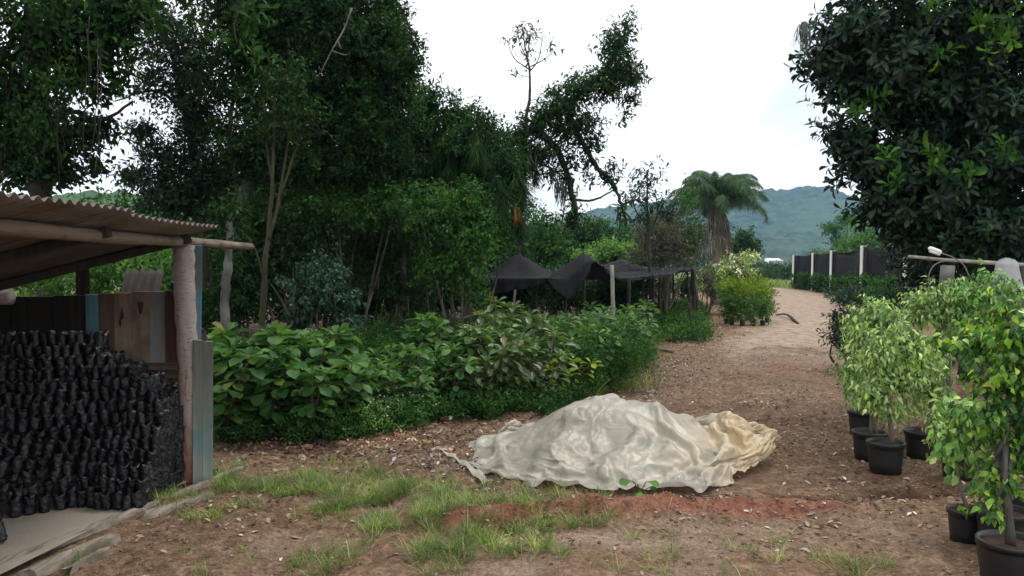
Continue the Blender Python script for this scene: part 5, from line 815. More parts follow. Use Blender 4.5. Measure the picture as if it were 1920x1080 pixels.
3, -3, -1, 7, 8, 7, 8, 5, 0, 0, 3, 2, 8, -4, -4, -5, -5, -5, -3, 0, -5, -4, -2, -2, 0, 0, 0, 1, 2, 2, 2, 2, 2, 3, 5, 1, 5, 6, 5, 5, 3, 2, 3, 3, 2, -2, 0, 0, -3, -6, 0, -2, -3, -4, -5, -3, -7, -4, -4, -5, -8, -11, -10, -8, -5, -5, -4, -14, -17, -17, -19, -13, -15, -16, -16, -11, -4, 0, -2, -4, 10, 8, 6, 5, 8, 7,
0, 1, 2, 9, 9, 11, 7, 3, -1, 0, 6, 3, 7, -6, -2, -4, -5, -4, -3, -2, -7, -2, -2, -2, 0, -1, 1, 2, 3, 2, 1, 1, 1, 6, 4, 1, 5, 6, 6, 5, 2, 4, 3, 3, 2, -4, -2, 0, -1, -6, -2, -1, -2, -4, -5, -3, -7, -4, -3, -8, -8, -6, -11, -10, -7, -7, -3, -13, -17, -15, -19, -15, -17, -17, -15, -12, -6, -1, -5, -1, 1, 8, 11, 8, 6, 3,
7, -4, 8, 10, 13, 7, 6, 2, 3, 0, 8, 3, 5, -6, 0, -4, -4, -4, -3, -5, -5, -2, -2, -1, -1, 0, 2, 2, 3, 1, 2, 0, 2, 5, 4, 2, 5, 6, 6, 3, 4, 4, 4, 4, 2, -4, -5, -1, 0, -5, -4, -1, -2, -3, -5, -3, -7, -5, -3, -9, -6, -6, -11, -10, -9, -6, -8, -11, -14, -15, -17, -17, -19, -17, -16, -13, -6, -7, -11, 4, 4, 3, 8, 10, 10, 7,
1, 2, 8, 11, 12, 10, 4, 4, 1, 3, 9, 4, 3, -5, 1, -4, -4, -5, -6, -3, -2, -3, -1, -2, 0, 2, 1, 2, 3, 2, 1, 0, 2, 6, 3, 1, 5, 7, 5, 3, 5, 4, 5, 5, 1, -4, -5, -5, -2, 0, -4, -3, -2, -3, -4, -4, -7, -5, -3, -8, -11, -12, -5, -8, -6, -6, -8, -12, -13, -16, -17, -18, -19, -18, -16, -14, -7, -10, -11, 1, 4, 4, 8, 9, 8, 9,
3, 5, 12, 12, 10, 10, 1, 5, -1, 9, 11, 3, 1, -4, 2, -4, -4, -6, -4, -2, -3, -3, -1, 0, 1, -1, 3, 3, 3, 1, 1, -1, 5, 4, 3, 2, 3, 8, 3, 5, 5, 4, 7, 5, -1, -4, -4, -5, -6, -3, 1, -2, -3, -4, -4, -3, -7, -5, -6, -5, -13, -12, -6, -5, -6, -7, -8, -12, -13, -16, -17, -19, -17, -20, -17, -15, -9, -10, -12, -1, 0, 4, 5, 9, 6, 11,
7, 4, 12, 15, 11, 6, 5, 1, -2, 8, 14, 7, -1, -2, 2, -3, -5, -4, -3, -3, -3, -2, 0, 0, -3, 3, 4, 4, 3, 0, 0, -1, 5, 4, 0, 5, 5, 3, 7, 4, 4, 6, 7, -1, 1, 0, -4, -6, -5, -6, -2, 0, -4, -3, -2, -3, -6, -7, -6, -6, -15, -9, -5, -6, -6, -6, -9, -13, -14, -16, -17, -17, -19, -20, -16, -16, -15, -7, -12, -6, -4, 2, 7, 6, 12, 11,
3, 11, 13, 12, 10, 7, 3, -2, 6, 8, 13, 7, -1, -2, 1, 0, -4, -3, -3, -3, -3, -1, 0, -3, 1, 4, 4, 3, 3, -1, 0, 0, 5, 1, 2, 5, 3, 5, 5, 6, 4, 6, 2, 3, 2, 0, -3, -5, -7, -5, -5, -2, -2, -2, -2, -4, -8, -8, -5, -11, -11, -6, -6, -5, -6, -6, -9, -15, -15, -16, -17, -17, -19, -20, -15, -17, -16, -8, -11, -8, -5, 0, 4, 8, 5, 11,
8, 9, 14, 13, 9, 4, 1, 3, 5, 7, 15, 9, 0, 1, 1, -1, -3, -2, -3, -3, -3, -1, -2, 0, 3, 4, 4, 3, 1, 0, -1, 0, 5, 2, 1, 4, 5, 4, 5, 6, 5, 1, 6, 4, 3, 0, -2, -5, -6, -6, -6, -5, -4, -1, -5, -6, -8, -7, -7, -7, -9, -7, -7, -6, -4, -6, -10, -15, -16, -17, -17, -17, -18, -20, -17, -16, -15, -10, -9, -11, -9, -2, 7, 7, 6, 6,
6, 9, 14, 14, 8, 4, 0, 3, 7, 9, 12, 14, 0, 1, 3, -1, -2, -2, -3, -3, -2, -1, -2, 2, 3, 5, 2, 2, 1, 0, -1, 1, 4, 3, 1, 5, 5, 2, 3, 6, 5, 1, 8, 4, -2, 0, -3, -4, -5, -5, -5, -3, -5, -6, -4, -6, -6, -6, -8, -7, -7, -10, -7, -5, -5, -6, -11, -17, -14, -18, -18, -16, -18, -17, -19, -16, -15, -13, -7, -11, -12, -6, 3, 11, 7, 6,
7, 7, 13, 16, 8, 0, 3, 8, 7, 11, 11, 13, -2, 5, 0, 1, 0, -1, -3, -3, -2, 0, -1, 3, 3, 3, 3, 1, 1, -1, 1, 2, 3, 2, 5, 4, 1, 3, 3, 3, 6, 3, 2, 3, 3, -1, -2, -4, -6, -6, -5, -4, -3, -7, -5, -5, -5, -5, -8, -9, -6, -9, -7, -6, -6, -8, -14, -16, -16, -15, -17, -18, -20, -19, -10, -18, -14, -15, -8, -13, -15, -5, -2, 6, 13, 7,
4, 10, 15, 10, 9, 2, -1, 3, 15, 11, 15, 7, 7, 6, 0, 0, 0, -1, -1, -3, 0, -1, 0, 3, 3, 2, 3, 1, 0, 0, 2, 2, 3, 4, 4, 2, 3, 2, 3, 2, 3, 5, 2, 4, 0, -1, -3, -3, -4, -6, -5, -5, -6, -5, -5, -6, -8, -3, -7, -9, -7, -6, -11, -3, -7, -13, -16, -16, -11, -17, -19, -18, -19, -19, -16, -11, -14, -14, -7, -15, -17, -9, 0, 2, 6, 9,
-3, 16, 16, 10, 6, 5, 0, 1, 16, 16, 13, 9, 6, 9, 1, 0, -1, 0, 0, -1, 0, 0, 1, 2, 3, 2, 1, 1, 1, 0, 2, 3, 5, 4, 3, 2, 2, 2, 2, 2, 3, 2, 2, 1, 1, 0, -2, -2, -4, -5, -5, -5, -6, -7, -8, -8, -7, -7, -3, -9, -9, -6, -9, -2, -9, -16, -17, -13, -12, -17, -18, -19, -19, -19, -14, -12, -13, -12, -9, -14, -16, -12, -2, 3, 1, 3,
8, 14, 17, 11, 6, 0, 2, 4, 14, 18, 12, 11, 6, 8, 1, 3, 1, 0, -1, 1, 0, 1, 2, 2, 2, 2, 1, 0, 1, 1, 3, 4, 4, 3, 3, 3, 2, 1, 2, 0, 2, 1, 2, 2, 2, -2, -2, -3, -4, -6, -5, -6, -5, -7, -4, -9, -10, -7, -6, -8, -10, -9, -7, -3, -11, -16, -16, -15, -13, -14, -15, -18, -20, -16, -13, -14, -14, -10, -15, -16, -11, -13, -7, 4, 6, -1,
5, 9, 18, 12, 8, 3, -3, 10, 9, 18, 18, 10, 9, 5, 4, 3, 3, 0, 0, 0, 2, 2, 2, 2, 1, 1, 0, 1, 1, 2, 3, 4, 6, 4, 3, 3, 2, 0, 1, 0, 1, -1, 3, 0, -4, -2, -3, -3, -4, -4, -4, -6, -6, -6, -5, -4, -11, -9, -6, -7, -10, -9, -8, -9, -13, -14, -10, -16, -16, -15, -14, -16, -19, -15, -13, -13, -15, -12, -17, -19, -15, -8, -12, 0, 11, 7,
5, 8, 7, 15, 7, 6, 7, 7, 11, 13, 17, 17, 10, 7, 5, 3, 2, 1, 1, 1, 2, 2, 3, 2, 1, 0, 1, 0, 2, 1, 4, 4, 4, 4, 2, 1, 1, 1, 0, 1, 1, 2, -1, -3, 2, 0, -3, -3, -5, -5, -5, -2, -7, -6, -7, -8, -8, -9, -8, -7, -9, -8, -9, -10, -12, -13, -13, -18, -19, -14, -17, -17, -14, -12, -13, -16, -16, -11, -16, -17, -18, -13, -9, -9, 8, 13,
3, 9, 1, 10, 9, 8, 13, 11, 12, 9, 12, 17, 16, 12, 7, 4, 2, 1, 1, 2, 2, 3, 4, 2, 1, 0, -1, 1, 1, 2, 3, 4, 5, 3, 2, 2, 0, 1, 0, 1, 0, 0, -1, -1, 0, 4, -2, -4, -4, -6, -6, -5, -6, -6, -8, -8, -8, -8, -8, -9, -8, -8, -10, -11, -12, -13, -17, -19, -19, -18, -16, -12, -17, -16, -10, -11, -16, -15, -14, -16, -19, -16, -7, -9, -2, 11,
-2, 16, -2, 10, 10, 12, 11, 12, 12, 10, 11, 11, 12, 16, 14, 9, 3, 1, 2, 1, 3, 4, 4, 3, 1, 0, -1, 0, 1, 2, 3, 2, 5, 4, 1, 1, 1, 1, 1, -1, -1, 1, 0, 0, 0, 0, -2, -4, -5, -5, -5, -4, -5, -7, -8, -9, -9, -10, -9, -7, -8, -10, -11, -11, -13, -15, -17, -18, -18, -17, -16, -12, -17, -18, -16, -10, -10, -16, -13, -18, -17, -14, -11, -5, -5, 5,
-2, 21, 4, 4, 12, 13, 12, 7, 14, 13, 13, 11, 3, 10, 15, 16, 12, 4, 1, 2, 4, 4, 4, 3, 1, 0, -1, -1, 1, 1, 3, 4, 4, 2, 2, 2, 1, 1, -1, 0, 0, 0, -1, 1, 1, -1, -3, -4, -4, -5, -5, -5, -4, -7, -8, -10, -10, -10, -10, -10, -10, -11, -12, -12, -12, -13, -15, -17, -17, -18, -16, -17, -13, -19, -15, -17, -11, -10, -12, -17, -19, -16, -11, -7, -2, 6,
33, 8, 2, 0, -8, 1, -7, -6, -4, 0, -2, -3, -1, 0, -1, 0, 2, 7, 11, 13, -2, -4, -2, 0, 2, 1, -6, -6, -4, -3, -1, -1, -2, 0, -2, 0, 13, -6, -1, 8, 4, -7, -5, -5, 1, 4, 2, 4, 3, 2, 6, -3, -14, -5, 3, 3, 1, -1, -2, -2, -1, 2, 4, -3, 3, 11, 10, 1, 2, -4, -4, -7, 7, -1, 4, -6, 3, 8, 2, -3, -1, 1, 7, 7, -1, 5,
-6, 9, 9, 4, -5, -8, -10, -7, -4, -1, 1, 5, 2, 5, -1, -2, -3, 6, 13, -7, -6, -6, -2, 1, 4, 5, 3, -3, -4, -4, -3, -1, 1, 3, -1, 3, -2, 7, -8, 4, 9, 1, -8, -9, 6, 5, 6, 7, 5, 4, 0, -12, -9, -8, -5, 5, 5, 6, 0, -2, -1, -4, -4, 2, 4, 10, 16, 6, -8, -2, -5, -5, -5, 7, -4, 3, 6, 1, -5, 0, 2, 6, 10, 4, -1, -3,
-10, 9, 13, 5, 0, -1, -9, -10, -5, 0, 7, 7, -2, 1, 0, 2, 0, 0, 5, -7, -8, -7, -3, 3, 0, 4, 2, 2, 0, -2, -5, 0, 4, 0, 4, -7, -1, 9, -2, -4, 3, 1, 0, -2, -3, 2, 3, 8, 9, 9, -2, 0, -4, -5, -8, -7, -4, 3, 4, 5, -1, -1, -2, 3, 7, 10, 11, 5, -7, -5, -8, -6, -1, 0, 5, 3, 5, -1, -2, 0, 1, 8, 9, 6, 0, -3,
1, -1, 10, 7, 0, 7, 3, -8, -7, 0, 6, -5, -7, -4, 3, 3, 6, 6, -1, -5, -6, -5, -4, 0, 0, 5, -3, 1, 1, 0, 0, 3, 5, -1, 0, -5, 0, 11, -4, -3, -2, -2, 0, 3, 0, -2, 1, 3, 6, 10, 2, -6, -2, 3, 4, 0, -10, -6, 1, -3, 1, 1, 4, 9, 10, 11, 10, -1, -6, -7, -9, -8, 4, -1, 4, 6, 3, -3, -3, 1, 1, 1, 7, 9, 7, 3,
1, -1, 6, 1, -2, 6, 13, -7, -5, 3, -4, -10, 0, 0, -1, -1, 5, 10, 3, 1, -3, -2, -2, -2, -5, 3, -4, 1, 3, 0, 5, 7, 4, -7, -8, 4, 1, 7, 5, -7, -6, -1, -1, -1, 1, -1, -2, 6, 2, 10, 1, -9, -5, -2, 2, 7, 13, -7, -1, -2, -3, -3, 1, 2, 11, 11, 12, 5, -6, -10, -10, -9, 1, 10, 2, 1, 5, -2, -4, 0, 5, 1, -1, 5, 8, 7,
3, -6, 0, 0, 3, 8, 12, -7, 0, 4, -7, -4, 5, 2, -4, -4, -3, 8, 11, -8, -6, 0, -1, 0, 2, -2, 0, 2, 1, 8, 9, 6, 0, -9, -6, 2, 7, 6, -7, -3, 5, 2, -5, -6, -4, -2, -1, 5, 0, 11, -3, -5, -8, -2, 0, 9, 16, 8, -2, -2, -5, -1, -3, -2, 2, 8, 6, 6, 2, -12, -8, -1, 1, 3, 2, 2, 6, -2, -4, 2, 3, 4, 0, -2, 5, 7,
1, 1, 0, 1, 0, 3, 9, -5, 4, -1, -4, 2, -7, 8, -4, -3, -2, 10, 5, -11, -2, 3, 2, 0, 0, 0, 1, 1, 3, 7, 11, 5, 0, -10, -2, 3, 7, -4, -3, 2, 5, 4, -4, -7, -7, -3, -3, 1, -2, 6, 4, -3, -7, -3, -1, 8, 12, 11, 7, 0, -2, -2, -5, -5, -3, 5, 5, -3, 0, -5, -1, 0, 1, 3, 5, -2, 0, 0, 0, 0, 7, 2, 0, 0, 6, 4,
0, 0, 0, 2, 2, 3, 4, 1, 3, -3, -3, 1, -4, -4, 4, 2, -1, 12, -6, -4, 8, 7, 3, 1, -2, -2, -2, 0, 1, 7, 10, 4, 1, -8, 0, 4, -4, -3, 7, 4, 4, 3, -4, -8, -3, -3, -2, -1, -4, -4, 3, 0, -9, 0, 4, 9, 8, 7, 1, -1, 1, 3, -1, -3, -6, 4, 6, -9, -1, -5, -1, 4, 3, 0, 4, 1, -3, -3, 3, 5, 2, 4, 1, 0, 8, 1,
-6, -2, 0, 1, 2, 3, 4, 4, 4, 3, -6, -2, -5, 3, 6, -2, 7, 9, -8, 3, 10, 6, 4, 1, -2, -5, -4, 6, 2, 0, 10, 6, -3, -3, 2, -3, -3, 5, -4, 1, 1, 8, 4, -1, -1, -1, -1, -1, -2, -8, -8, -5, 1, 4, 5, 5, 4, 9, -2, -4, -5, -5, -2, -1, 4, 0, 3, 1, -8, 2, -1, 0, 6, 0, 4, -1, -4, -2, 3, 5, 6, 1, 3, 1, 2, 9,
3, -2, -1, 0, 2, 2, 5, 6, 4, -3, -2, -6, 2, 3, 7, 8, 3, -2, -3, 6, 4, 5, 5, 3, -1, -10, -1, 6, 4, 3, 0, 8, 6, -3, 4, -2, -3, 4, 0, 0, 2, -4, -6, -1, 0, 1, 1, 1, 2, 4, -5, -6, -8, 0, 2, 6, 10, -1, 1, 2, -3, -5, -4, -4, 0, 0, -1, 1, 1, -1, 2, 2, 3, 3, 0, -2, -2, -1, 1, 6, 4, 6, 0, 3, 4, 2,
4, 1, 0, -1, 0, -1, 2, 9, 7, -6, -5, -2, 2, 6, 9, 10, 1, -2, -1, -3, -1, 2, 4, 5, 7, -8, -4, 3, 1, 5, 9, 9, 6, 0, 5, 1, -3, 1, 3, -4, 1, 0, -9, -3, -1, 3, 4, 3, 2, -1, -1, -1, -9, -9, 4, 10, 1, -8, 1, 9, 0, -5, -4, -2, 0, -2, 1, -4, -2, 3, 2, 2, 2, 3, -1, -4, -2, 0, 5, 4, 4, 4, 3, 5, 4, -2,
1, -3, -1, 0, -1, 0, 7, 12, 8, -4, -7, -7, 2, 7, 11, 10, 4, -1, -6, -2, 2, 0, -1, 2, 4, 6, -8, -3, 4, 10, 6, 7, 11, 4, 4, 1, 2, 0, -1, -4, 1, -4, -1, -8, 2, 5, 5, 6, 3, 0, -3, -5, -11, -9, 6, 7, -10, -8, -1, 11, 9, -5, -3, -3, -3, -1, -2, -2, -6, 1, 7, 4, 3, -1, -2, -1, -2, 3, 4, 5, 2, 1, 9, 6, -3, -5,
10, -5, -7, -5, 3, 0, 10, 11, 7, -2, -9, -6, 3, 4, 7, 11, 7, -1, 3, -2, -1, 1, 2, 2, -5, 5, 0, -6, 2, 5, 4, 8, 11, 10, 3, 1, 2, 7, -2, -5, -4, -6, -1, 3, -6, 4, 4, 8, 9, 2, -2, -10, -11, -7, 6, 4, -10, -10, -6, 8, 14, 1, 0, -4, 0, -4, -5, -7, -3, -6, 6, 9, 5, 1, 0, -3, -6, 5, 10, 0, 3, -1, 5, 8, 0, -14,
-2, -1, -9, -4, 3, 2, 1, 12, 11, 1, -10, -4, 4, 4, 5, 6, 7, 6, 2, 7, -2, 0, 2, 0, -4, -6, 0, -3, 3, 4, 4, 10, 7, 8, 7, 2, 2, 2, 8, -3, -5, -5, -4, -3, 2, -1, 3, 7, 11, 6, -3, -14, -7, -3, 6, -1, -11, -9, -9, 3, 13, 13, -2, 2, -1, -5, -4, -11, -5, -4, -2, 7, 6, 3, 5, -5, -4, 1, 8, 9, 2, -1, 1, 2, -2, -9,
-7, 2, -7, 0, 4, 2, -2, 8, 12, 4, -10, -2, -1, 4, 7, 7, 8, 8, 6, 1, -2, 2, 3, 1, -6, -2, -6, 2, 3, 4, 4, 3, 3, 9, 5, 2, 4, 3, 8, 7, 1, -2, -8, -8, -3, 1, 1, 6, 11, 7, 0, -13, -6, -1, 7, -6, -13, -12, -8, 0, 11, 16, 7, 0, 3, -4, -7, -13, -7, 1, -3, 1, 12, 3, 0, -3, -3, 0, 0, 10, 9, 1, 0, -3, -7, -3,
-5, 4, -5, 3, 6, -3, -2, 7, 11, 6, -8, -6, 2, 6, 2, 8, 9, 10, 7, 3, 1, 3, 4, -2, -6, -4, -3, -2, -1, 0, 7, -1, 3, 7, 4, 3, 3, 7, 5, 12, 10, 4, -3, -9, -9, -5, 2, 3, 6, 8, 6, -12, -3, 3, 5, -12, -16, -12, -7, -3, 7, 16, 16, 3, 1, -3, -10, -17, -7, 5, 0, 4, 5, 10, -4, -6, 0, 1, 1, 3, 8, 6, 0, -6, -6, -10,
-3, 3, -1, 7, 1, -4, 0, 6, 11, 7, -7, -7, 7, 0, 5, 6, 8, 15, 10, 3, 2, 3, 0, 2, -4, -4, -1, -2, -3, -6, -3, 3, 5, -1, 4, 7, 1, 4, 7, 11, 15, 13, 4, -4, -10, -11, -4, 2, 3, 9, 9, -8, -2, 5, 0, -15, -16, -10, -6, -10, 0, 17, 19, 11, 0, -5, -13, -18, -4, 3, 3, 4, 10, 7, -9, 1, -2, 3, 4, 4, 0, 5, 2, -6, -9, -8,
4, -2, 3, 6, -2, -1, 0, 5, 11, 6, -7, -5, 2, 6, 4, 5, 9, 17, 13, 8, 2, -1, 2, -3, 1, -5, -3, 0, -5, -6, -5, -2, 3, 7, 4, -2, 1, 4, 7, 10, 11, 17, 13, 2, -6, -12, -9, -3, 2, 9, 3, -1, 7, 2, -11, -7, -14, -14, -9, -7, -8, 15, 19, 17, 2, -7, -15, -17, -3, 1, 4, 7, 4, 8, -2, -2, 3, 3, 3, 3, 4, -1, -4, -3, -5, -11,
-1, 2, 1, 6, -2, -2, 4, 3, 10, 6, -7, -3, 3, 6, 4, 2, 10, 17, 16, 10, 5, 1, -2, -2, -2, -1, -4, -1, -7, -7, -5, -2, 1, 10, 6, -2, -2, 1, 5, 9, 11, 13, 17, 9, -1, -8, -11, -8, -2, 5, 3, 7, 9, -3, -15, -10, -9, -9, -12, -11, -9, 16, 11, 21, 7, -8, -14, -17, -10, 3, 6, 7, 12, 1, 0, -1, 0, 4, 8, 4, 2, -2, -6, -7, -9, -7,
-2, 3, 4, 5, -2, -1, 7, 3, 7, 5, -7, 1, 5, 3, 3, -1, 9, 17, 17, 12, 6, 3, -2, -2, 0, -3, -1, -2, -5, -8, -5, -3, -1, 9, 8, 2, -3, -1, 3, 7, 10, 8, 16, 13, 5, -4, -10, -8, -6, 1, 6, 9, 8, -6, -17, -11, -10, -8, -5, -11, -14, 14, 5, 21, 13, -6, -13, -17, -14, -3, 7, 9, 16, -3, 4, 3, 1, 4, 3, 6, 3, -2, -6, -9, -9, -10,
1, 3, 5, 3, -2, 2, 3, 9, 5, 2, -6, 2, 4, 5, -5, 4, 8, 14, 17, 12, 8, 4, 2, -1, 0, -2, -2, -3, 1, -6, -4, -1, -6, 2, 11, 5, -1, -1, 1, 4, 9, 8, 7, 14, 10, 2, -6, -6, -7, -5, 7, 10, 7, -11, -17, -12, -9, -8, -5, -5, -16, 6, 3, 22, 16, -2, -14, -16, -14, -7, 5, 15, 12, -5, 10, 3, 4, -3, 5, 4, -1, 1, -2, -7, -9, -11,
1, 3, 6, 3, 0, 3, 0, 8, 8, -2, -1, 3, 0, -4, 3, 3, 9, 11, 14, 12, 8, 4, 6, 3, 0, -1, -1, -2, 2, -1, -2, -5, -4, -2, 8, 9, 1, -2, 1, 4, 6, 7, 5, 7, 11, 6, -5, -5, -4, -3, 6, 10, 4, -12, -18, -13, -5, -9, -8, -4, -15, -5, 8, 21, 18, 2, -12, -16, -15, -8, 6, 17, 3, -1, 8, 9, 0, -4, -3, 5, 2, -1, -1, -4, -7, -7,
1, 4, 6, 2, 0, 3, 2, 11, 4, 0, 2, -5, -6, 3, 3, 6, 9, 9, 13, 8, 7, 7, 6, 5, 2, 1, 1, 0, -3, 2, 1, -7, -4, 4, 3, 6, 7, -2, 1, 4, 4, 5, 5, 5, 7, 7, -3, -2, -2, -3, 4, 10, 4, -14, -19, -14, -5, -6, -11, -8, -11, -2, 2, 19, 19, 6, -11, -16, -15, -8, 7, 17, 1, 2, 8, 7, -2, -5, -3, -1, -2, 2, -2, -2, -10, -5,
2, 4, 5, 1, 2, 4, 4, 12, 3, -2, -7, -1, 1, 3, 3, 5, 7, 9, 10, 9, 6, 8, 6, 6, 5, 1, 0, 4, -1, -3, -1, 2, -4, 3, 6, 2, 4, 5, -1, 4, 3, 4, 5, 4, 4, 5, 2, -1, -2, -2, 2, 11, 2, -16, -20, -14, -8, -3, -7, -12, -5, -7, -2, 19, 17, 9, -8, -16, -16, -7, 6, 17, 8, 1, 0, 4, 5, -6, -11, -5, 3, -3, -3, -2, -4, -11,
1, 4, 5, 2, 5, 3, 5, 11, 4, -10, -5, 0, 3, 3, 4, 6, 8, 7, 8, 8, 8, 6, 7, 8, 5, 6, 2, -1, 5, 0, -3, -1, 1, 3, 3, 6, -1, 4, 1, 4, 3, 3, 4, 4, 4, 3, 3, -1, -1, -2, 1, 11, -1, -16, -19, -15, -6, -9, -3, -10, -9, -7, -2, 16, 14, 14, -6, -16, -16, -7, 6, 17, 14, 3, -3, -1, -3, -9, 1, -9, -4, 1, -8, -2, -5, -1,
2, 4, 4, 3, 4, 6, 8, 10, -1, -10, -3, 2, 5, 0, 7, 6, 6, 7, 8, 7, 5, 8, 9, 8, 5, 7, 7, 3, -1, 4, 1, 0, 1, 3, 2, 3, -3, 2, 3, 3, 2, 3, 4, 4, 3, 2, 3, -1, -1, 0, 0, 12, -2, -19, -20, -13, -6, -10, -6, -7, -8, -8, -4, 13, 13, 15, -4, -16, -15, -8, 8, 17, 16, 3, 0, -6, -11, -8, -1, 0, -7, 0, -4, -10, 1, -5,
2, 3, 4, 4, 4, 8, 11, 9, -5, -9, 1, 0, 5, 2, 8, 6, 4, 7, 7, 4, 8, 7, 10, 9, 5, 10, 10, 7, 3, -2, 0, -1, 1, 2, 5, 2, -4, 2, 2, 3, 2, 3, 2, 4, 3, 2, 3, -1, -1, -1, 2, 12, -3, -18, -22, -14, -6, -10, -11, -6, -8, -7, -1, 8, 17, 9, -2, -17, -11, -7, 9, 17, 16, 5, -9, -12, -10, -10, -2, 0, -1, -1, 0, -5, -5, -2,
2, 3, 3, 6, 6, 8, 14, 4, -6, -7, 4, -1, 2, 4, 8, 9, 3, 6, 6, 5, 8, 8, 10, 7, 8, 12, 15, 9, 6, 0, 0, -2, -1, -3, 2, 0, 1, -1, 4, 0, 0, 6, 1, 3, 3, 1, 1, 2, -2, -2, 5, 12, -5, -20, -21, -13, -9, -10, -10, -8, -9, -3, -4, 8, 18, 8, -7, -15, -13, 0, 12, 15, 15, 0, -17, -13, -11, -9, -3, 0, 0, 2, -3, 5, -4, -5,
0, 3, 5, 5, 7, 10, 15, 1, -5, -5, 5, 1, 1, 5, 4, 10, 4, 5, 6, 7, 8, 7, 11, 7, 10, 16, 16, 10, 6, 1, -1, -5, -6, 1, 2, -2, 2, -2, 5, -1, 2, 4, 3, 0, 3, 1, 0, 1, -1, -2, 9, 9, -8, -21, -18, -13, -11, -11, -8, -10, -8, -6, -3, 12, 18, 4, -13, -17, -5, 6, 10, 15, 12, -4, -18, -17, -10, -4, -4, -3, 2, 3, 0, -3, 5, -3,
0, 4, 4, 4, 8, 11, 16, 0, -3, -6, 3, 5, 5, 2, 5, 9, 5, 5, 6, 8, 8, 8, 8, 12, 10, 17, 16, 10, 6, 2, -3, -7, -4, 3, -1, -1, 1, -1, 3, -1, 2, 4, 0, 3, 1, 1, 0, 2, -2, 2, 10, 3, -13, -20, -14, -12, -13, -10, -10, -10, -7, -7, -1, 14, 17, -2, -16, -16, 4, 7, 11, 13, 8, -10, -18, -14, -5, -3, -3, -1, -1, 4, 0, -5, -3, 1,
0, 4, 4, 5, 7, 10, 17, 2, -2, -5, 2, 3, 7, 4, 4, 9, 7, 5, 7, 8, 7, 9, 9, 11, 13, 17, 15, 9, 6, 2, -2, -8, -3, 2, 0, 0, -1, 0, 3, -1, 1, 2, 0, 2, 2, 0, 0, 0, 2, 2, 10, -4, -15, -17, -12, -11, -11, -13, -11, -9, -8, -6, 1, 17, 14, -5, -17, -16, 0, 14, 14, 13, 0, -12, -17, -9, -6, -1, -2, -2, 2, 2, -1, -5, -3, -2,
-1, 5, 5, 3, 7, 9, 18, -1, 2, 1, -1, 5, 3, 4, 9, 6, 10, 5, 8, 6, 8, 9, 10, 10, 12, 17, 15, 8, 5, 3, 0, -4, -4, -1, 2, 0, -2, 3, -3, 1, 1, 0, 2, 0, 2, 0, -1, 1, 0, 4, 7, -7, -14, -14, -13, -7, -14, -12, -11, -9, -8, -7, 7, 16, 11, -9, -17, -15, 3, 16, 15, 8, -10, -8, -10, -8, -7, -5, 4, -6, 7, -1, -1, -4, 2, -4,
0, 7, 6, 1, 6, 7, 18, -2, 2, 6, 2, 1, 5, 6, 7, 7, 7, 10, 4, 9, 7, 10, 10, 11, 10, 15, 14, 5, 4, 2, 5, -3, 1, -2, 1, 0, 1, -3, 0, 1, 0, 0, 1, 2, -1, 0, 0, -1, 0, 9, -2, -12, -12, -11, -6, -10, -14, -11, -10, -10, -9, -3, 11, 13, 6, -11, -17, -12, 10, 14, 13, -2, -10, -13, 5, -7, -8, -1, -6, -1, 4, 3, -2, -4, -5, 0,
0, 10, 6, -1, 4, 7, 17, -1, 2, 5, 7, 2, 3, 4, 9, 8, 5, 9, 8, 7, 9, 9, 10, 11, 10, 13, 12, 2, 4, 4, 4, 5, -2, 0, 1, 0, -1, -1, 0, 0, 0, 2, 1, -3, 3, -2, -1, -1, 4, 4, -9, -11, -8, -8, -7, -9, -13, -11, -11, -12, -4, 3, 3, 13, 2, -10, -15, -10, 14, 13, 8, -7, -11, -4, -1, 0, -8, -3, -5, 1, 3, 1, -2, -3, -5, -6,
0, 13, 6, -2, 2, 7, 10, 9, -1, 3, 7, 5, 2, 5, 7, 9, 8, 6, 9, 8, 8, 10, 10, 11, 11, 10, 11, 3, 4, 4, 5, 4, 1, 0, 1, 0, -2, 0, -1, 1, 2, 4, 0, -5, -2, 0, -2, 2, 3, -4, -11, -8, -7, -10, -3, -3, -11, -14, -15, -7, 2, -6, -3, 13, 0, -11, -12, 3, 14, 12, -1, -9, -6, -1, 2, -3, -7, -3, -4, -3, 4, 1, -1, -4, -4, -2,
0, 12, 10, -2, 0, 5, 7, 14, 0, 1, 3, 8, 3, 6, 8, 7, 7, 9, 6, 9, 9, 9, 11, 12, 9, 12, 8, 5, 5, 4, 4, 3, 2, 1, 2, -2, 0, -2, 2, 4, 5, -1, -6, -8, 0, 1, -1, 0, 0, -6, -10, -5, -9, -9, -4, 4, -7, -14, -17, -4, -9, -10, -1, 12, -4, -11, -1, 14, 11, 9, -9, -4, -1, 0, 1, -8, -4, -1, -6, -2, 0, 1, -1, 0, -5, -8,
0, 10, 14, 1, -2, 2, 6, 12, 0, 2, 4, 5, 8, 4, 8, 6, 8, 7, 11, 6, 9, 9, 11, 11, 12, 8, 8, 7, 6, 5, 4, 3, 2, 2, 3, -4, 0, 5, 2, 4, 3, -8, -12, -2, 0, 1, -2, -3, 0, -9, -6, -6, -9, -8, -5, 7, -4, -11, -17, -12, -14, 3, -10, 4, 0, 1, 5, 14, 11, 1, -9, -6, 5, 5, -4, -6, -3, -8, -3, -5, 2, 2, 0, -3, -5, -7,
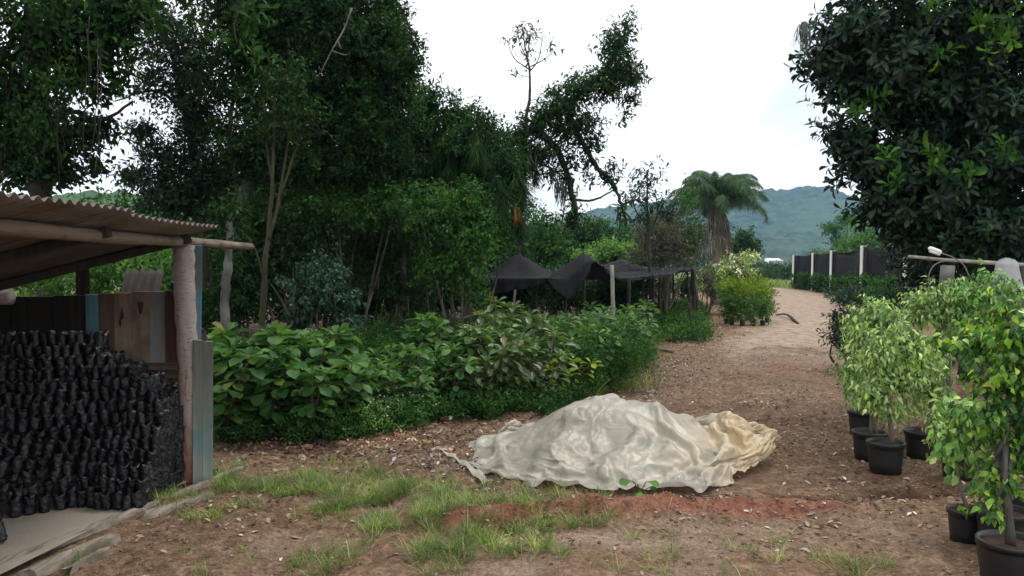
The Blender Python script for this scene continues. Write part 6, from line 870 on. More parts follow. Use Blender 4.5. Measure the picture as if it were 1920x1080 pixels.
0, 7, 16, 7, -1, -2, 4, 7, 8, -3, 2, 6, 8, 6, 6, 10, 10, 4, 6, 11, 7, 9, 10, 12, 10, 11, 7, 7, 6, 8, 4, 2, 2, 1, 4, -2, 3, 6, 5, 2, -3, -14, -10, -2, 2, 0, -4, -5, 0, -8, -6, -7, -8, -7, -4, 6, -3, -8, -16, -18, -12, 3, -7, -6, 8, 7, 12, 11, 9, -5, -7, -3, 4, 6, -4, -5, -5, -7, -5, -2, 3, -1, -3, 0, -5, -8,
0, 5, 16, 10, 1, -1, 3, 3, 8, 2, -3, 4, 9, 4, 10, 10, 10, 5, 3, 8, 11, 7, 11, 10, 11, 10, 8, 7, 7, 8, 5, -1, 4, 1, 6, 1, 2, 7, 5, 1, -6, -16, -10, -1, -2, 1, -5, -3, -2, -7, -6, -8, -7, -8, -3, 5, -2, -9, -16, -18, -7, -6, 5, -8, 14, 14, 12, 3, 6, -7, -4, -1, 8, 3, -5, -8, -13, -7, 4, 0, 5, -4, -4, -3, -3, -8,
-1, 6, 12, 13, 4, 4, 3, 1, 2, 7, -4, -1, 5, 9, 5, 11, 14, 8, 3, 3, 9, 9, 9, 10, 12, 10, 8, 7, 6, 8, 6, 0, 5, 0, 8, 7, 4, 4, 2, -1, -7, -16, -12, -2, -2, 0, -6, -2, -3, -3, -9, -7, -8, -8, -5, 4, -2, -8, -17, -14, -9, -6, 12, -1, 9, 17, 15, -2, -1, 0, 0, 0, 5, 5, -9, -14, -15, -4, 4, 10, 4, -7, -5, -2, -6, -5,
1, 7, 10, 10, 9, 3, 2, 3, 2, 4, 5, -6, 3, 3, 9, 5, 13, 14, 7, 2, 3, 10, 7, 12, 10, 10, 8, 8, 6, 7, 7, 1, 4, 1, 8, 5, 0, 5, 5, 1, -6, -15, -13, -4, -2, -1, -6, -2, -4, -2, -9, -8, -7, -8, -5, 0, -2, -7, -17, -8, -11, -6, 10, 7, 17, 14, 14, 7, -3, -6, -1, 5, 4, -7, -11, -15, -9, -3, 8, 11, 2, -7, -7, -6, -3, -4,
3, 8, 4, 7, 3, 2, 2, 3, 5, 6, 10, 2, -7, 4, 7, 5, 10, 15, 12, -2, 4, 10, 7, 9, 12, 10, 8, 8, 6, 6, 8, 3, 2, 6, 2, 2, 2, 2, 6, 3, -3, -11, -14, -8, -1, -2, -6, -3, -4, 0, -9, -8, -8, -7, -5, -1, -3, -11, -13, -7, -11, -4, 14, 17, 13, 15, 10, 8, 3, -5, -3, 3, -5, -9, -13, -12, -10, 5, 9, 1, 6, -8, -9, -10, -4, -2,
-2, 6, 2, 3, 1, 1, 5, 5, 7, 2, 12, 11, -7, 0, 3, 8, 9, 12, 15, 1, 1, 9, 7, 10, 10, 11, 9, 7, 6, 6, 7, 3, 6, 2, 3, 0, 1, 1, 4, 5, -3, -9, -10, -7, -5, -1, -5, -4, -4, 0, -10, -6, -8, -7, -5, -2, -8, -11, -10, -6, -10, 4, 19, 16, 12, 18, 9, 5, -1, -2, 0, -6, -6, -11, -12, -8, -9, 5, 9, 2, 2, -4, -5, -9, -10, -8,
7, -8, -1, 6, 5, 0, 10, 1, 6, 0, 10, 14, 3, -8, 4, 5, 9, 10, 16, 4, -2, 10, 7, 8, 10, 11, 9, 8, 5, 6, 6, 7, 3, 3, 4, -1, -1, 1, 1, 4, -3, -9, -8, -5, -1, -4, -5, -5, 2, -7, -7, -6, -8, -7, -4, -3, -12, -10, -10, -7, -3, 13, 20, 14, 11, 16, 7, 2, -6, -1, 3, -6, -7, -12, -7, -10, -10, 1, 9, 13, -8, -3, -3, -1, -6, -12,
-7, 1, -5, 3, 4, 6, 8, 11, -2, -1, 4, 13, 11, -7, -1, 8, 7, 8, 14, 8, -2, 6, 10, 8, 9, 9, 9, 8, 6, 6, 6, 5, 6, 4, 6, -4, -2, -1, 0, 2, -3, -8, -5, -5, -1, -6, -4, 2, -3, -8, -5, -8, -6, -6, -4, -5, -12, -11, -9, -6, 6, 15, 18, 12, 8, 8, 13, -5, -5, 0, 4, -5, -9, -8, -8, -8, -7, -2, 7, 13, -9, -2, -3, -2, -1, -7,
1, -4, 9, 3, 1, 5, 7, 7, 9, -5, -6, 6, 16, 0, -6, 5, 8, 6, 14, 10, -2, 6, 8, 10, 8, 8, 8, 7, 7, 6, 6, 6, 6, 9, 3, -6, -2, -2, 0, 0, -5, -5, -4, -6, -1, -6, 0, 2, -6, -9, -4, -7, -6, -5, -4, -4, -12, -12, -9, -1, 12, 15, 15, 13, 12, 0, 5, -5, -4, -3, -1, -3, -6, -4, -2, -10, -8, -3, 13, 10, -6, -6, -5, -4, -3, -3,
2, 0, 0, 1, 3, 5, 11, 5, 11, -3, -11, 2, 14, 6, -2, -1, 7, 7, 12, 12, 2, 3, 8, 7, 9, 9, 7, 6, 6, 6, 6, 8, 7, 7, 4, -7, -3, -1, -2, 0, -4, -6, -5, -5, -2, -4, 2, 0, -4, -10, -5, -6, -5, -5, -5, -1, -12, -11, -9, 4, 14, 15, 8, 14, 14, -1, -1, -6, -3, -3, -1, -5, -4, 2, -4, -9, -9, -3, 9, 12, -3, -1, -4, -8, -6, -6,
-7, 9, -4, 5, -2, 8, 12, 9, 6, 1, -14, -4, 13, 5, 6, -4, 6, 11, 10, 8, -1, 6, 8, 7, 9, 7, 6, 7, 6, 6, 6, 7, 7, 10, 3, -8, -3, -2, -1, -2, -6, -4, -6, -4, -1, -6, 0, 2, 0, -11, -6, -5, -5, -4, -4, 0, -11, -10, -8, 9, 16, 12, 1, 11, 14, 11, -10, -9, -1, 5, -5, -9, -3, 6, -6, -10, -9, 2, 7, 11, -10, 0, 0, -1, -12, -9,
2, -1, 6, -1, 1, 7, 11, 11, 12, -1, -15, -9, 12, 4, 10, -3, 10, 9, 4, 2, 3, 8, 8, 7, 7, 7, 8, 5, 5, 6, 7, 7, 8, 10, 2, -9, -3, -2, -1, -5, -5, -4, -7, -3, 0, -6, -4, 2, 3, -5, -10, -5, -5, -3, -4, 3, -10, -9, -6, 10, 14, 6, 10, 8, 8, 13, 3, -13, -9, 5, -5, -11, 1, 7, -8, -9, -9, 5, 6, 10, -8, -9, -1, -1, 0, -9,
-4, 4, 9, 7, 0, -1, 15, 13, 4, -3, -13, -12, 10, 4, 13, 2, 9, 0, -1, 5, 7, 8, 8, 6, 9, 7, 4, 4, 6, 6, 7, 8, 8, 10, 1, -9, -3, -1, -3, -6, -4, -6, -5, -2, -4, -7, -2, -1, 3, 1, -6, -8, -5, -3, -3, 4, -8, -8, -6, 11, 3, 3, 10, 11, 14, 12, 7, -10, -9, 0, -5, -10, 5, 5, -8, -7, -8, 3, 9, 4, 1, -8, -7, 0, -2, -3,
9, -7, 14, 9, 5, -1, 5, 16, 7, -9, -12, -14, 8, 6, 16, 5, 1, -6, 2, 7, 7, 8, 10, 8, 7, 1, 4, 5, 7, 5, 8, 6, 11, 7, 1, -5, -8, 1, -6, -4, -4, -7, -3, -4, -8, -6, -1, 0, -1, 1, 0, -4, -7, -4, -2, 6, -6, -5, -4, 6, -1, 0, 11, 13, 14, 14, 6, -4, -8, -5, -7, -6, 8, 3, -7, -10, -5, 3, 10, 0, -2, 0, -1, -2, -1, -3,
0, -1, 1, 12, 12, 6, -1, 14, 9, -13, -13, -13, 4, 8, 16, 7, -7, -3, 3, 6, 7, 10, 11, 7, -1, 5, 5, 5, 6, 6, 7, 6, 11, 5, -2, -2, -2, -8, -1, -5, -6, -4, -3, -11, -7, -4, -3, 0, 2, -2, 0, 0, -6, -3, 1, 7, -3, -4, -4, 0, -4, 1, 13, 14, 13, 14, 6, -5, -7, -4, -5, -3, 3, 0, -3, -6, -7, 2, 9, -4, -3, 0, 8, 4, -5, -5,
-8, 8, 0, 8, 11, 11, 9, 14, -5, -11, -10, -15, 4, 9, 14, 5, -9, -1, 4, 6, 7, 10, 9, 1, 4, 5, 5, 4, 7, 5, 7, 6, 10, 2, -2, -1, -5, -2, -4, -4, -4, -4, -10, -8, -7, -4, -2, -1, 1, 1, 0, -1, -2, 1, 1, 3, -3, -3, -2, -5, -4, 6, 14, 13, 12, 14, 3, -5, -6, -3, -1, 1, 7, -1, -13, -6, -6, 2, 13, -3, -6, -4, 3, 10, 6, -4,
3, 9, 5, 3, 6, 13, 15, 12, -9, -10, -13, -16, 5, 14, 12, 1, -9, -3, 4, 7, 8, 8, 4, 4, 5, 5, 4, 5, 7, 5, 5, 6, 8, 1, -3, -2, -1, -4, -3, -3, -4, -9, -5, -7, -5, -3, -3, 0, 1, 1, 0, -4, -1, 2, 1, -1, -2, -1, -2, -3, -5, 10, 15, 13, 12, 9, 1, -4, -6, -2, 2, 3, 7, -2, -9, -10, -9, 4, 14, 5, -4, -6, -5, 4, 7, 5,
-1, 18, 1, 1, 9, 12, 14, 1, -4, -8, -13, -14, 9, 13, 7, -2, -9, -3, 5, 5, 9, 8, 2, 4, 6, 5, 3, 6, 6, 5, 5, 4, 6, 0, -3, -1, 0, -5, -4, -3, -3, -10, -4, -5, -7, -4, -3, 0, 1, 1, 2, 0, -2, -1, 3, 2, -4, 3, -2, -4, -3, 6, 13, 15, 12, 7, 0, 0, -8, -1, 4, 7, 0, 0, -4, -9, -11, -1, 16, 4, -1, -1, -3, 0, 2, 3,
4, 11, 11, -4, 6, 18, 8, 3, -7, -10, -8, -11, 4, 15, -3, -1, -5, -2, 4, 6, 8, 7, 1, 6, 4, 5, 6, 4, 5, 4, 5, 5, 2, -2, 1, 0, -6, -3, -4, -4, -3, -8, -8, -4, -2, -4, -1, -3, -2, 1, 1, 1, 2, -2, 3, 6, 4, -5, 1, 2, -3, -3, 9, 15, 14, 4, 0, 7, -6, -4, 8, 6, 3, -2, -7, -7, -11, -4, 13, 5, -2, 0, 5, 1, 5, 1,
-3, 18, 6, 7, 5, 16, 16, -8, -7, -11, -13, -3, 0, 11, -4, -4, 0, -3, 3, 6, 7, 5, 2, 5, 5, 4, 6, 4, 5, 4, 4, 3, -1, 2, -1, -4, -3, -3, -3, -4, -4, -3, -9, -3, -4, -3, -4, -1, -1, 0, 0, 1, 0, 1, 7, 5, 2, 5, 2, 2, -2, -4, 6, 9, 9, 4, 7, 1, -2, -2, 4, 6, 2, 1, -4, -3, -7, -10, 9, 4, -1, -2, 5, 9, 4, 6,
-2, 13, 9, 12, 10, 8, 15, 0, -10, -11, -11, -11, 4, 5, -3, -5, -1, 3, 3, 4, 6, 3, 3, 5, 5, 5, 4, 5, 4, 3, 3, 1, 1, 0, -2, -3, -3, -2, -4, -4, -3, -4, -6, -7, -1, 0, 0, 0, 0, 1, 0, 0, 0, 0, -1, 2, 5, 4, 3, 2, -3, 1, 3, 9, 5, 8, 8, -2, -1, 6, 3, 2, 1, -1, -1, -2, -5, -11, 8, 10, 3, -3, -1, 6, 9, 7,
0, 14, 9, 12, 11, 10, 7, 8, -13, -10, -10, -12, -6, 3, -1, 1, 0, -1, 4, 5, 4, 4, 3, 4, 5, 5, 4, 5, 3, 3, 1, 2, -2, -2, -3, -1, 0, -6, -3, -4, -2, -1, -7, 2, -1, -1, -1, -1, -1, -1, 0, 1, 1, 1, 3, -2, 0, 5, 1, -1, -1, 0, 3, 7, 8, 9, 6, 2, -1, 1, 8, 4, -2, 1, 6, 0, -6, -14, -1, 11, 10, 6, -2, 2, 4, 10,
4, 21, 7, 10, 9, 7, 13, 3, -14, -12, -8, -9, -11, -7, 2, 3, 5, 3, -4, 4, 5, 2, 4, 4, 4, 5, 4, 4, 3, 3, 0, 0, 1, 0, -1, -2, -2, -3, -3, -3, -3, -5, 1, -3, -8, -2, -1, -1, -1, 0, 1, -1, 1, 2, 5, 6, -1, 0, 6, -2, 4, 1, -1, -3, 8, 9, 11, 4, -5, 2, 8, 6, -1, 5, 8, -5, -6, -10, -3, 3, 11, 13, 6, 0, 4, 4,
-2, 22, 10, 13, 11, 8, 0, 1, -7, -10, -8, -8, -7, -9, -4, 1, 2, 3, 4, -1, 3, 3, 3, 4, 4, 4, 4, 4, 3, 1, 2, -2, -1, -1, -3, -3, -2, -2, -3, -2, -2, 0, -3, -5, 2, -1, -2, -1, -2, -2, 0, 6, -1, 0, 4, 2, 2, 1, 3, 5, 0, 8, -1, 0, 0, 7, 7, 1, 0, -1, 7, 7, 1, 11, 8, 2, -4, -9, -5, 1, 1, 9, 15, 2, 2, 8,
0, 28, 9, 9, 15, 9, -1, -7, -2, -7, -12, -8, -4, -7, -7, -4, 0, 3, 3, 3, 2, 2, 2, 3, 3, 6, 4, 3, 2, 2, -1, 0, -1, -3, -3, -2, -2, -3, -2, -1, -3, -1, -3, -2, 1, 3, 2, -2, -2, -3, -1, 0, 0, 1, 2, 4, 5, 4, 3, 2, 2, 5, 2, 1, 1, 1, 1, 1, 0, 1, 6, 13, 0, 4, 12, 5, -2, -5, -8, 5, 0, 4, 12, 12, 2, 2,
1, 24, 16, 11, 15, 8, -2, -12, -7, -4, -5, -9, -10, -1, -3, -7, -4, 0, 2, 2, 1, 2, 2, 3, 3, 5, 3, 5, 5, 1, -2, -4, -1, -1, -3, -3, -3, -2, 0, -3, -3, 0, -1, -1, 1, 3, -1, -3, -2, -1, 0, 3, 2, -2, 1, 2, 4, 4, 4, 4, 2, 1, 1, 1, 1, 0, 1, 1, 3, 4, 8, 13, 8, -3, 6, 7, -1, 1, -7, 4, 5, -2, 4, 18, 7, 2,
3, 17, 21, 14, 9, 2, 5, -4, -10, -9, -5, -4, -7, -7, -3, -1, -5, -6, -1, 1, 1, 1, 2, 1, 3, 3, 4, 3, 3, 1, -1, -1, -1, -3, -1, -2, -2, 1, -4, -1, -3, -1, -3, 1, 3, 4, 1, -1, -2, -3, -2, 4, 4, -2, -1, 1, 3, 3, 2, 1, 1, 1, 0, 1, 2, 2, 3, 5, 7, 7, 6, 5, 16, 3, -2, 2, 1, 2, 0, -2, 6, 4, -3, 11, 10, 8,
]
raw = np.array(TARP, np.int64).reshape(3, 64, 86).transpose(1, 2, 0).copy()
raw[:, 0] = np.cumsum(raw[:, 0], 0); raw = np.cumsum(raw, 1)
tv = raw / 500.0
def up_axis(a, n, ax):
    m_ = a.shape[ax]; u = np.linspace(0, m_ - 1, n); i = np.clip(u.astype(int), 0, m_ - 2); f = (u - i); s_ = [1, 1, 1]; s_[ax] = n; f = f.reshape(s_)
    tk = lambda j: np.take(a, np.clip(j, 0, m_ - 1), ax); p0_, p1_, p2_, p3_ = tk(i - 1), tk(i), tk(i + 1), tk(i + 2)
    return .5 * (2 * p1_ + (p2_ - p0_) * f + (2 * p0_ - 5 * p1_ + 4 * p2_ - p3_) * f * f + (3 * p1_ - p0_ - 3 * p2_ + p3_) * f ** 3)
tv = up_axis(up_axis(tv, 180, 0), 240, 1)
cu, cv = np.meshgrid(np.linspace(0, 4, 240), np.linspace(0, 3, 180))
fr = cv / 3
tv[..., 0] += .13 * np.clip(tv[..., 0] - .3, 0, 2) ** 1.0
du = np.gradient(tv, axis=1); dv = np.gradient(tv, axis=0); nrm_ = unit(np.cross(du, dv))
def ridged(x, y, s): return 1 - np.abs(2 * fbm(x, y, s, 2) - 1) * 2.2
wx_ = cu + .25 * fbm(cu * 1.5, cv * 1.5, 310, 2); wy_ = cv + .25 * fbm(cu * 1.5, cv * 1.5, 311, 2)
th_ = np.arctan2(wy_ - 1.75, wx_ - 1.95); rr_ = np.hypot(wy_ - 1.75, wx_ - 1.95)
def crease(x, y, s): return (1 - np.abs(2 * vnoise(x, y, s) - 1)) ** 5
dsp = .020 * (crease(wx_ * 2.4 + wy_ * 1.2, wy_ * 1.6 - wx_ * .9, 304) - .2) + .014 * (crease(wx_ * 1.5 - wy_ * 2.0, wy_ * 2.2 + wx_ * 1.1, 307) - .2) + .002 * (crease(wx_ * 5 - wy_ * 2.5, wy_ * 3.6 + wx_ * 2.4, 305) - .25)
tv = tv + nrm_ * (dsp * np.clip(.4 + 1.2 * fbm(cu * .9, cv * .9, 306, 2), 0, 1.2))[..., None]
tv[..., 2] = np.maximum(tv[..., 2], .012 + .004 * np.sin(cu * 40) * np.sin(cv * 31)); tv = tv.reshape(-1, 3)
n, m = 240, 180; a, b = np.meshgrid(np.arange(n - 1), np.arange(m - 1)); q = (b * n + a).ravel()
k = NT('plastic_sheet'); P = k.coord('Object'); n1 = k.noise(1.6, 4, .55, P, .5); n2 = k.noise(7, 6, .65, P); n3 = k.noise(1.1, 3, .5, k.coord('Object', (1, 1.3, 1.7)), .8)
sx = k.n('ShaderNodeSeparateXYZ'); k.t.links.new(P, sx.inputs[0])
c = k.mix(k.math('MULTIPLY', k.math('SUBTRACT', n1, .40, True), 5, True), (.39, .36, .295), (.63, .575, .48))
v1 = k.n('ShaderNodeTexVoronoi', feature='F1', ins={'Scale': 3.2, 'Randomness': 1.0}); k.t.links.new(k.coord('Object', (1, 1.5, 2.0)), v1.inputs['Vector'])
hs = k.n('ShaderNodeSeparateColor'); k.t.links.new(v1.outputs['Color'], hs.inputs[0])
c = k.mix(k.math('MULTIPLY', hs.outputs[0], .34), c, (.36, .345, .29))
c = k.mix(k.math('MULTIPLY', k.math('SUBTRACT', n3, .58, True), 7, True), c, (.37, .42, .35))
yl = k.math('ADD', k.math('MULTIPLY', sx.outputs[0], .36), k.math('MULTIPLY', sx.outputs[1], -.10))
c = k.mix(k.math('MULTIPLY', k.math('SUBTRACT', k.math('ADD', yl, n1), .72, True), 2.8, True), c, (.70, .55, .34))
c = k.mix(k.math('MULTIPLY', k.math('SUBTRACT', n2, .57, True), 3.4, True), c, (.25, .2, .145))
bs = k.bsdf(c, .36, .5, k.bump(k.math('ADD', k.noise(5, 5, .6, P, 1.2), k.math('MULTIPLY', k.noise(18, 4, .6, P, .8), .3)), .5, .03))
tr = k.n('ShaderNodeBsdfTranslucent'); k.t.links.new(c, tr.inputs[0]); mx = k.n('ShaderNodeMixShader', ins={0: .35}); k.t.links.new(bs, mx.inputs[1]); k.t.links.new(tr.outputs[0], mx.inputs[2])
M['sheet'] = k.surf(mx.outputs[0])
g = Geo(); g.add(tv, None, np.stack([q, q + 1, q + n + 1, q + n], 1)); tarp = g.build('plastic_tarpaulin', M['sheet'])
tarp.location = (.84, 6.58, -.012)
setp(tarp, 'crumpled dirty cream plastic sheet draped over a low heap on the soil', 'tarpaulin')
g = Geo(); X = np.linspace(-1.1, 1.2, 50); Y = np.linspace(-.8, .85, 40); x, y = np.meshgrid(X, Y)
hm = .36 * np.exp(-((x - .05) / .62) ** 2 - ((y - .2) / .6) ** 2) + .17 * np.exp(-((x + .45) / .55) ** 2 - ((y - .1) / .4) ** 2) + .14 * np.exp(-((x - .55) / .5) ** 2 - ((y + .05) / .5) ** 2)
z = hm * .93 - .05 + .01 * (fbm(x * 8, y * 8, 5, 3) - .5); n, m = 50, 40; a, b = np.meshgrid(np.arange(n - 1), np.arange(m - 1)); q = (b * n + a).ravel()
g.add(np.stack([x.ravel() + .84, y.ravel() + 6.58, z.ravel()], 1), None, np.stack([q, q + 1, q + n + 1, q + n], 1)); setp(g.build('soil_heap', M['soil'], loc=(.84, 6.58, 0)), 'dark heap of soil hidden beneath the crumpled plastic sheet', 'soil heap')
# strip of torn sheet on the litter
g = Geo(); pts = spline([gpos(818, 858) + [0, 0, .02], gpos(850, 872) + [0, 0, .035], gpos(880, 890) + [0, 0, .03], gpos(912, 912) + [0, 0, .012]], 22)
for i in range(22):
    w = .018 + .045 * (i / 21) ** 2; pass
V = []
for i, p in enumerate(pts):
    w = .016 + .05 * (i / 21) ** 1.5
    for s_ in (-1, 0, 1): V.append(p + np.array([.35 * s_ * w, s_ * w, .012 * sin(i * 1.1 + s_) + (.01 if s_ == 0 else 0)]))
g.add(np.array(V), None, [(i * 3 + j, i * 3 + j + 1, (i + 1) * 3 + j + 1, (i + 1) * 3 + j) for i in range(21) for j in range(2)])
o = g.build('plastic_strip', M['sheet'], loc=tuple(pts[0])); setp(o, 'torn narrow strip of plastic lying left of the crumpled sheet', 'plastic strip')
# red-white scrap
lt = thing('litter_bottle', 'small crushed orange and white plastic bottle at the edge of the shrubs', 'bottle', gpos(836, 793))
L0 = np.array(lt.location)
g = Geo(); tube(g, [L0 + [-.06, 0, .025], L0 + [-.02, 0, .028], L0 + [.03, .005, .027]], [.024, .027, .02], 10, wob=.08); g.build('body', plain('orange_plastic', (.5, .16, .07), .4), lt)
g = Geo(); tube(g, [L0 + [.032, .005, .027], L0 + [.05, .008, .03], L0 + [.075, .01, .03]], [.024, .026, .018], 10, wob=.05); g.build('cap', plain('white_plastic', (.75, .74, .7), .4), lt)
# sprout in front of tarp
sp = thing('seedling_sprout', 'small round-leaved green sprout at the front foot of the plastic sheet', 'sprout', gpos(1200, 928)); L0 = np.array(sp.location)
g = Geo(); tips = []
for (dx, dz) in ((-.075, .12), (.055, .115), (.0, .045), (.065, .07), (-.03, .1)):
    tube(g, spline([L0, L0 + [dx * .4, -.01, dz * .7], L0 + [dx * .8, -.02, dz]], 6), .0035, 5); tips.append(L0 + [dx * .8, -.02, dz])
g.build('stem', M['stem'], sp)
g = Geo(); tp = np.array(tips); d = np.array([(-.9, -.5, .1), (.9, -.4, -.1), (-.2, -.9, -.3), (.8, -.5, .2), (-.3, -.7, .4)]); scatter(g, T_OBOV, tp, d, np.array([(0, -.5, .9)] * 5), np.array([.10, .09, .075, .06, .05]), np.array([.075, .065, .06, .045, .04])); g.build('leaves', M['bright_leaf'], sp)
# stick and small debris
g = Geo(); pts = spline([gpos(1212, 655) + [0, 0, .05], gpos(1235, 660) + [0, 0, .04], gpos(1262, 664) + [0, 0, .035]], 8); tube(g, pts, np.linspace(.025, .035, 8), 8, wob=.06)
setp(g.build('fallen_branch', M['thin_bark'], loc=tuple(pts[0])), 'grey fallen branch lying at the right end of the hedge', 'branch')
g = Geo(); pts = spline([gpos(1456, 590), gpos(1475, 597) + [0, 0, .1], gpos(1496, 606)], 8); tube(g, pts, np.linspace(.02, .045, 8), 6, wob=.08)
setp(g.build('fallen_branch', M['dark_bark'], loc=tuple(pts[0])), 'dark twisted branch lying on the pale sandy track', 'branch')
for i, (px, py, s_) in enumerate(((640, 838, .06), (600, 830, .075), (575, 838, .06))):
    g = Geo(); c0 = gpos(px, py); g.add(ico * s_ * np.random.default_rng(i).uniform(.7, 1.1, (12, 1)) * np.array([1.1, .8, .6]) + c0 + [0, 0, s_ * .3], icot)
    setp(g.build('soil_lump', [plain('clay', (.19, .105, .075), .95), M['soil'], plain('clay_pale', (.24, .15, .11), .95)][i], smooth=True, loc=tuple(c0)), ('reddish clay lump under the shrub edge, right of two others', 'dark soil lump between two reddish lumps under the shrubs', 'paler clay lump under the shrub edge nearest the shed')[i], 'soil lump')
# ---------------------------------------------------------------- trees
def path(pts, Y):
    """pixel polyline at a depth (or per-point depth) -> world points"""
    return np.array([at(p[0], p[1], p[2] if len(p) > 2 else Y) for p in pts])
def base_of(p0):
    return np.array([p0[0], p0[1], gzz(p0[0], p0[1])])
def tree(name, label, cat, limbs, crowns, bark, group=None, seg=9, seed=0, twigmat=None):
    """limbs: list of (points, r0, r1); crowns: list of (part, mat, lobes, kwargs)"""
    b = base_of(limbs[0][0][0]); T = thing(name, label, cat, b, group)
    g = Geo()
    rr = np.random.default_rng(seed + 5)
    for i, (p, r0, r1) in enumerate(limbs):
        p = np.array(p, float)
        if i == 0: p[0][2] = b[2] - .05
        n = max(8, len(p) * 5); q = spline(p, n); q[1:-1] += rr.normal(size=(n - 2, 3)) * r0 * .12
        tube(g, q, np.linspace(r0, r1, n) * (1 + .06 * rr.normal(size=n)), seg, wob=.03, rng=rr)
    for j, (pn, mat, lobes, kw) in enumerate(crowns):
        kw = dict(kw); tw = kw.pop('tw', False); c = Geo()
        crown(c, lobes, seed=seed * 13 + j, twigs=g if tw else None, **kw)
        c.build(pn, M[mat], T)
    g.build('trunk', M[bark], T)
    return T
def limbs_to(p, lobes, r):
    return [(np.array([p, (np.array(p) * .45 + l[0] * .55) + np.array([0, 0, -.15]), l[0]]), r, r * .35) for l in lobes]

# far left tree above the shed
Y = 10.5
lob = [Lb(90, 60, 150, 110, Y, 1.2), Lb(60, -120, 230, 110, Y, 1.6, .7), Lb(40, -250, 700, 220, 6.5, 2.6, .5), Lb(180, 60, 90, 70, Y, .7, .9), Lb(222, 140, 36, 46, Y, .4, .4), Lb(170, 310, 36, 22, Y, .3, .5), Lb(30, 300, 80, 50, Y, .6, .9), Lb(20, 180, 110, 100, Y, 1.0), Lb(90, 250, 90, 80, Y, .8), Lb(70, 320, 60, 45, Y, .5, .8), Lb(150, 130, 60, 60, Y, .6, .7), Lb(170, 240, 45, 38, Y, .5, .8), Lb(-120, 150, 120, 180, Y, 1.2), Lb(130, 325, 45, 26, Y, .3, .6), Lb(230, 10, 90, 50, Y, .6, .8)]  # wide lobe over the shed is unseen, added to darken the left side
tr_ = tree('broadleaf_tree', 'dark tree rising behind the shed roof, hung with thin vines', 'tree', [(path([(95, 640), (85, 470), (78, 330), (72, 180), (60, 20)], Y), .17, .1), (path([(75, 250), (20, 130), (-60, 60)], Y), .07, .03), (path([(72, 180), (130, 130), (200, 110)], Y), .05, .02), (path([(75, 260), (130, 210), (190, 225), (250, 190)], Y), .04, .015)], [('crown', 'dark_leaf', lob, dict(ll=.105, wr=.5, tmpl=T_MID, lai=4.4, per=9, tw=False))], 'dark_bark', seed=3)
g = Geo(); r = np.random.default_rng(6)
for i in range(26):
    px = r.uniform(-20, 190); y0 = r.uniform(20, 200); L = r.uniform(80, 260)
    a = at(px, y0, Y - r.uniform(.2, 1.0)); b = at(px + r.normal() * 8, min(y0 + L, 350), Y - .6)
    tube(g, spline([a, (a + b) / 2 + r.normal(size=3) * .05, b], 7), r.uniform(.002, .005), 4)
g.build('hanging_vine', M['bark'], tr_)
c = Geo(); crown(c, [Lb(100, 180, 60, 130, Y - .9, .4, .5), Lb(60, 270, 50, 80, Y - .8, .3, .5)], .07, .5, T_MID, 2.0, 6, 2.5, .8, 31); c.build('vine_leaves', M['dark_leaf'], tr_)

# airy tree in the gap
Y = 13
lob = [Lb(300, 60, 110, 75, Y, 1.2, .45), Lb(290, 160, 60, 60, Y, .7, .3), Lb(355, 130, 70, 110, Y, 1.0, .7), Lb(320, 300, 75, 60, Y, .8, .75), Lb(370, 230, 60, 80, Y, .8, .9), Lb(270, 245, 38, 24, Y, .4, .7), Lb(330, 370, 95, 50, Y, .9, 1.0), Lb(260, 330, 55, 22, Y, .4, .7), Lb(400, 340, 60, 80, Y, .8)]
tree('broadleaf_tree', 'airy small-leaved tree with sky showing through between two dark trees', 'tree', [(path([(395, 640), (385, 480), (372, 330), (345, 200), (310, 60)], Y), .10, .03), (path([(372, 330), (310, 300), (250, 240)], Y), .04, .012), (path([(350, 210), (290, 170), (215, 190)], Y), .03, .01), (path([(380, 420), (320, 360), (270, 330)], Y), .035, .012)], [('crown', 'blue_leaf', lob, dict(ll=.085, wr=.45, tmpl=T_MID, lai=3.8, per=8, tw=True))], 'dark_bark', seed=4)

# the big dense tree
Y = 12.5
lob = [Lb(640, 70, 150, 130, Y, 1.6), Lb(560, 20, 160, 120, Y, 1.6), Lb(480, 130, 100, 130, Y, 1.2), Lb(600, 210, 130, 110, Y, 1.2), Lb(700, 190, 85, 110, Y, 1.0), Lb(725, 60, 65, 100, Y, .9), Lb(740, 130, 55, 75, Y, .8), Lb(690, 300, 80, 65, Y, .9), Lb(590, 320, 120, 65, Y, .9, .8), Lb(470, 290, 80, 90, Y, .8, .8), Lb(620, -150, 200, 120, Y, 1.8, .6), Lb(450, 20, 90, 80, Y, .8), Lb(440, -120, 160, 110, Y, 1.5, .6)]
tree('broadleaf_tree', 'large dense dark green tree filling the upper left centre, with a pale forked dead limb', 'tree', [(path([(428, 645), (432, 560), (445, 440), (470, 320), (540, 180), (600, 60)], Y), .17, .06), (path([(470, 320), (600, 300), (690, 260)], Y), .07, .02), (path([(540, 180), (640, 150), (720, 100)], Y), .06, .02), (path([(455, 380), (430, 250), (450, 120)], Y), .06, .02),
    (path([(660, 15, 10.9), (645, 55, 10.9), (622, 95, 10.9), (600, 140, 10.9)], Y), .014, .005), (path([(622, 95, 10.9), (645, 103, 10.9), (655, 101, 10.9)], Y), .01, .004), (path([(634, 78, 10.9), (640, 92, 10.9)], Y), .008, .004)],
    [('crown', 'dark_leaf', lob, dict(ll=.078, wr=.42, tmpl=T_MID, lai=5.0, per=10))], 'pale_bark', seed=5)
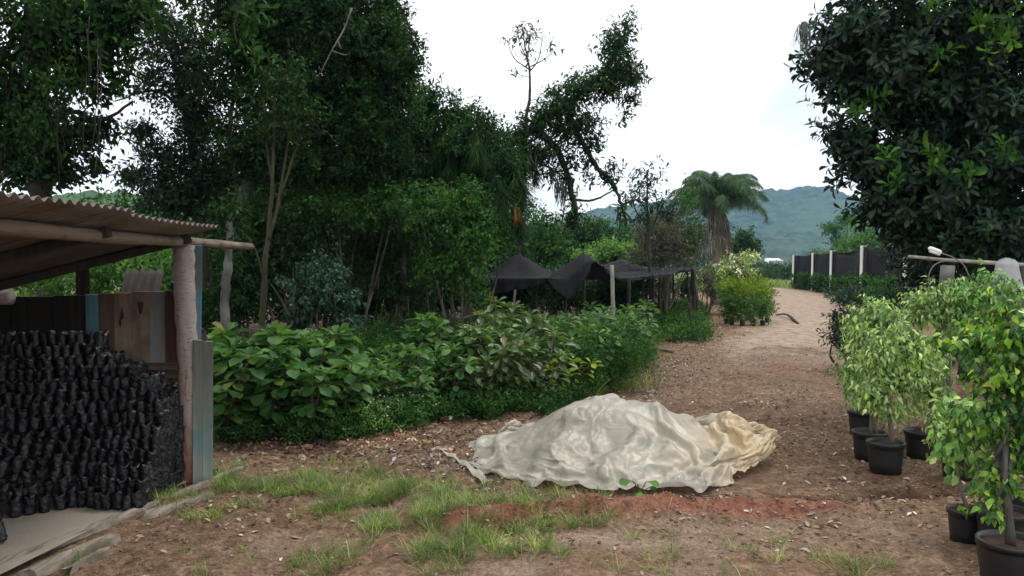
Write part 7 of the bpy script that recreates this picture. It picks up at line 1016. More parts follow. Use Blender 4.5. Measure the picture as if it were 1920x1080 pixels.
# leafy spray close above, upper left
Y = 7.5
sp = thing('leafy_branch', 'lighter green leafy spray hanging in front of the dark crown, upper left', 'branch', base_of(at(470, 500, Y)))
g = Geo(); tube(g, spline(path([(478, -60), (470, 20), (468, 70), (490, 105)], Y), 10), np.linspace(.014, .004, 10), 5); tube(g, spline(path([(470, 0), (440, 40), (445, 85)], Y), 8), np.linspace(.01, .003, 8), 5); g.build('twig', M['bark'], sp)
c = Geo(); crown(c, [Lb(465, 15, 40, 35, Y, .2), Lb(460, 60, 32, 35, Y, .18, .8), Lb(488, 100, 20, 14, Y, .1, .5)], .085, .5, T_OVAL, 1.5, 7, 2.4, .4, 33); c.build('leaves', M['mid_leaf'], sp)

# twin pale stems
Y = 10.2
lob = [Lb(520, 160, 70, 60, Y, .6, .6), Lb(560, 230, 60, 60, Y, .5, .6), Lb(500, 240, 50, 50, Y, .5, .5)]
tree('slender_tree', 'slender tree with several yellowish stems standing in the dark of the wood', 'tree', [(path([(488, 640), (495, 540), (502, 450), (508, 380), (512, 300), (515, 190)], Y), .042, .014), (path([(503, 450), (520, 390), (535, 300), (552, 220)], Y), .03, .01), (path([(510, 340), (500, 270), (496, 200)], Y), .018, .008), (path([(525, 370), (548, 300), (565, 250)], Y), .02, .008), (path([(497, 530), (475, 460), (440, 420)], Y), .016, .006)],
     [('crown', 'dark_leaf', lob, dict(ll=.08, wr=.45, tmpl=T_MID, lai=2.2, per=8, tw=True))], 'yellow_bark', seed=6)
# pale broken stump-like trunk at the far left edge of the wood
tree('slender_tree', 'lean grey trunk beside the shed side boards, crown lost among the leaves', 'tree', [(path([(420, 660), (421, 600), (424, 530), (429, 460), (432, 400)], 9.3), .06, .042)], [('crown', 'dark_leaf', [Lb(430, 420, 50, 60, 9.3, .4, .8)], dict(ll=.08, wr=.4, tmpl=T_MID, lai=2.6, per=8))], 'pale_bark', seed=7)

# green climber-covered bush and others in front of the wood
def bush(name, label, cat, px, pybase, Y, lobes, mat, kw, seed, bark='bark', nst=6, extra=()):
    b = at(px, 600, Y); b = np.array([b[0], b[1], gzz(b[0], b[1])])
    T = thing(name, label, cat, b); rr = np.random.default_rng(seed); g = Geo()
    for i in range(nst):
        l = lobes[i % len(lobes)]; e = l[0] + rr.normal(size=3) * l[1] * .3
        s = b + np.array([rr.normal() * .08, rr.normal() * .08, 0]); tube(g, spline([s, s * .5 + e * .5 + rr.normal(size=3) * .08, e], 8), np.linspace(.028, .008, 8), 5)
    kw = dict(kw); tw = kw.pop('tw', False); c = Geo(); crown(c, lobes, seed=seed, twigs=g if tw else None, **kw); c.build('foliage', M[mat], T)
    for (pn, mt, lb, k2) in extra:
        c = Geo(); crown(c, lb, seed=seed + 3, **k2); c.build(pn, M[mt], T)
    g.build('stems', M[bark], T); return T
Y = 11.5
bush('climber_bush', 'tall bright green bush smothered in small climbing leaves, left of the nets', 'bush', 850, 620, Y, [Lb(850, 430, 72, 80, Y, .6), Lb(815, 390, 60, 50, Y, .5), Lb(870, 500, 55, 60, Y, .45), Lb(835, 490, 60, 55, Y, .5), Lb(880, 410, 45, 60, Y, .4), Lb(900, 560, 30, 40, Y, .3, .8), Lb(900, 440, 40, 50, Y, .35), Lb(880, 360, 40, 30, Y, .35, .8), Lb(780, 420, 40, 26, Y, .35, .5), Lb(770, 360, 40, 25, Y, .3, .6), Lb(810, 500, 40, 40, Y, .3, .7)], 'mid_leaf', dict(ll=.06, wr=.55, tmpl=T_MID, lai=3.6, per=10, spread=2.6, droop=.5), 41)
Y = 9.6
bush('drooping_bush', 'rounded dark bush with drooping leafy twigs behind the shrub row', 'bush', 600, 640, Y, [Lb(590, 540, 55, 55, Y, .45), Lb(630, 560, 50, 45, Y, .4), Lb(570, 590, 35, 45, Y, .3), Lb(650, 600, 35, 25, Y, .3, .8), Lb(610, 500, 40, 25, Y, .3, .7)], 'blue_leaf', dict(ll=.062, wr=.5, tmpl=T_MID, lai=3.6, per=10, spread=2.8, droop=.9), 42)
Y = 14
bush('leafy_bush', 'bushy growth crowned with loose foliage below the big dark tree', 'bush', 740, 600, Y, [Lb(790, 250, 80, 70, Y, .9), Lb(850, 220, 60, 50, Y, .7), Lb(740, 320, 70, 60, Y, .8), Lb(690, 380, 80, 40, Y, .8, .7), Lb(870, 300, 60, 60, Y, .7, .9), Lb(820, 330, 80, 50, Y, .7), Lb(920, 260, 40, 40, Y, .6, .8), Lb(900, 240, 46, 34, 13.2, .6, .9), Lb(860, 270, 50, 40, 13.0, .6, .9), Lb(950, 300, 30, 30, 13.2, .5, .7), Lb(800, 190, 50, 40, Y, .6, .8), Lb(960, 330, 40, 50, Y, .6, .8)], 'dark_leaf', dict(ll=.085, wr=.42, tmpl=T_MID, lai=3.6, per=10, droop=.5), 43, nst=9)
for i, (px, Y, lobs, mt, lab) in enumerate((
    (700, 13, [(700, 470, 80, 60), (740, 540, 80, 60), (670, 560, 60, 50), (760, 450, 50, 50)], 'dark_leaf', 'dark leafy bush filling the wood edge between drooping bush and climber bush'),
    (560, 12, [(540, 450, 70, 60), (580, 420, 70, 50), (500, 500, 50, 60), (480, 420, 50, 70)], 'dark_leaf', 'dark leafy bush behind the drooping bush near the yellowish stems'),
    (660, 12.4, [(650, 400, 80, 45), (720, 390, 60, 40), (610, 380, 60, 40)], 'mid_leaf', 'mid green hanging growth below the big dark crown'),
    (450, 11.5, [(455, 560, 40, 60), (400, 580, 50, 50), (440, 500, 40, 50)], 'dark_leaf', 'dark bush behind the lean grey trunk beside the shed'),
    (880, 13.5, [(900, 380, 50, 60), (930, 430, 40, 50), (930, 350, 40, 40)], 'mid_leaf', 'leafy growth just right of the climber bush below the drooping palm'))):
    bush('leafy_bush', lab, 'bush', px, 600, Y, [Lb(*l, Y, .6) for l in lobs], mt, dict(ll=.075, wr=.45, tmpl=T_MID, lai=3.6, per=10, spread=2.6, droop=.5), 140 + i)
Y = 8.6
bush('leafy_bush', 'bright green thicket glimpsed through the gap above the plank wall', 'bush', 150, 560, Y, [Lb(60, 520, 80, 40, Y, .5), Lb(180, 515, 80, 45, Y, .5), Lb(280, 500, 60, 50, Y, .5), Lb(240, 450, 60, 35, Y, .4, .8)], 'bright_leaf', dict(ll=.06, wr=.45, tmpl=T_MID, lai=3.2, per=9), 44)

# shaded wood behind, individual trees
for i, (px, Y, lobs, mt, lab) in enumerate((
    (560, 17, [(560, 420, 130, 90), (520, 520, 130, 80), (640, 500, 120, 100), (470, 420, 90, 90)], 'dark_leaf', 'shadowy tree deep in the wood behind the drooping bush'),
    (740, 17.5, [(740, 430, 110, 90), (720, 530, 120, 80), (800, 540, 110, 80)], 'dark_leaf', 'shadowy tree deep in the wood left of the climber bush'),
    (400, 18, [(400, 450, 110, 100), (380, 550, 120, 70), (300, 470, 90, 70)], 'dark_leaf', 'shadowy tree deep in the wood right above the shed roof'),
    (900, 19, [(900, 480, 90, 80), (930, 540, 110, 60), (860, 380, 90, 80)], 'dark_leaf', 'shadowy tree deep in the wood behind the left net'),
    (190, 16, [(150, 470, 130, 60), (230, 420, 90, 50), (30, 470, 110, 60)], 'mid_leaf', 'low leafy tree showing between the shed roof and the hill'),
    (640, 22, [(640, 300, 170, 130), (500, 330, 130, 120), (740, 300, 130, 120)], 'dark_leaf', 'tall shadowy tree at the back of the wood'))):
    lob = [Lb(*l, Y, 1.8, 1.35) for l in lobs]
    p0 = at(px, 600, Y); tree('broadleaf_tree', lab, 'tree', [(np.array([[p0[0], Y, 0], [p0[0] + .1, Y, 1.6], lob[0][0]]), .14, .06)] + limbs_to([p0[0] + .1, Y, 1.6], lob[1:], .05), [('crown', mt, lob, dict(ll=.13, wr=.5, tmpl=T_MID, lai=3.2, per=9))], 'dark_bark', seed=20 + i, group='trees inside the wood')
# slim dark trunks in the shadow
for i, (px, Y, lean) in enumerate(((655, 13.2, 8), (700, 13.8, -6), (742, 12.9, 14))):
    tree('slender_tree', ('thin trunk in shadow behind the drooping bush, left of its two neighbours', 'thin trunk in shadow between two others left of the climber bush', 'thin leaning trunk in shadow nearest the climber bush')[i], 'tree', [(path([(px, 620), (px + lean, 500), (px + lean * .3, 400), (px + lean * 1.6, 300)], Y), .055, .03)], [('crown', 'dark_leaf', [Lb(px + lean, 300, 60, 45, Y, .5, .7)], dict(ll=.08, wr=.4, tmpl=T_MID, lai=2.5, per=8))], 'bark', seed=50 + i)

# middle distance trees behind the nets
mids = [(1000, 27, [(1010, 430, 45, 45), (985, 460, 45, 40), (1030, 470, 45, 40)], 'mid_leaf', 'bright round-crowned tree behind the left net peak'),
        (945, 25, [(950, 430, 40, 60), (960, 480, 60, 30)], 'dark_leaf', 'dark tree between the climber bush and the left net peak'),
        (1095, 34, [(1090, 440, 50, 40), (1060, 465, 50, 35), (1130, 460, 50, 40)], 'dark_leaf', 'dark green tree behind the tallest net peak'),
        (1150, 30, [(1155, 470, 50, 22), (1195, 480, 40, 20), (1110, 480, 45, 18)], 'bright_leaf', 'light green low tree behind the right net peak'),
        (1110, 46, [(1120, 430, 40, 30), (1170, 440, 40, 30), (1050, 440, 40, 30)], 'mid_leaf', 'distant tree in front of the mountain foot behind the nets'),
        (1240, 40, [(1240, 430, 60, 40), (1290, 440, 40, 40)], 'blue_leaf', 'dark tree behind the greyish dry thicket'),
        (1400, 48, [(1395, 450, 28, 30), (1380, 470, 30, 25), (1410, 470, 18, 20)], 'dark_leaf', 'dark round bush right behind the palm trunk')]
for i, (px, Y, lobs, mt, lab) in enumerate(mids):
    lob = [Lb(*l, Y, 1.2) for l in lobs]; p0 = at(px, 560, Y)
    tree('broadleaf_tree', lab, 'tree', [(np.array([[p0[0], Y, 0], [p0[0] + .1, Y, 1.0], lob[0][0]]), .13, .05)] + limbs_to([p0[0] + .1, Y, .9], lob[1:], .05), [('crown', mt, lob, dict(ll=.15, wr=.5, tmpl=T_MID, lai=3.4, per=9))], 'dark_bark', seed=70 + i)
# dry greyish thicket
Y = 24
bush('dry_thicket', 'greyish brown twiggy thicket behind the right end of the nets', 'bush', 1250, 560, Y, [Lb(1245, 430, 55, 50, Y, .9, .7), Lb(1215, 450, 40, 45, Y, .7, .7), Lb(1270, 470, 45, 30, Y, .7, .8), Lb(1230, 480, 60, 20, Y, .7, .9), Lb(1300, 450, 22, 50, Y, .4, .4)], 'grey_bush_leaf', dict(ll=.085, wr=.45, tmpl=T_MID, lai=2.6, per=7, tw=True), 45, nst=14, bark='thin_bark',
     extra=[('green_leaves', 'mid_leaf', [Lb(1300, 440, 25, 45, Y - .3, .4, .6), Lb(1290, 370, 28, 40, Y - .3, .4, .35)], dict(ll=.11, wr=.45, tmpl=T_MID, lai=2.2, per=7))])
Y = 22
lob = [Lb(1215, 330, 32, 30, Y, .5, .4), Lb(1195, 370, 32, 28, Y, .45, .42), Lb(1235, 375, 32, 30, Y, .45, .4), Lb(1255, 400, 25, 25, Y, .4, .45), Lb(1210, 405, 35, 25, Y, .4, .45)]
tree('slender_tree', 'small open-crowned tree against the sky just left of the palm', 'tree', [(path([(1222, 570), (1218, 480), (1214, 400), (1213, 320)], Y), .06, .015), (path([(1216, 430), (1190, 390), (1180, 350)], Y), .025, .008), (path([(1216, 440), (1240, 390), (1258, 360)], Y), .025, .008)], [('crown', 'blue_leaf', lob, dict(ll=.15, wr=.34, tmpl=T_LANCE, lai=2.4, per=6, tw=True, droop=.6))], 'dark_bark', seed=80)

# leaning gnarled tree
Y = 16
lim = [(path([(890, 600), (898, 480), (915, 370), (945, 285), (1010, 235), (1075, 190), (1135, 130), (1180, 60)], Y), .17, .025),
       (path([(1000, 240), (1040, 275), (1062, 320), (1072, 360), (1080, 400), (1078, 425)], Y), .075, .04),
       (path([(1060, 200), (1080, 245), (1105, 290), (1125, 320), (1150, 345), (1165, 385), (1175, 420)], Y), .07, .02),
       (path([(1125, 315), (1127, 332), (1145, 345), (1152, 360)], Y), .03, .015), (path([(1080, 375), (1110, 376), (1135, 365), (1158, 352)], Y), .028, .012),
       (path([(1165, 385), (1195, 375), (1215, 400)], Y), .025, .008), (path([(1165, 390), (1163, 415), (1160, 440)], Y), .018, .006), (path([(1170, 395), (1190, 420), (1205, 450)], Y), .016, .005),
       (path([(1078, 415), (1062, 425), (1055, 440)], Y), .035, .012), (path([(1080, 410), (1092, 400), (1110, 412)], Y), .02, .006), (path([(1030, 270), (1015, 305), (1000, 330)], Y), .025, .008), (path([(1062, 320), (1020, 325), (985, 335)], Y), .02, .006),
       (path([(1140, 125), (1180, 150), (1205, 135)], Y), .02, .006), (path([(1165, 170), (1170, 205), (1172, 240)], Y), .012, .004)]
lob = [Lb(1173, 60, 18, 40, Y, .35, .6), Lb(1150, 85, 40, 35, Y, .5, .75), Lb(1168, 130, 48, 42, Y, .6, .8), Lb(1130, 155, 45, 38, Y, .6, .85), Lb(1085, 165, 45, 32, Y, .6, .8), Lb(1050, 195, 50, 35, Y, .6, .9), Lb(1010, 225, 45, 30, Y, .5, .9), Lb(1060, 245, 60, 36, Y, .6, .75), Lb(1100, 235, 34, 40, Y, .5, .6), Lb(975, 255, 40, 30, Y, .5, .9), Lb(1180, 180, 24, 20, Y, .3, .5), Lb(1171, 218, 7, 26, Y, .12, .7), Lb(1025, 285, 45, 24, Y, .4, .5), Lb(1070, 300, 26, 30, Y, .3, .45), Lb(1150, 315, 20, 18, Y, .25, .5), Lb(1100, 300, 22, 20, Y, .25, .4), Lb(1190, 140, 24, 24, Y, .3, .6), Lb(1060, 335, 25, 20, Y, .3, .3), Lb(1110, 330, 16, 14, Y, .2, .5), Lb(1070, 405, 26, 14, Y, .25, .8), Lb(1080, 420, 18, 12, Y, .2, .7), Lb(1000, 290, 50, 30, Y, .4, .6), Lb(950, 300, 40, 40, Y, .4, .8), Lb(1040, 320, 34, 26, Y, .3, .5), Lb(1072, 360, 16, 30, Y, .2, .5), Lb(1140, 335, 24, 16, Y, .2, .6), Lb(1165, 390, 20, 24, Y, .25, .45), Lb(925, 360, 34, 50, Y, .4, .9), Lb(1110, 270, 30, 24, Y, .3, .5)]
tr_ = tree('leaning_tree', 'gnarled leaning tree reaching right against the sky, limbs hung with grey moss', 'tree', lim, [('crown', 'dark_leaf', lob, dict(ll=.105, wr=.36, tmpl=T_LANCE, lai=3.0, per=8, tw=True, droop=.45, spread=2.6))], 'dark_bark', seed=81)
g = Geo(); r = np.random.default_rng(9)
for (px, py, wpx, L, n) in ((1000, 285, 14, 48, 46), (1048, 340, 12, 50, 36), (1035, 320, 8, 30, 18), (1056, 350, 5, 40, 14)):
    for i in range(n):
        x = px + r.normal() * wpx * .6; a = at(x, py + r.uniform(-6, 6), Y + r.normal() * .12); l = L * r.uniform(.4, 1.1) * Y / F
        tube(g, spline([a, a + [r.normal() * .03, r.normal() * .03, -l * .5], a + [r.normal() * .05, r.normal() * .05, -l]], 5), [.012, .011, .01, .008, .003], 3, cap=False)
g.build('hanging_moss', M['moss'], tr_)
# thin sapling tree
Y = 18
lob = [Lb(983, 62, 22, 24, Y, .25, .5), Lb(965, 70, 22, 20, Y, .25, .3), Lb(1005, 70, 20, 22, Y, .25, .28), Lb(990, 100, 20, 22, Y, .25, .34), Lb(1038, 88, 14, 14, Y, .15, .28), Lb(968, 135, 14, 12, Y, .15, .2)]
tree('slender_tree', 'thin bare-stemmed tree with a small sparse crown alone against the white sky', 'tree', [(path([(960, 590), (978, 400), (986, 230), (993, 180), (993, 130), (985, 90), (980, 50)], Y), .05, .01), (path([(992, 130), (965, 110), (950, 75)], Y), .016, .006), (path([(993, 135), (1010, 110), (1018, 65)], Y), .016, .006), (path([(995, 125), (1025, 108), (1040, 90)], Y), .014, .005), (path([(988, 110), (975, 80), (970, 50)], Y), .012, .005), (path([(993, 145), (975, 140), (962, 130)], Y), .008, .004)], [('crown', 'grey_bush_leaf', lob, dict(ll=.12, wr=.32, tmpl=T_LANCE, lai=1.9, per=6, tw=True, droop=.5))], 'dark_bark', seed=82)

# ---------------------------------------------------------------- palms
def palm(name, label, px, pybase, Y, ptop, nf, L, mats, rt, seed, skirt=False, fruit=False, elev=(80, -20), leaflet=.42, rotbias=None, droopf=1.0, lw=.017, hang=.3):
    top = at(px, ptop, Y); b = np.array([top[0], Y, gzz(top[0], Y)]); T = thing(name, label, 'palm', b); r = np.random.default_rng(seed)
    g = Geo(); n = 14; tube(g, spline([b + [0, 0, -.05], b * .5 + top * .5 + [.03, 0, 0], top], n), np.linspace(rt * 1.15, rt * .9, n) * (1 + .05 * np.sin(np.arange(n) * 2.5)), 12); g.build('trunk', M['thin_bark'], T)
    for i in range(nf):
        az = i * 2.399 + r.random() * .3
        if rotbias is not None: az = rotbias[0] + (r.random() - .5) * 2 * rotbias[1]
        e = radians(elev[0] + (elev[1] - elev[0]) * (i / max(nf - 1, 1)) + r.normal() * 6); l = L * r.uniform(.85, 1.1); m_ = 18
        p = top.copy(); pts = [p.copy()]; th = e
        for k_ in range(m_):
            th -= droopf * (2.3 / m_) * (.2 + 1.7 * (k_ / m_) ** 1.5) * (1 if th > -1.45 else 0)
            p = p + np.array([cos(az) * cos(th), sin(az) * cos(th), sin(th)]) * l / m_; pts.append(p.copy())
        pts = np.array(pts); g = Geo(); tube(g, pts, np.linspace(.028, .006, len(pts)), 5)
        kx = 110; u = np.linspace(.14, 1, kx); idx = u * m_; i0 = np.minimum(idx.astype(int), m_ - 1); f = (idx - i0)[:, None]; base = pts[i0] * (1 - f) + pts[i0 + 1] * f; tan = unit(pts[i0 + 1] - pts[i0])
        side = unit(np.cross(tan, np.array([-sin(az) * 0, 0, 1.]) + 1e-4)); lenf = leaflet * (np.sin(np.clip(u * pi * .92 + .12, 0, pi)) ** .6 + .15)
        for sg in (-1, 1, -1, 1):
            d = side * sg * r.uniform(.35, 1.0, (kx, 1)) + tan * .5 + np.array([0, 0, -hang]) + r.normal(size=(kx, 3)) * .3
            up = np.cross(side * sg, tan) + r.normal(size=(kx, 3)) * .3; up[:, 2] = np.abs(up[:, 2]) + .2
            scatter(g, T_LEAFLET, base + r.normal(size=(kx, 3)) * .02, d, up, lenf * r.uniform(.6, 1.15, kx), lw)
        g.build('frond', M[mats[0] if r.random() < .8 or len(mats) < 2 else mats[1]], T)
    if skirt:
        g = Geo()
        for i in range(46):
            a = r.random() * 6.28; h0 = r.uniform(-.2, .5); l = r.uniform(1.2, 2.4); s = top + np.array([cos(a) * .15, sin(a) * .15, -h0])
            pts = spline([s, s + [cos(a) * .28, sin(a) * .28, -l * .35], s + [cos(a) * .42, sin(a) * .42, -l]], 7); tube(g, pts, np.linspace(.022, .006, 7), 4)
            kx = 16; ix = r.uniform(1, 5.9, kx); i0 = ix.astype(int); base = pts[i0] + (pts[i0 + 1] - pts[i0]) * (ix - i0)[:, None]
            scatter(g, T_LEAFLET, base, np.array([0, 0, -1.]) + r.normal(size=(kx, 3)) * .22, r.normal(size=(kx, 3)), r.uniform(.3, .6, kx), .03)
        g.build('dead_fronds', M['dry_frond'], T)
    return T
tp = palm('palm_tree', 'tall feathery palm with a skirt of dead fronds beside the track', 1345, 560, 34, 392, 36, 2.5, ('palm_leaf', 'palm_leaf', 'palm_gold'), .24, 3, skirt=True, elev=(94, 30), leaflet=.5, droopf=1.1, hang=.55)
top = at(1345, 400, 34); L0 = np.array(tp.location)
# shaggy palm in the wood edge
Y = 13.6
pw = palm('palm_tree', 'drooping feathery palm at the wood edge left of the leaning tree', 880, 620, Y, 300, 17, 1.6, ('dark_leaf',), .10, 5, elev=(38, -35), leaflet=.45, droopf=1.25, hang=1.1)
g = Geo(); r = np.random.default_rng(4)
for i in range(30):
    a = at(968 + r.normal() * 2.5, 385 + r.uniform(0, 8), 13.0 + r.normal() * .06); l = r.uniform(.18, .32); tube(g, [a, a + [r.normal() * .02, 0, -l * .6], a + [r.normal() * .03, 0, -l]], [.008, .012, .007], 4)
tube(g, spline(path([(885, 300, 13.5), (930, 330, 13.2), (966, 388, 13.0)], 13), 8), .012, 5)
g.build('fruit_cluster', M['orange_fruit'], pw)

# ---------------------------------------------------------------- large tree on the right
Y = 9.6
lob = [Lb(1700, 110, 150, 110, Y, 1.1), Lb(1850, 60, 150, 120, Y, 1.2), Lb(1610, 60, 92, 70, Y, .8), Lb(1570, 100, 66, 46, Y, .5), Lb(1640, 300, 88, 66, Y, .7), Lb(1750, 330, 120, 110, Y, .9), Lb(1860, 280, 120, 130, Y, 1.0), Lb(1590, 255, 50, 40, Y, .4), Lb(1900, 410, 90, 70, Y, .8), Lb(1730, 430, 66, 50, Y, .6), Lb(1800, 190, 130, 90, Y, 1.0), Lb(1590, 160, 46, 42, Y, .4), Lb(1680, 200, 70, 45, Y, .5), Lb(1660, 385, 60, 50, Y, .5), Lb(1800, 440, 90, 50, Y, .8), Lb(1700, -110, 190, 130, Y, 1.5, .6), Lb(1950, -90, 200, 150, Y, 1.5, .6), Lb(2050, 200, 160, 200, Y, 1.2, .8), Lb(1980, 420, 110, 80, Y, .8, .8), Lb(1850, 470, 110, 45, Y, .8)]
yl = [Lb(1885, 60, 26, 34, 8.5, .2), Lb(1860, 85, 22, 14, 8.5, .15), Lb(1638, 185, 20, 16, 8.8, .15), Lb(1600, 212, 14, 12, 8.9, .12), Lb(1662, 292, 12, 12, 8.8, .1), Lb(1745, 285, 14, 16, 8.6, .1), Lb(1752, 312, 8, 10, 8.6, .08), Lb(1808, 318, 9, 18, 8.5, .1), Lb(1886, 288, 12, 20, 8.4, .1), Lb(1760, 100, 10, 14, 8.5, .1), Lb(1745, 20, 10, 18, 8.5, .1), Lb(1838, 36, 8, 10, 8.5, .08), Lb(1680, 345, 9, 12, 8.8, .08)]
p0 = at(1830, 500, 11.2)
bt = tree('broadleaf_tree', 'large glossy dark-leaved tree filling the upper right, with light green shoots', 'tree', [(np.array([[p0[0], 11.2, 0], [p0[0] + .05, 11.1, 1.2], [p0[0], 10.6, 2.2], at(1820, 180, 10)]), .22, .1)] + limbs_to([p0[0], 11.0, 1.6], [lob[i] for i in (0, 2, 4, 5, 6, 8, 9, 13)], .08), [('crown', 'gloss_leaf', lob, dict(ll=.118, wr=.36, tmpl=T_OBOV, lai=5.4, per=9, rosette=True, spread=1.1, droop=.1, lenvar=.45)), *[('young_shoot', 'young_leaf', [y_], dict(ll=.12, wr=.38, tmpl=T_OBOV, lai=1.6, per=7, rosette=True, spread=1.2, droop=-.25)) for y_ in yl]], 'dark_bark', seed=90)
g = Geo(); r = np.random.default_rng(10)
for i in range(50):
    a = at(1508 + r.normal() * 8, 48 + r.uniform(-8, 14), 9.2 + r.normal() * .05); l = r.uniform(.12, .32)
    tube(g, [a, a + [r.normal() * .02, 0, -l * .6], a + [r.normal() * .04, 0, -l]], [.006, .005, .002], 3, cap=False)
g.build('hanging_moss', M['moss'], bt)
Y = 13.5
bush('leafy_bush', 'dark bush filling the shade beneath the large right-hand tree', 'bush', 1830, 560, Y, [Lb(1760, 480, 100, 60, Y, .8), Lb(1880, 480, 110, 70, Y, .8), Lb(1735, 520, 40, 50, Y, .6), Lb(1990, 480, 110, 80, Y, .8), Lb(1800, 550, 130, 40, Y, .8), Lb(1930, 560, 110, 50, Y, .8)], 'gloss_leaf', dict(ll=.13, wr=.4, tmpl=T_MID, lai=3.6, per=9), 91)
M['rail_wood'] = bark_mat('rail_wood', (.2, .19, .17), (.42, .4, .37), (.3, .27, .23))
# ---------------------------------------------------------------- large-leaved saplings
def pot_mesh(g, r, h, rim=True, m=0, soilm=1, ribs=0):
    n = 28; prof = [(r * .82, 0), (r * .86, h * .3), (r * .93, h * .72), (r * .95, h * .84)]
    if rim: prof += [(r * 1.02, h * .85), (r * 1.03, h * .97), (r * 1.0, h), (r * .93, h * .985), (r * .9, h * .86)]
    else: prof += [(r * .96, h), (r * .9, h * .99), (r * .88, h * .86)]
    if ribs:
        out = []
        for t in np.linspace(0, 1, 15): out.append((r * (.84 + .15 * t) * (1 + .012 * (int(t * 14) % 2)), h * .9 * t))
        prof = out + prof[-5:]
    a = np.linspace(0, 2 * pi, n, endpoint=False); V = np.concatenate([np.stack([np.cos(a) * R, np.sin(a) * R, np.full(n, z)], 1) for R, z in prof])
    q = [(i * n + j, i * n + (j + 1) % n, (i + 1) * n + (j + 1) % n, (i + 1) * n + j) for i in range(len(prof) - 1) for j in range(n)]
    V = np.concatenate([V, [(0, 0, 0)]]); t = [(len(prof) * n, (j + 1) % n, j) for j in range(n)]
    g.add(V, t, q, m)
    return prof[-1]
def soil_disc(r, z, seed):
    rr = np.random.default_rng(seed); g = Geo(); V = [(0, 0, z + .012)]; n = 20
    for k_, f in enumerate((.5, 1)): 
        for j in range(n): V.append((cos(j / n * 2 * pi) * r * f, sin(j / n * 2 * pi) * r * f, z + (.008 * rr.normal() if f < 1 else 0)))
    t = [(0, 1 + j, 1 + (j + 1) % n) for j in range(n)]; q = [(1 + j, 1 + n + j, 1 + n + (j + 1) % n, 1 + (j + 1) % n) for j in range(n)]
    g.add(V, t, q); return g
def sapling(seed, hgt, ll, mat, label, group, wr=.52, nst=3):
    r = np.random.default_rng(seed); T = thing('broadleaf_sapling', label, 'sapling', (0, 0, 0), group)
    g = Geo(); f = Geo()
    for s in range(nst):
        a = r.random() * 6.28; lean = r.uniform(.05, .32); h = hgt * r.uniform(.7, 1.0)
        pts = spline([(0, 0, .12), (cos(a) * lean * .3, sin(a) * lean * .3, h * .5), (cos(a) * lean, sin(a) * lean, h * .93)], 10); tube(g, pts, np.linspace(.011, .005, 10), 6)
        for lv in np.linspace(.28, 1, 6):
            i0 = lv * 9; k_ = min(int(i0), 8); p = pts[k_] + (pts[k_ + 1] - pts[k_]) * (i0 - k_); n = 9 if lv > .95 else int(r.integers(3, 6)); az = r.random() * 6.28 + np.arange(n) * 2.399
            el = (np.linspace(-.15, 1.05, n) if lv > .95 else r.uniform(-.35, .45, n)); d = np.stack([np.cos(az) * np.cos(el), np.sin(az) * np.cos(el), np.sin(el)], 1)
            L = ll * (r.uniform(.75, 1.15, n) if lv < .95 else np.linspace(1.1, .6, n)); 
            start = p + d * np.array([1, 1, .4]) * (.02 if lv > .95 else r.uniform(.02, .12, (n, 1)))
            if lv < .95:
                for q_ in range(n): tube(g, [p, (p + start[q_]) / 2 + [0, 0, .01], start[q_]], .003, 4, cap=False)
            up = np.array([0, 0, 1.]) + r.normal(size=(n, 3)) * .3 - d * .25
            scatter(f, T_OBOV, start, d + [0, 0, -.1], up, L, L * wr)
    f.build('leaves', M[mat], T); g.build('stem', M['stem'], T)
    g = Geo(); pot_mesh(g, .075, .17, rim=False); g.build('grow_bag', M['black_pot'], T)
    return T
def plant_at(o, x, y, rz, s, label=None):
    o.location = (x, y, gzz(x, y) - .005); o.rotation_euler = (0, 0, rz); o.scale = (s, s, s)
    if label: o['label'] = label
    return o
ra = np.random.default_rng(55)
def row(protos, spots):
    for i, (px, py, s, *lab) in enumerate(spots):
        p = protos[i % len(protos)]; o = p if not p.get('used_') else copy_tree(p); p['used_'] = 1
        c = gp(px, py); plant_at(o, c[0], c[1], ra.random() * 6.28, s, lab[0] if lab else None)
    for p in protos: del p['used_']
    for o in COL.objects:
        if 'used_' in o: del o['used_']
LS = 'tall sapling with big rounded light green leaves in the clump beside the shed'
row([sapling(1, 1.0, .205, 'sapling_leaf', LS, 'big-leaved saplings beside the shed', .62, 4), sapling(2, .92, .195, 'sapling_leaf', LS, 'big-leaved saplings beside the shed', .62, 4), sapling(3, .84, .185, 'sapling_leaf', LS, 'big-leaved saplings beside the shed', .6, 4)],
    [(425, 832, .92), (505, 824, .98), (585, 828, .88), (455, 808, 1.08), (530, 805, 1.18), (600, 802, 1.08), (645, 818, .86), (410, 800, 1.0), (565, 790, 1.15), (480, 790, 1.15), (655, 790, 1.1)])
LM = 'medium sapling with broad green leaves in the weedy middle of the hedge'
row([sapling(4, .78, .165, 'sapling_leaf', LM, 'saplings in the middle of the hedge'), sapling(5, .7, .155, 'sapling_leaf', LM, 'saplings in the middle of the hedge')],
    [(715, 800, .8), (770, 790, .95), (820, 778, .9), (755, 762, 1.1), (850, 768, 1.0), (700, 775, 1.05), (800, 752, 1.15), (665, 800, .95), (690, 798, .85), (742, 792, 1.0), (792, 783, 1.0), (845, 780, 1.05), (870, 762, 1.15), (735, 752, 1.25), (830, 745, 1.3)])
LO = 'olive-green narrow-leaved sapling in the hedge behind the plastic sheet'
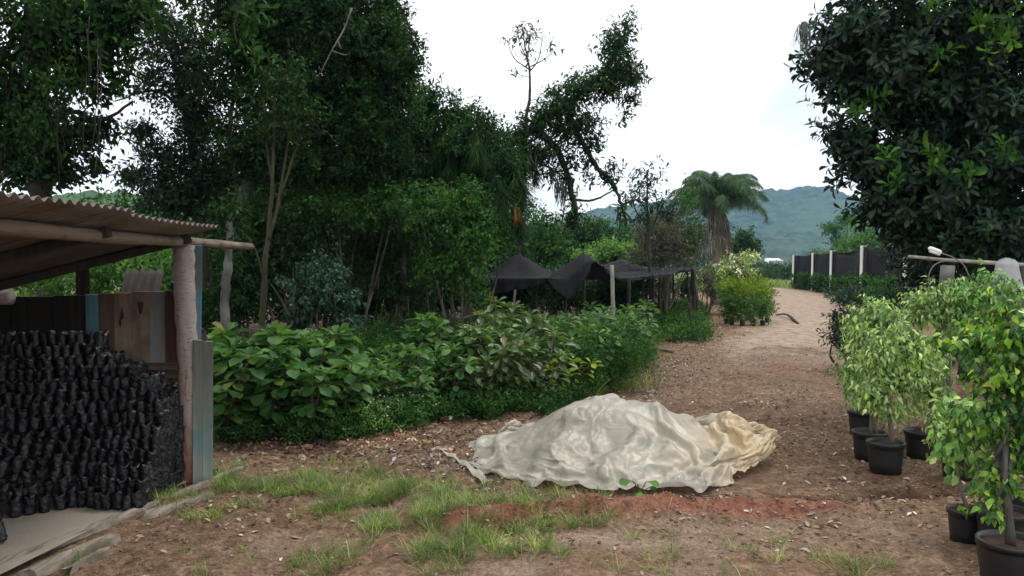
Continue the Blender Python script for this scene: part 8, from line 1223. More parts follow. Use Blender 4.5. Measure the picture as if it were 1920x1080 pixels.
row([sapling(6, .92, .155, 'sapling_leaf_olive', LO, 'olive saplings behind the plastic sheet', .42, 4), sapling(7, .82, .15, 'sapling_leaf_olive', LO, 'olive saplings behind the plastic sheet', .44, 4)],
    [(890, 768, 1.08), (930, 772, .98), (985, 762, .92), (1020, 768, .9), (910, 745, 1.2), (960, 742, 1.15), (1000, 738, 1.2), (905, 778, .9), (955, 772, 1.0), (1030, 752, 1.1), (940, 728, 1.35)])
LR = 'glossy bright green sapling in a black bag at the track end of the hedge'
row([sapling(8, .95, .165, 'sapling_leaf', LR, 'saplings at the track end of the hedge', .5, 4), sapling(9, .85, .16, 'sapling_leaf', LR, 'saplings at the track end of the hedge', .5, 3)],
    [(1105, 735, 1.0), (1140, 722, .95), (1085, 712, 1.15), (1130, 700, 1.15), (1165, 698, 1.05), (1185, 688, 1.1), (1050, 722, 1.15), (1150, 682, 1.25), (1195, 668, 1.2), (1115, 712, 1.2), (1175, 705, .95), (1080, 730, 1.1), (1205, 690, .9)])
row([sapling(10, .62, .14, 'yellow_tip_leaf', 'small yellowing sapling in a black bag directly behind the plastic heap top', None, .5, 3)], [(1062, 752, .95)])

# weeds (uncountable undergrowth)
rw = np.random.default_rng(66)
def dw(x, y):
    px, py = pxy(x, y)
    return .9 * (sstep(9.0, 10.2, y) * (1 - sstep(14.5, 16, y))) * (px > 640) * (px < 1215 - 0 * x) * (1 - sstep(1.2, 2.2, x - (y - 10) * .35)) + .0 * x
x, y = sample(dw, 1500, -3.5, 4, 7.4, 16, rw)
setp(tufts([(a, b, rw.uniform(.6, 1.2)) for a, b in zip(x, y)], rw, .3, .58, (12, 24), .14, .018).build('tall_grass', M['grass'], kind='stuff'), 'tall wild grass growing between the hedge and the nets', 'grass')
c = Geo(); 
for a, b in zip(x[:700], y[:700]):
    crown(c, [(np.array([a, b, .3 + .25 * rw.random()]), np.array([.13, .13, .28]), 1)], .05, .3, T_TINY, 1.6, 6, 2.5, .2, int(rw.integers(1e6)))
for px in range(404, 1180, 14):
    py = np.interp(px, [400, 560, 660, 780, 900, 1040, 1180], [828, 826, 815, 797, 783, 772, 716]) + rw.normal() * 5; p = gp(px, py)
    crown(c, [(np.array([p[0], p[1], .1 + .06 * rw.random()]), np.array([.16, .13, .10 + .07 * rw.random()]), .8)], .045, .34, T_MID, 2.4, 6, 2.6, -.1, int(px))
setp(c.build('undergrowth', M['mid_leaf'], kind='stuff'), 'feathery green weeds filling the ground between the saplings', 'undergrowth')
c = Geo(); g_ = [gp(px, py) for px, py in ((720, 808), (760, 795), (690, 812), (745, 790), (655, 822), (780, 788))]
crown(c, [(np.array([p[0], p[1], .12]), np.array([.3, .2, .24]), 1) for p in g_], .032, .5, T_MID, 3.0, 8, 3, .2, 8); o = c.build('flowering_weeds', M['bright_leaf'], kind='stuff'); setp(o, 'low bright weeds with tiny white flowers at the hedge foot', 'weeds')
c = Geo(); crown(c, [(np.array([p[0], p[1] - .05, .2]), np.array([.3, .2, .2]), .035) for p in g_[:4]], .02, .9, T_TINY, 3, 2, 2, -.5, 9); setp(c.build('weed_flowers', M['flower'], kind='stuff'), 'tiny white flowers dotted over the low weeds', 'flowers')
# spindly weed stems rising in front of the dark wood
g = Geo(); c = Geo(); sp = thing('tall_weed', 'tall spindly weeds with wispy tops in front of the dark wood', 'weed', base_of(at(790, 600, 11)))
for (px, py) in ((765, 560), (800, 545), (830, 550), (690, 575), (720, 560), (745, 570)):
    a = at(px - 10, 690, 10.8); b = at(px, py, 10.8); a[2] = 0
    tube(g, spline([a, a * .5 + b * .5 + rw.normal(size=3) * .05, b], 8), np.linspace(.008, .003, 8), 4)
    crown(c, [((a * .35 + b * .65), np.array([.1, .1, .3]), .5)], .06, .3, T_MID, 1.3, 4, 2.5, .1, px, twigs=g)
c.build('leaves', M['mid_leaf'], sp); g.build('stem', M['stem'], sp)

# ---------------------------------------------------------------- shade nets
def net_sheet(g, corners, peaks, sag=.15, n=34, curtain=None, seed=1):
    """corners FL FR BR BL (world), peaks [(x, y, dz, radius)]"""
    FL, FR, BR, BL = [np.array(c) for c in corners]; u, v = np.meshgrid(np.linspace(0, 1, n), np.linspace(0, 1, n))
    P = FL * ((1 - u) * (1 - v))[..., None] + FR * (u * (1 - v))[..., None] + BR * (u * v)[..., None] + BL * ((1 - u) * v)[..., None]
    z = P[..., 2] - sag * np.sin(u * pi) * (.35 + .65 * np.sin(v * pi)) - .02 * fbm(P[..., 0] * 2, P[..., 1] * 2, seed, 3)
    for (x, y, zt, R) in peaks:
        d = np.hypot(P[..., 0] - x, P[..., 1] - y); w = np.clip(1 - d / R, 0, 1); a = np.arctan2(P[..., 1] - y, P[..., 0] - x)
        z = z + (zt - z) * (w ** 1.3) - .10 * w * (1 - w) * (1 + np.sin(a * 6 + seed))
    P[..., 2] = z; i = np.arange(n * n).reshape(n, n); q = np.stack([i[:-1, :-1], i[:-1, 1:], i[1:, 1:], i[1:, :-1]], -1).reshape(-1, 4)
    g.add(P.reshape(-1, 3), None, q)
    return P
def drop(g, edge, fun, rows=8, seed=2, fold=.05):
    e = np.asarray(edge); n = len(e); V = []
    for k_ in range(rows):
        t = k_ / (rows - 1)
        for i in range(n):
            L = fun(i / (n - 1)); V.append(e[i] + np.array([.03 * sin(i * 1.3 + seed), fold * t * sin(i * .9 + seed) - .02 * t, -L * t]))
    g.add(np.array(V), None, [(k_ * n + i, k_ * n + i + 1, (k_ + 1) * n + i + 1, (k_ + 1) * n + i) for k_ in range(rows - 1) for i in range(n - 1)])
def solid(o, th=.006):
    m = o.modifiers.new('solid', 'SOLIDIFY'); m.thickness = th; m.offset = 0; return o
def pole(parent, pa, pb, r, mat='dark_bark', name='pole'):
    g = Geo(); tube(g, spline([pa, (np.array(pa) + np.array(pb)) / 2 + RNG.normal(size=3) * r * .4, pb], 7), np.linspace(r * 1.1, r * .9, 7), 7, wob=.05); return g.build(name, M[mat], parent)
def net_thing(label, corners, peaks, sag, curtains, poles, seed):
    loc = np.mean(np.array(corners), 0); loc[2] = 0; T = thing('shade_net', label, 'shade net', loc)
    g = Geo(); P = net_sheet(g, corners, peaks, sag, seed=seed)
    for (side, a, b, fun) in curtains:
        E = {'f': P[0], 'l': P[:, 0], 'r': P[:, -1]}[side]; n = len(E); drop(g, E[int(a * (n - 1)):int(b * (n - 1)) + 1], fun, seed=seed)
    solid(g.build('net', M['net'], T))
    for (pa, zt) in poles: pole(T, (pa[0], pa[1], -.05), (pa[0], pa[1], zt), .035)
    for (x, y, zt, R) in peaks: pole(T, (x, y, -.05), (x, y, zt - .015), .03)
    return T
A = at
net_thing('black net with a tall creased peak and a corner hanging down, middle of the tents', [A(1028, 522, 15), A(1262, 512, 18.2), A(1285, 503, 23), A(1060, 508, 21)], [(A(1094, 476, 16.2)[0], 16.2, A(1094, 474, 16.2)[2] + .03, .95)], .16,
          [('f', 0, .42, lambda t: .42 * sin(min(t * 1.25, 1) * pi) ** 1.3 + .02), ('f', .42, 1, lambda t: .05 + .02 * t)], [(A(1180, 520, 16.6), 1.38), (A(1060, 520, 15.6), 1.35), (A(1225, 520, 19), 1.45), (A(1205, 520, 21), 1.4), (A(1238, 520, 22), 1.45)], 3)
net_thing('black net with a broad low peak at the left of the tents, edge hung down', [A(895, 520, 15), A(1030, 520, 15.2), A(1050, 508, 21), A(915, 508, 20)], [(A(973, 477, 17.5)[0], 17.5, A(973, 475, 17.5)[2] + .03, .95)], .05,
          [('f', 0, 1, lambda t: .38 - .3 * t), ('l', 0, 1, lambda t: .35)], [(A(965, 520, 15.3), 1.3), (A(1005, 520, 15.6), 1.35), (A(925, 520, 15.2), 1.35)], 5)
net_thing('black net with a squat peak, furthest right and behind the other tents', [A(1110, 507, 22), A(1296, 505, 23.2), A(1300, 501, 31), A(1120, 500, 30)], [(A(1165, 486, 25)[0], 25, A(1165, 484, 25)[2], 1.3)], .12,
          [('f', 0, 1, lambda t: .06), ('r', 0, 1, lambda t: .05)], [(A(1215, 520, 24), 1.5), (A(1250, 520, 26), 1.5), (A(1262, 520, 29), 1.5)], 7)
lab_ = 'dim leafy bush in the shade behind and under the black nets'
proto_ = None
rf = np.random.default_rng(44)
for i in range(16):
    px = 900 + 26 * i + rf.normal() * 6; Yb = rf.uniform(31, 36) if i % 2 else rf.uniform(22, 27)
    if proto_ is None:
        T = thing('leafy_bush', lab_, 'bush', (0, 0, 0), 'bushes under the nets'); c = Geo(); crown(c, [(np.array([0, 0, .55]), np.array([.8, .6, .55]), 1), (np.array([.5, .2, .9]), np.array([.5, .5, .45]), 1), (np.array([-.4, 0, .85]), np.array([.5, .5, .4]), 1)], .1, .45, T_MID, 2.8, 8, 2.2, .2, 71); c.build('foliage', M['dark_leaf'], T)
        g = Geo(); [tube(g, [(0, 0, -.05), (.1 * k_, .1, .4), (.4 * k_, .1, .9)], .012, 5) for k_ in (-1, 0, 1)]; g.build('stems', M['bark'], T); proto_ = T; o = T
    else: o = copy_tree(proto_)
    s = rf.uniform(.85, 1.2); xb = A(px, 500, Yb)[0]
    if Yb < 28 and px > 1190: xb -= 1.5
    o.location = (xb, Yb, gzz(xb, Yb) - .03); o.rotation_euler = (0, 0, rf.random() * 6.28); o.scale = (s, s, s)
# leaning end posts
b = gpos(1301, 598); T = thing('post_bundle', 'bundle of dark weathered wooden posts at the track corner of the nets', 'posts', b)
for (a0, a1, a2, y1, y2, r_) in ((1296, 1293, 1288, 560, 502, .035), (1303, 1300, 1298, 560, 500, .05), (1309, 1306, 1300, 560, 499, .04), (1312, 1308, 1303, 565, 505, .035)):
    Y = b[1]; p = [(A(a0, 598, Y)[0], Y + RNG.normal() * .06, -.05), A(a1, y1, Y + RNG.normal() * .05), A(a2, y2, Y)]; g = Geo(); tube(g, spline(p, 10), np.linspace(r_ * 1.15, r_ * .8, 10), 8, wob=.12); g.build('post', M['bark'], T)
g = Geo(); p = gpos(1301, 632); tube(g, spline([p - [0, 0, .05], p + [-.05, .1, .35], p + [-.08, .2, .75]], 8), .022, 7, wob=.08); setp(g.build('stake', M['dark_bark'], loc=tuple(p)), 'thin dark stake standing just in front of the post bundle', 'stake')
g = Geo(); p = A(1148, 680, 13.8); p[2] = 0; tube(g, spline([p - [0, 0, .05], p + [.01, 0, .8], p + [-.015, 0, A(1148, 497, 13.8)[2]]], 12), np.linspace(.04, .034, 12), 10, wob=.05); setp(g.build('net_pole', M['rail_wood'], loc=tuple(p)), 'pale grey wooden pole standing alone in front of the nets', 'pole')
g = Geo(); p0, p1 = A(958, 590, 14.5), A(966, 543, 14.5); p0[2] -= .3; tube(g, [p0, (p0 + p1) / 2, p1], .02, 7); setp(g.build('stake', M['thin_bark'], loc=tuple(p0)), 'short leaning pale stake under the left net', 'stake')
for i, (px, py, dx) in enumerate(((1276, 605, 6), (1284, 596, -3))):
    g = Geo(); p = gpos(px + 6, py); tube(g, [p, p + [-.05 * dx / 6, 0, .3], p + [-.09 * dx / 6, 0, .6]], .011, 6); setp(g.build('stake', M['yellow_bark'], loc=tuple(p)), ('yellowish marker stick leaning at the seedling bed edge', 'upright thin stick between the leaning stick and post bundle')[i], 'stake')
# seedling bed below the nets
rb = np.random.default_rng(12); c = Geo()
for (yy, xo, w) in ((17.2, 0, .55), (19, 0, .6), (21, 0, .65), (23, 0, .7), (25.5, 0, .7), (28, 0, .8), (31, 0, .8)):
    xc = np.interp(yy, [17, 31], [3.3, 6.6]); crown(c, [(np.array([xc + o_, yy + rb.normal() * .2, .14]), np.array([.5, 1.1, .16]), 1) for o_ in (-.55, .0, .5)], .085, .4, T_MID, 2.6, 7, 2, -.2, int(yy * 10))
setp(c.build('seedling_bed', M['mid_leaf'], kind='stuff'), 'low bright green bed of seedlings under the net edge', 'seedlings')

# ---------------------------------------------------------------- potted block by the track
def nursery(seed, h, mat_top, mat_low, label, group, name='potted_shrub', r0=.09):
    T = thing(name, label, 'potted plant', (0, 0, 0), group); r = np.random.default_rng(seed); g = Geo()
    for i in range(3): tube(g, spline([(0, 0, .15), (r.normal() * .04, r.normal() * .04, h * .5), (r.normal() * .1, r.normal() * .1, h * .85)], 6), .008, 5)
    g.build('stem', M['stem'], T)
    c = Geo(); crown(c, [(np.array([0, 0, h * .46]), np.array([.26, .26, h * .44]), 1)], .11, .42, T_MID, 3.4, 7, 2, 0, seed, rosette=True); c.build('leaves', M[mat_low], T)
    c = Geo(); crown(c, [(np.array([0, 0, h * .95]), np.array([.27, .27, h * .13]), 1.2)], .11, .4, T_MID, 3.2, 7, 2, -.4, seed + 1, rosette=True); c.build('new_leaves', M[mat_top], T)
    g = Geo(); pot_mesh(g, r0 * .85, .16, False); g.build('grow_bag', M['black_pot'], T); return T
LP = 'dark-stemmed potted shrub with yellow-green tips in the square block beside the track'
row([nursery(60, 1.08, 'yellow_tip_leaf', 'sapling_leaf', LP, 'yellow-tipped potted shrubs in a block'), nursery(61, 1.0, 'yellow_tip_leaf', 'sapling_leaf', LP, 'yellow-tipped potted shrubs in a block')],
    [(1362, 606, .95), (1438, 603, .95), (1372, 610, 1), (1392, 612, 1), (1412, 610, .95), (1430, 607, 1.0), (1367, 600, 1.05), (1386, 600, 1.05), (1406, 600, 1.05), (1426, 598, 1.0), (1368, 590, 1.1), (1388, 590, 1.1), (1408, 589, 1.1), (1425, 588, 1.05)])
Y = 27
bush('flowering_bush', 'pale white-flowered bush behind the yellow-tipped potted block', 'bush', 1380, 560, Y, [Lb(1375, 505, 40, 30, Y, .6), Lb(1395, 490, 30, 24, Y, .5), Lb(1345, 520, 30, 26, Y, .5), Lb(1400, 515, 28, 30, Y, .5), Lb(1370, 535, 45, 18, Y, .6)], 'pale_leaf', dict(ll=.1, wr=.4, tmpl=T_MID, lai=2.2, per=8, droop=-.2), 46,
     extra=[('green_leaves', 'mid_leaf', [Lb(1375, 515, 42, 32, Y + .2, .6, 1), Lb(1340, 530, 32, 28, Y + .2, .5), Lb(1390, 530, 36, 20, Y, .5)], dict(ll=.1, wr=.4, tmpl=T_MID, lai=2.0, per=8)), ('flowers', 'flower', [Lb(1378, 498, 42, 30, Y - .3, .5, .09), Lb(1384, 512, 8, 3, Y - .75, .05, .8), Lb(1420, 479, 8, 4, Y - .3, .1, .8)], dict(ll=.1, wr=.7, tmpl=T_MID, lai=1.4, per=4, droop=-.5))])
for o in COL.objects:
    if o.name == 'flowers': o['kind'] = 'stuff'
bush('leafy_bush', 'loose dull green bush between the post bundle and the flowering bush', 'bush', 1325, 560, 26, [Lb(1325, 520, 22, 28, 26, .5, .8), Lb(1340, 545, 30, 20, 26, .5, .8)], 'grey_bush_leaf', dict(ll=.09, wr=.45, tmpl=T_MID, lai=2.2, per=8), 47)

# ---------------------------------------------------------------- shade house on the right
M['concrete'] = plain('concrete_post', (.58, .57, .53), .9, .2, .2, 5)
def house_post(p, top): return (p, top)
T = thing('shade_house', 'black net shade house on pale concrete posts at the bend of the track', 'shade house', (18, 46, gzz(18, 46)))
pts = [(A(1489, 520, 58), 2.45), (A(1525, 520, 53), 2.5), (A(1560, 520, 46), 2.52), (A(1618, 520, 36), 2.55), (A(1700, 520, 29.5), 2.5), (A(1800, 520, 25), 2.5)]
back = [(A(1560, 520, 68), 2.5), (A(1640, 520, 56), 2.5), (A(1720, 520, 44), 2.5), (A(1830, 520, 36), 2.5)]
for (p, h) in pts + back:
    g = Geo(); box(g, (0, 0, h / 2 - .1), (.22, .22, h + .2), .2, tilt=(0, .012, 0)); o = g.build('post', M['concrete']); o.parent = T; o.location = (p[0] - 18, p[1] - 46, gzz(p[0], p[1]) - T.location[2])
def net_wall(g, a, b, za, zb, zl, n=14, sag=.22, seed=0, fold=.06):
    V = []; 
    for j in range(7):
        for i in range(n + 1):
            u = i / n; t = j / 6; ztop = za + (zb - za) * u - sag * sin(u * pi); z = ztop + (zl - ztop) * t
            p = a + (b - a) * u; V.append((p[0] + fold * sin(u * 9 + seed + t * 2), p[1] + fold * sin(u * 13 + seed), z))
    g.add(np.array(V), None, [(j * (n + 1) + i, j * (n + 1) + i + 1, (j + 1) * (n + 1) + i + 1, (j + 1) * (n + 1) + i) for j in range(6) for i in range(n)])
g = Geo(); off = np.array([.25, .35, 0])
for i in range(len(pts) - 1): net_wall(g, pts[i][0] + off, pts[i + 1][0] + off, pts[i][1] - .03, pts[i + 1][1] - .03, .85 + .1 * sin(i * 2), seed=i, sag=(.1, .08, .3, .2, .15)[i])
for i in range(len(back) - 1): net_wall(g, back[i][0] + off, back[i + 1][0] + off, 2.4, 2.4, .2, seed=i + 9, sag=.1)
net_wall(g, pts[0][0] + off, back[0][0] + off, 2.4, 2.4, .5, seed=20, sag=.1)
for i in range(3):   # roof bays
    a, b2, c_, d_ = pts[i][0], pts[i + 1][0], back[i + 1][0], back[i][0]; cs = [np.array([q_[0] + .25, q_[1] + .35, 2.42]) for q_ in (a, b2, c_, d_)]; net_sheet(g, cs, [], .22, 12, seed=i)
solid(g.build('net', M['thin_net'], T), .01)
LSd = 'small dark potted seedling standing in the rows under the shade house net'
pr = nursery(62, .62, 'mid_leaf', 'dark_leaf', LSd, 'potted seedlings under the shade house', 'potted_seedling', .1)
first = True; r = np.random.default_rng(3)
for i in range(len(pts) - 1):
    a, b2 = pts[i][0], pts[i + 1][0]; n = (7, 9, 13, 11, 8)[i]
    for k_ in range(n):
        for rw_ in range(2 if i < 4 else 1):
            p = a + (b2 - a) * ((k_ + .5) / n) + np.array([.1 + rw_ * .9, .15 + rw_ * .7, 0]); o = pr if first else copy_tree(pr); first = False
            plant_at(o, p[0] + r.normal() * .08, p[1] + r.normal() * .1, r.random() * 6.28, r.uniform(1.2, 1.75))
for i, (px, Y, mt, lab) in enumerate(((1600, 27, 'blue_leaf', 'dark low bush before the third and fourth shade house posts'), (1655, 24, 'mid_leaf', 'soft green low bush right of the nearest concrete post'), (1690, 21, 'dark_leaf', 'dark low bush in the shade left of the horizontal pole'))):
    bush('low_bush', lab, 'bush', px, 560, Y, [Lb(px, 553, 34, 22, Y, .5), Lb(px + 25, 560, 30, 24, Y, .5), Lb(px - 25, 562, 26, 18, Y, .4)], mt, dict(ll=.11, wr=.4, tmpl=T_MID, lai=3, per=8), 100 + i)

# far growth at the end of the track and beyond
for i, (px, Y, lobs, mt, lab) in enumerate(((1580, 95, [(1560, 428, 22, 12), (1590, 410, 24, 12), (1575, 455, 20, 22)], 'mid_leaf', 'spreading flat-topped tree behind the shade house roof'), (1630, 80, [(1625, 440, 34, 40), (1660, 450, 34, 36), (1600, 460, 30, 26)], 'bright_leaf', 'loose light green tree behind the shade house'), (1700, 70, [(1700, 460, 46, 40)], 'mid_leaf', 'green tree behind the shade house beside the dark crown'), (1530, 110, [(1535, 478, 22, 10), (1560, 482, 22, 9)], 'mid_leaf', 'low distant tree above the first shade house posts'))):
    lob = [Lb(*l, Y, 2.2) for l in lobs]; p0 = at(px, 540, Y)
    tree('distant_tree', lab, 'tree', [(np.array([[p0[0], Y, 0], [p0[0] + .2, Y, 1.5], lob[0][0]]), .25, .1)] + limbs_to([p0[0] + .2, Y, 1.6], lob[1:], .12), [('crown', mt, lob, dict(ll=.3, wr=.5, tmpl=T_MID, lai=3, per=8))], 'dark_bark', seed=110 + i)
c = Geo(); crown(c, [Lb(px, py, rx, ry, Y, 4) for (px, py, rx, ry, Y) in ((1420, 512, 26, 14, 95), (1450, 516, 26, 12, 110), (1480, 512, 30, 16, 100), (1465, 503, 26, 10, 140), (1420, 500, 20, 10, 150), (1510, 505, 30, 14, 130), (1550, 505, 40, 16, 120), (1600, 505, 50, 18, 110), (1660, 500, 50, 22, 100), (1370, 500, 40, 18, 120), (1300, 490, 60, 26, 110), (1220, 490, 60, 26, 110), (1140, 488, 60, 26, 110), (1060, 485, 70, 30, 100))], .5, .5, T_MID, 2.6, 8, 2.5, .3, 121)
setp(c.build('far_wood', M['dark_leaf'], kind='stuff'), 'far line of bushes and trees at the foot of the mountain', 'wood')
fx = at(1451, 489, 175); T = thing('far_house', 'tiny white-roofed house far off at the mountain foot', 'house', (fx[0], 175, 0))
g = Geo(); box(g, (fx[0], 175, 1.3), (2.6, 2.4, 2.8)); g.build('wall', plain('house_wall', (.3, .28, .25)), T)
g = Geo(); box(g, (fx[0], 175, 2.85), (3.2, 3.0, .7), tilt=(.15, 0, 0)); g.build('roof', plain('white_roof', (.85, .86, .88)), T)
rg = np.random.default_rng(14); x, y = sample(lambda x, y: 1.0 * (np.abs(x - track_c(y)) > track_w(y)), 900, 14, 26, 46, 74, rg)
setp(tufts([(a, b, rg.uniform(.8, 1.6)) for a, b in zip(x, y) if b > 57], rg, .25, .6, (8, 14), .3, .06).build('grass', M['grass'], kind='stuff'), 'pale grass at the far end of the sandy track', 'grass')

# ---------------------------------------------------------------- pole, lamp and plastic bag under the right tree
Y = 7.9
T = thing('hitching_rail', 'weathered horizontal pole on a round post behind the potted trees', 'rail', np.append(A(1775, 560, Y)[:2], 0))
g = Geo(); tube(g, spline([A(1703, 481, Y), A(1780, 488, Y), A(1860, 493, Y), A(1960, 500, Y)], 14), np.linspace(.016, .024, 14), 9, wob=.04); g.build('crossbar', M['rail_wood'], T)
g = Geo(); p = A(1775, 492, Y); tube(g, spline([(p[0] - .03, Y, -.05), (p[0] - .02, Y, .8), (p[0] + .01, Y, p[2] - .03)], 12), np.linspace(.075, .065, 12), 12, wob=.04); g.build('post', M['pale_bark'], T)
g = Geo(); p = A(1925, 492, Y); tube(g, spline([(p[0], Y, -.05), (p[0], Y, .8), (p[0], Y, p[2] - .03)], 12), .06, 12, wob=.04); g.build('post', M['pale_bark'], T)
M['cable'] = plain('cable', (.16, .16, .165), .5); M['lamp_white'] = plain('lamp_white', (.8, .8, .82), .3, .5, .05)
Y2 = Y - .1
T = thing('work_lamp', 'small white lamp head on a bent grey arm above the pole', 'lamp', A(1800, 492, Y2))
g = Geo(); tube(g, spline([A(1763, 474, Y2), A(1785, 482, Y2), A(1806, 496, Y2), A(1818, 520, Y2)], 14), .007, 7); g.build('arm', M['cable'], T)
g = Geo(); a, b = A(1741, 465, Y2), A(1765, 474, Y2); pts_ = [a + (b - a) * t for t in (0, .06, .2, .5, .8, .94, 1)]; tube(g, pts_, [.01, .021, .025, .026, .025, .021, .011], 12); lh = g.build('lamp_head', M['lamp_white'], T)
g = Geo(); a2 = a + (b - a) * .08 + [0, -.004, -.024]; b2 = a + (b - a) * .85 + [0, -.004, -.024]; tube(g, [a2, (a2 + b2) / 2, b2], [.015, .018, .015], 10); g.build('lens', plain('lamp_lens', (.75, .77, .8), .15), lh)
g = Geo(); tube(g, spline([A(1772, 488, Y2), A(1752, 497, Y2), A(1742, 515, Y2), A(1742, 540, Y2)], 14), .006, 6); setp(g.build('cable_loop', M['cable'], loc=tuple(A(1772, 488, Y2))), 'thin grey cable looping down from the pole beside its post', 'cable')
k = NT('clear_plastic'); P = k.coord('Object'); w = k.noise(8, 5, .6, P, 1.0)
b_ = k.bsdf(k.mix(w, (.36, .38, .38), (.68, .7, .7)), .3, .5, k.bump(w, .6, .02)); tr = k.n('ShaderNodeBsdfTransparent', ins={0: (.85, .9, .9, 1)}); mx = k.n('ShaderNodeMixShader'); k.t.links.new(k.math('ADD', .28, k.math('MULTIPLY', w, .3)), mx.inputs[0]); k.t.links.new(b_, mx.inputs[1]); k.t.links.new(tr.outputs[0], mx.inputs[2]); M['clear'] = k.surf(mx.outputs[0])
Y3 = 7.6; g = Geo(); nr, ns = 16, 28; V = []; rr = np.random.default_rng(2)
for i in range(nr):
    t = i / (nr - 1); z = t * .3; rad = .085 * (1.75 - .75 * t ** .7) * (1 if t < .8 else math.sqrt(max(1 - ((t - .8) / .2) ** 2, .02)))
    for j in range(ns): a = j / ns * 2 * pi; V.append((cos(a) * rad * (1 + .06 * sin(a * 6 + t * 2) * (1.2 - t) + .02 * rr.normal()), sin(a) * rad * (1 + .06 * sin(a * 7)), z))
g.add(np.array(V), None, [(i * ns + j, i * ns + (j + 1) % ns, (i + 1) * ns + (j + 1) % ns, (i + 1) * ns + j) for i in range(nr - 1) for j in range(ns)]); o = g.build('plastic_bag', M['clear']); o.location = A(1887, 542, Y3); setp(o, 'translucent plastic bag draped over the pole end above the potted trees', 'plastic bag')

# ---------------------------------------------------------------- potted trees on the right
def ficus(px, py, label, lobes, leafmat, pr=.14, ph=.24, ll=.05, wr=.42, lai=4.4, trunk=.02, seed=0, stems=1, ribs=0, droop=1.15, Yc=None, tmpl=T_WEEP, cat='potted tree', rng_=None, barkm='thin_bark', open_=False):
    b = gpos(px, py); b[2] = gzz(b[0], b[1]); T = thing('potted_tree', label, cat, b); Y = b[1]; r = np.random.default_rng(seed)
    g = Geo(); pot_mesh(g, pr, ph, True, ribs=ribs); po = g.build('pot', M['black_pot'], None); po.parent = T; po.location = (0, 0, -.004)
    o = soil_disc(pr * .9, ph * .87, seed).build('soil', M['soil']); o.parent = po
    lob = [Lb(*l[:4], Y, l[4] if len(l) > 4 else None, l[5] if len(l) > 5 else 1) for l in lobes]
    g = Geo(); top = lob[0][0]
    for s in range(stems):
        s0 = b + [r.normal() * .025, r.normal() * .025, ph * .85]; mid = s0 * .55 + top * .45 + r.normal(size=3) * .03; tube(g, spline([s0, mid, top], 14), np.linspace(trunk, trunk * .45, 14), 8, wob=.04)
        for l in lob[1:]: tube(g, spline([mid + r.normal(size=3) * .02, (mid + l[0]) / 2 + r.normal(size=3) * .03, l[0]], 8), np.linspace(trunk * .5, trunk * .2, 8), 5)
    c = Geo(); crown(c, lob, ll, wr, tmpl, lai, 8, 3.0, droop, seed, .85, twigs=g, flat=.35); c.build('crown', M[leafmat], T); g.build('trunk', M[barkm], T); return T
ficus(1660, 885, 'variegated weeping potted tree standing foremost in its black pot', [(1685, 645, 62, 40), (1650, 665, 40, 40), (1640, 725, 40, 40), (1690, 705, 36, 36), (1655, 765, 26, 26, .12, .4), (1700, 765, 22, 32, .1, .4)], 'variegated_leaf', seed=201)
ficus(1630, 857, 'variegated potted tree just behind and left of the foremost pot', [(1640, 588, 52, 32), (1615, 620, 32, 32), (1668, 605, 30, 30), (1608, 690, 26, 42), (1618, 740, 26, 32, .14, .6)], 'variegated_leaf', seed=202, stems=2)
ficus(1618, 812, 'dark slim potted tree at the back left corner of the potted group', [(1612, 650, 34, 60, .2, .8), (1606, 720, 28, 40, .2, .6)], 'variegated_lush', seed=203, trunk=.016)
ficus(1728, 855, 'variegated potted tree in the middle of the group with a bare lower trunk', [(1740, 665, 42, 32), (1722, 690, 34, 34), (1725, 740, 26, 46, .14, .45), (1755, 720, 24, 36, .14, .4)], 'variegated_leaf', seed=204, trunk=.022)
ficus(1765, 835, 'pale bushy potted tree in the second row below the round post', [(1745, 562, 46, 32), (1772, 585, 36, 34), (1718, 590, 30, 30), (1760, 690, 26, 50, .14, .35)], 'variegated_leaf', seed=205, ll=.05)
ficus(1850, 842, 'tall round-headed variegated potted tree at the back right of the group', [(1850, 548, 58, 36), (1890, 575, 46, 44), (1820, 575, 40, 40), (1855, 610, 56, 40)], 'variegated_lush', seed=206, ll=.05)
ficus(1798, 897, 'short pale variegated potted tree low in front of the green trees', [(1800, 780, 46, 36), (1775, 800, 32, 40), (1835, 800, 40, 40), (1800, 840, 44, 40, .2, .8)], 'variegated_leaf', seed=207, pr=.13, ph=.2)
ficus(1812, 1012, 'green potted tree whose pot is second nearest at the right edge', [(1805, 770, 46, 34), (1835, 800, 34, 44), (1790, 835, 32, 36, .15, .8), (1825, 860, 28, 30, .12, .6)], 'variegated_lush', seed=208, pr=.105, ph=.19, ll=.055, trunk=.014, tmpl=T_OVAL, wr=.6)
ficus(1895, 1098, 'nearest potted tree with yellow and green leaves and a pale bare trunk', [(1905, 625, 56, 42), (1875, 705, 56, 42), (1935, 690, 60, 80), (1878, 785, 46, 44), (1928, 820, 50, 50), (1888, 900, 44, 30, .12, .8), (1862, 930, 24, 18, .1, .6), (1856, 962, 20, 9, .08, .5)], 'lime_leaf', seed=209, pr=.155, ph=.24, ll=.045, wr=.6, trunk=.026, lai=5.6, ribs=1, barkm='pale_bark')
ficus(1905, 975, 'lime-topped potted tree behind the nearest one at the frame edge', [(1900, 585, 50, 30), (1790, 645, 44, 26), (1840, 630, 46, 34), (1870, 665, 50, 36), (1930, 620, 46, 40)], 'lime_leaf', seed=210, pr=.15, ph=.24, wr=.6, trunk=.018, lai=5.4)
ficus(1880, 1035, 'dark potted tree squeezed between the two nearest pots', [(1900, 740, 40, 50), (1935, 790, 40, 60), (1905, 850, 36, 40)], 'mid_leaf', seed=211, pr=.14, ph=.24, wr=.6, trunk=.016)
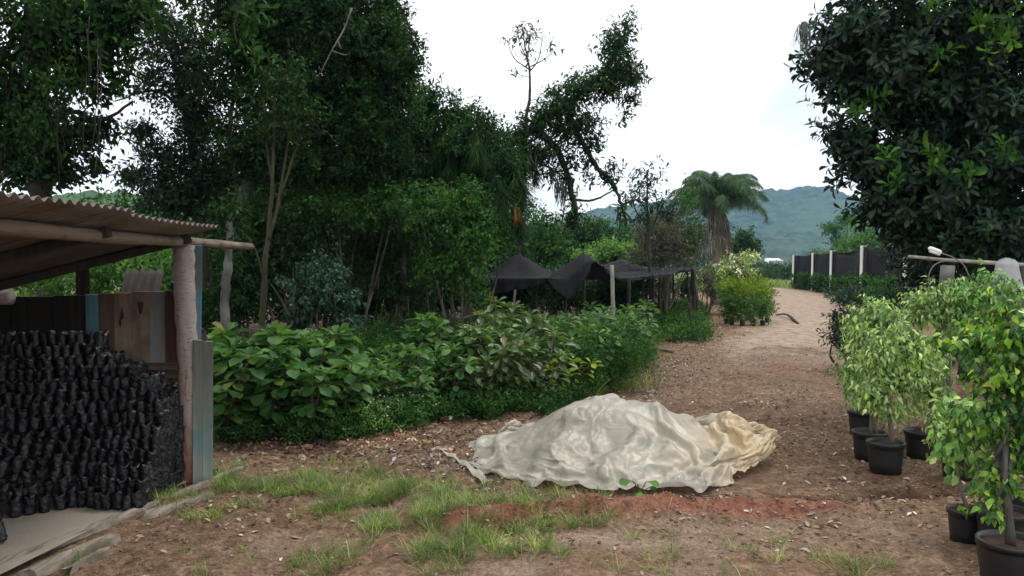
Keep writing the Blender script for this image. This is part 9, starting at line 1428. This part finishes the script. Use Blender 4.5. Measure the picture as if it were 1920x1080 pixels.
b = gpos(1592, 690); bush('dark_shrub', 'dark-leaved shrub standing at the far left of the potted group', 'shrub', 1592, 690, b[1], [Lb(1592, 600, 36, 38, b[1], .3), Lb(1580, 630, 34, 30, b[1], .3), Lb(1610, 640, 36, 40, b[1], .3), Lb(1566, 590, 16, 10, b[1], .1, .7)], 'gloss_leaf', dict(ll=.075, wr=.4, tmpl=T_MID, lai=3.2, per=7, tw=True, rosette=True), 212)

# ---------------------------------------------------------------- world, sun, camera
w = bpy.data.worlds.new('World'); sc.world = w; w.use_nodes = True; t = w.node_tree; t.nodes.clear()
SUN_EL, SUN_AZ = radians(62), radians(40)       # azimuth measured from +Y towards +X
sky = t.nodes.new('ShaderNodeTexSky'); sky.sky_type = 'NISHITA'; sky.sun_disc = False; sky.sun_elevation = SUN_EL; sky.sun_rotation = SUN_AZ; sky.dust_density = 3
tc = t.nodes.new('ShaderNodeTexCoord'); mp = t.nodes.new('ShaderNodeMapping'); mp.inputs['Scale'].default_value = (1, 1, 2.6); nz = t.nodes.new('ShaderNodeTexNoise'); nz.inputs['Scale'].default_value = 2.1; nz.inputs['Detail'].default_value = 5; nz.inputs['Roughness'].default_value = .5
rp = t.nodes.new('ShaderNodeValToRGB'); rp.color_ramp.elements[0].position = .30; rp.color_ramp.elements[0].color = (.45, .45, .45, 1); rp.color_ramp.elements[1].position = .44; rp.color_ramp.elements[1].color = (1, 1, 1, 1)
mx = t.nodes.new('ShaderNodeMix'); mx.data_type = 'RGBA'; bg = t.nodes.new('ShaderNodeBackground'); out = t.nodes.new('ShaderNodeOutputWorld')
t.links.new(tc.outputs['Generated'], mp.inputs[0]); t.links.new(mp.outputs[0], nz.inputs['Vector']); vd = t.nodes.new('ShaderNodeVectorMath'); vd.operation = 'DISTANCE'; vd.inputs[1].default_value = (.352, .916, .192); t.links.new(tc.outputs['Generated'], vd.inputs[0])
vr = t.nodes.new('ShaderNodeMapRange'); vr.inputs['From Min'].default_value = .02; vr.inputs['From Max'].default_value = .17; vr.inputs['To Min'].default_value = -.20; vr.inputs['To Max'].default_value = .06; vr.interpolation_type = 'SMOOTHSTEP'; t.links.new(vd.outputs['Value'], vr.inputs['Value'])
va = t.nodes.new('ShaderNodeMath'); va.operation = 'ADD'; t.links.new(nz.outputs['Fac'], va.inputs[0]); t.links.new(vr.outputs[0], va.inputs[1]); t.links.new(va.outputs[0], rp.inputs[0]); t.links.new(rp.outputs[0], mx.inputs[0]); t.links.new(sky.outputs[0], mx.inputs[6]); mx.inputs[7].default_value = (12.0, 12.1, 12.3, 1)
t.links.new(mx.outputs[2], bg.inputs[0]); bg.inputs[1].default_value = .1; t.links.new(bg.outputs[0], out.inputs[0])
sl = bpy.data.lights.new('Sun', 'SUN'); sl.energy = 1.5; sl.angle = radians(13); sl.color = (1, .96, .9); so = bpy.data.objects.new('Sun', sl); COL.objects.link(so)
sd = Vector((sin(SUN_AZ) * cos(SUN_EL), cos(SUN_AZ) * cos(SUN_EL), sin(SUN_EL))); so.rotation_euler = sd.to_track_quat('Z', 'Y').to_euler(); so.location = (0, 0, 30)
cd = bpy.data.cameras.new('Camera'); cam = bpy.data.objects.new('Camera', cd); COL.objects.link(cam); cam.location = (0, 0, H); cam.rotation_euler = (pi / 2 - PITCH, 0, 0); cd.sensor_width = 36; cd.lens = F / 1920 * 36; cd.clip_start = .05; cd.clip_end = 8000
sc.camera = cam
sc.view_settings.view_transform = 'Standard'; sc.view_settings.look = 'None'; sc.view_settings.exposure = .38; sc.view_settings.gamma = 1
sc.render.engine = 'CYCLES'; cy = sc.cycles; cy.max_bounces = 6; cy.diffuse_bounces = 3; cy.glossy_bounces = 2; cy.transmission_bounces = 3; cy.transparent_max_bounces = 10; cy.volume_bounces = 0; cy.use_denoising = True; cy.caustics_reflective = False; cy.caustics_refractive = False
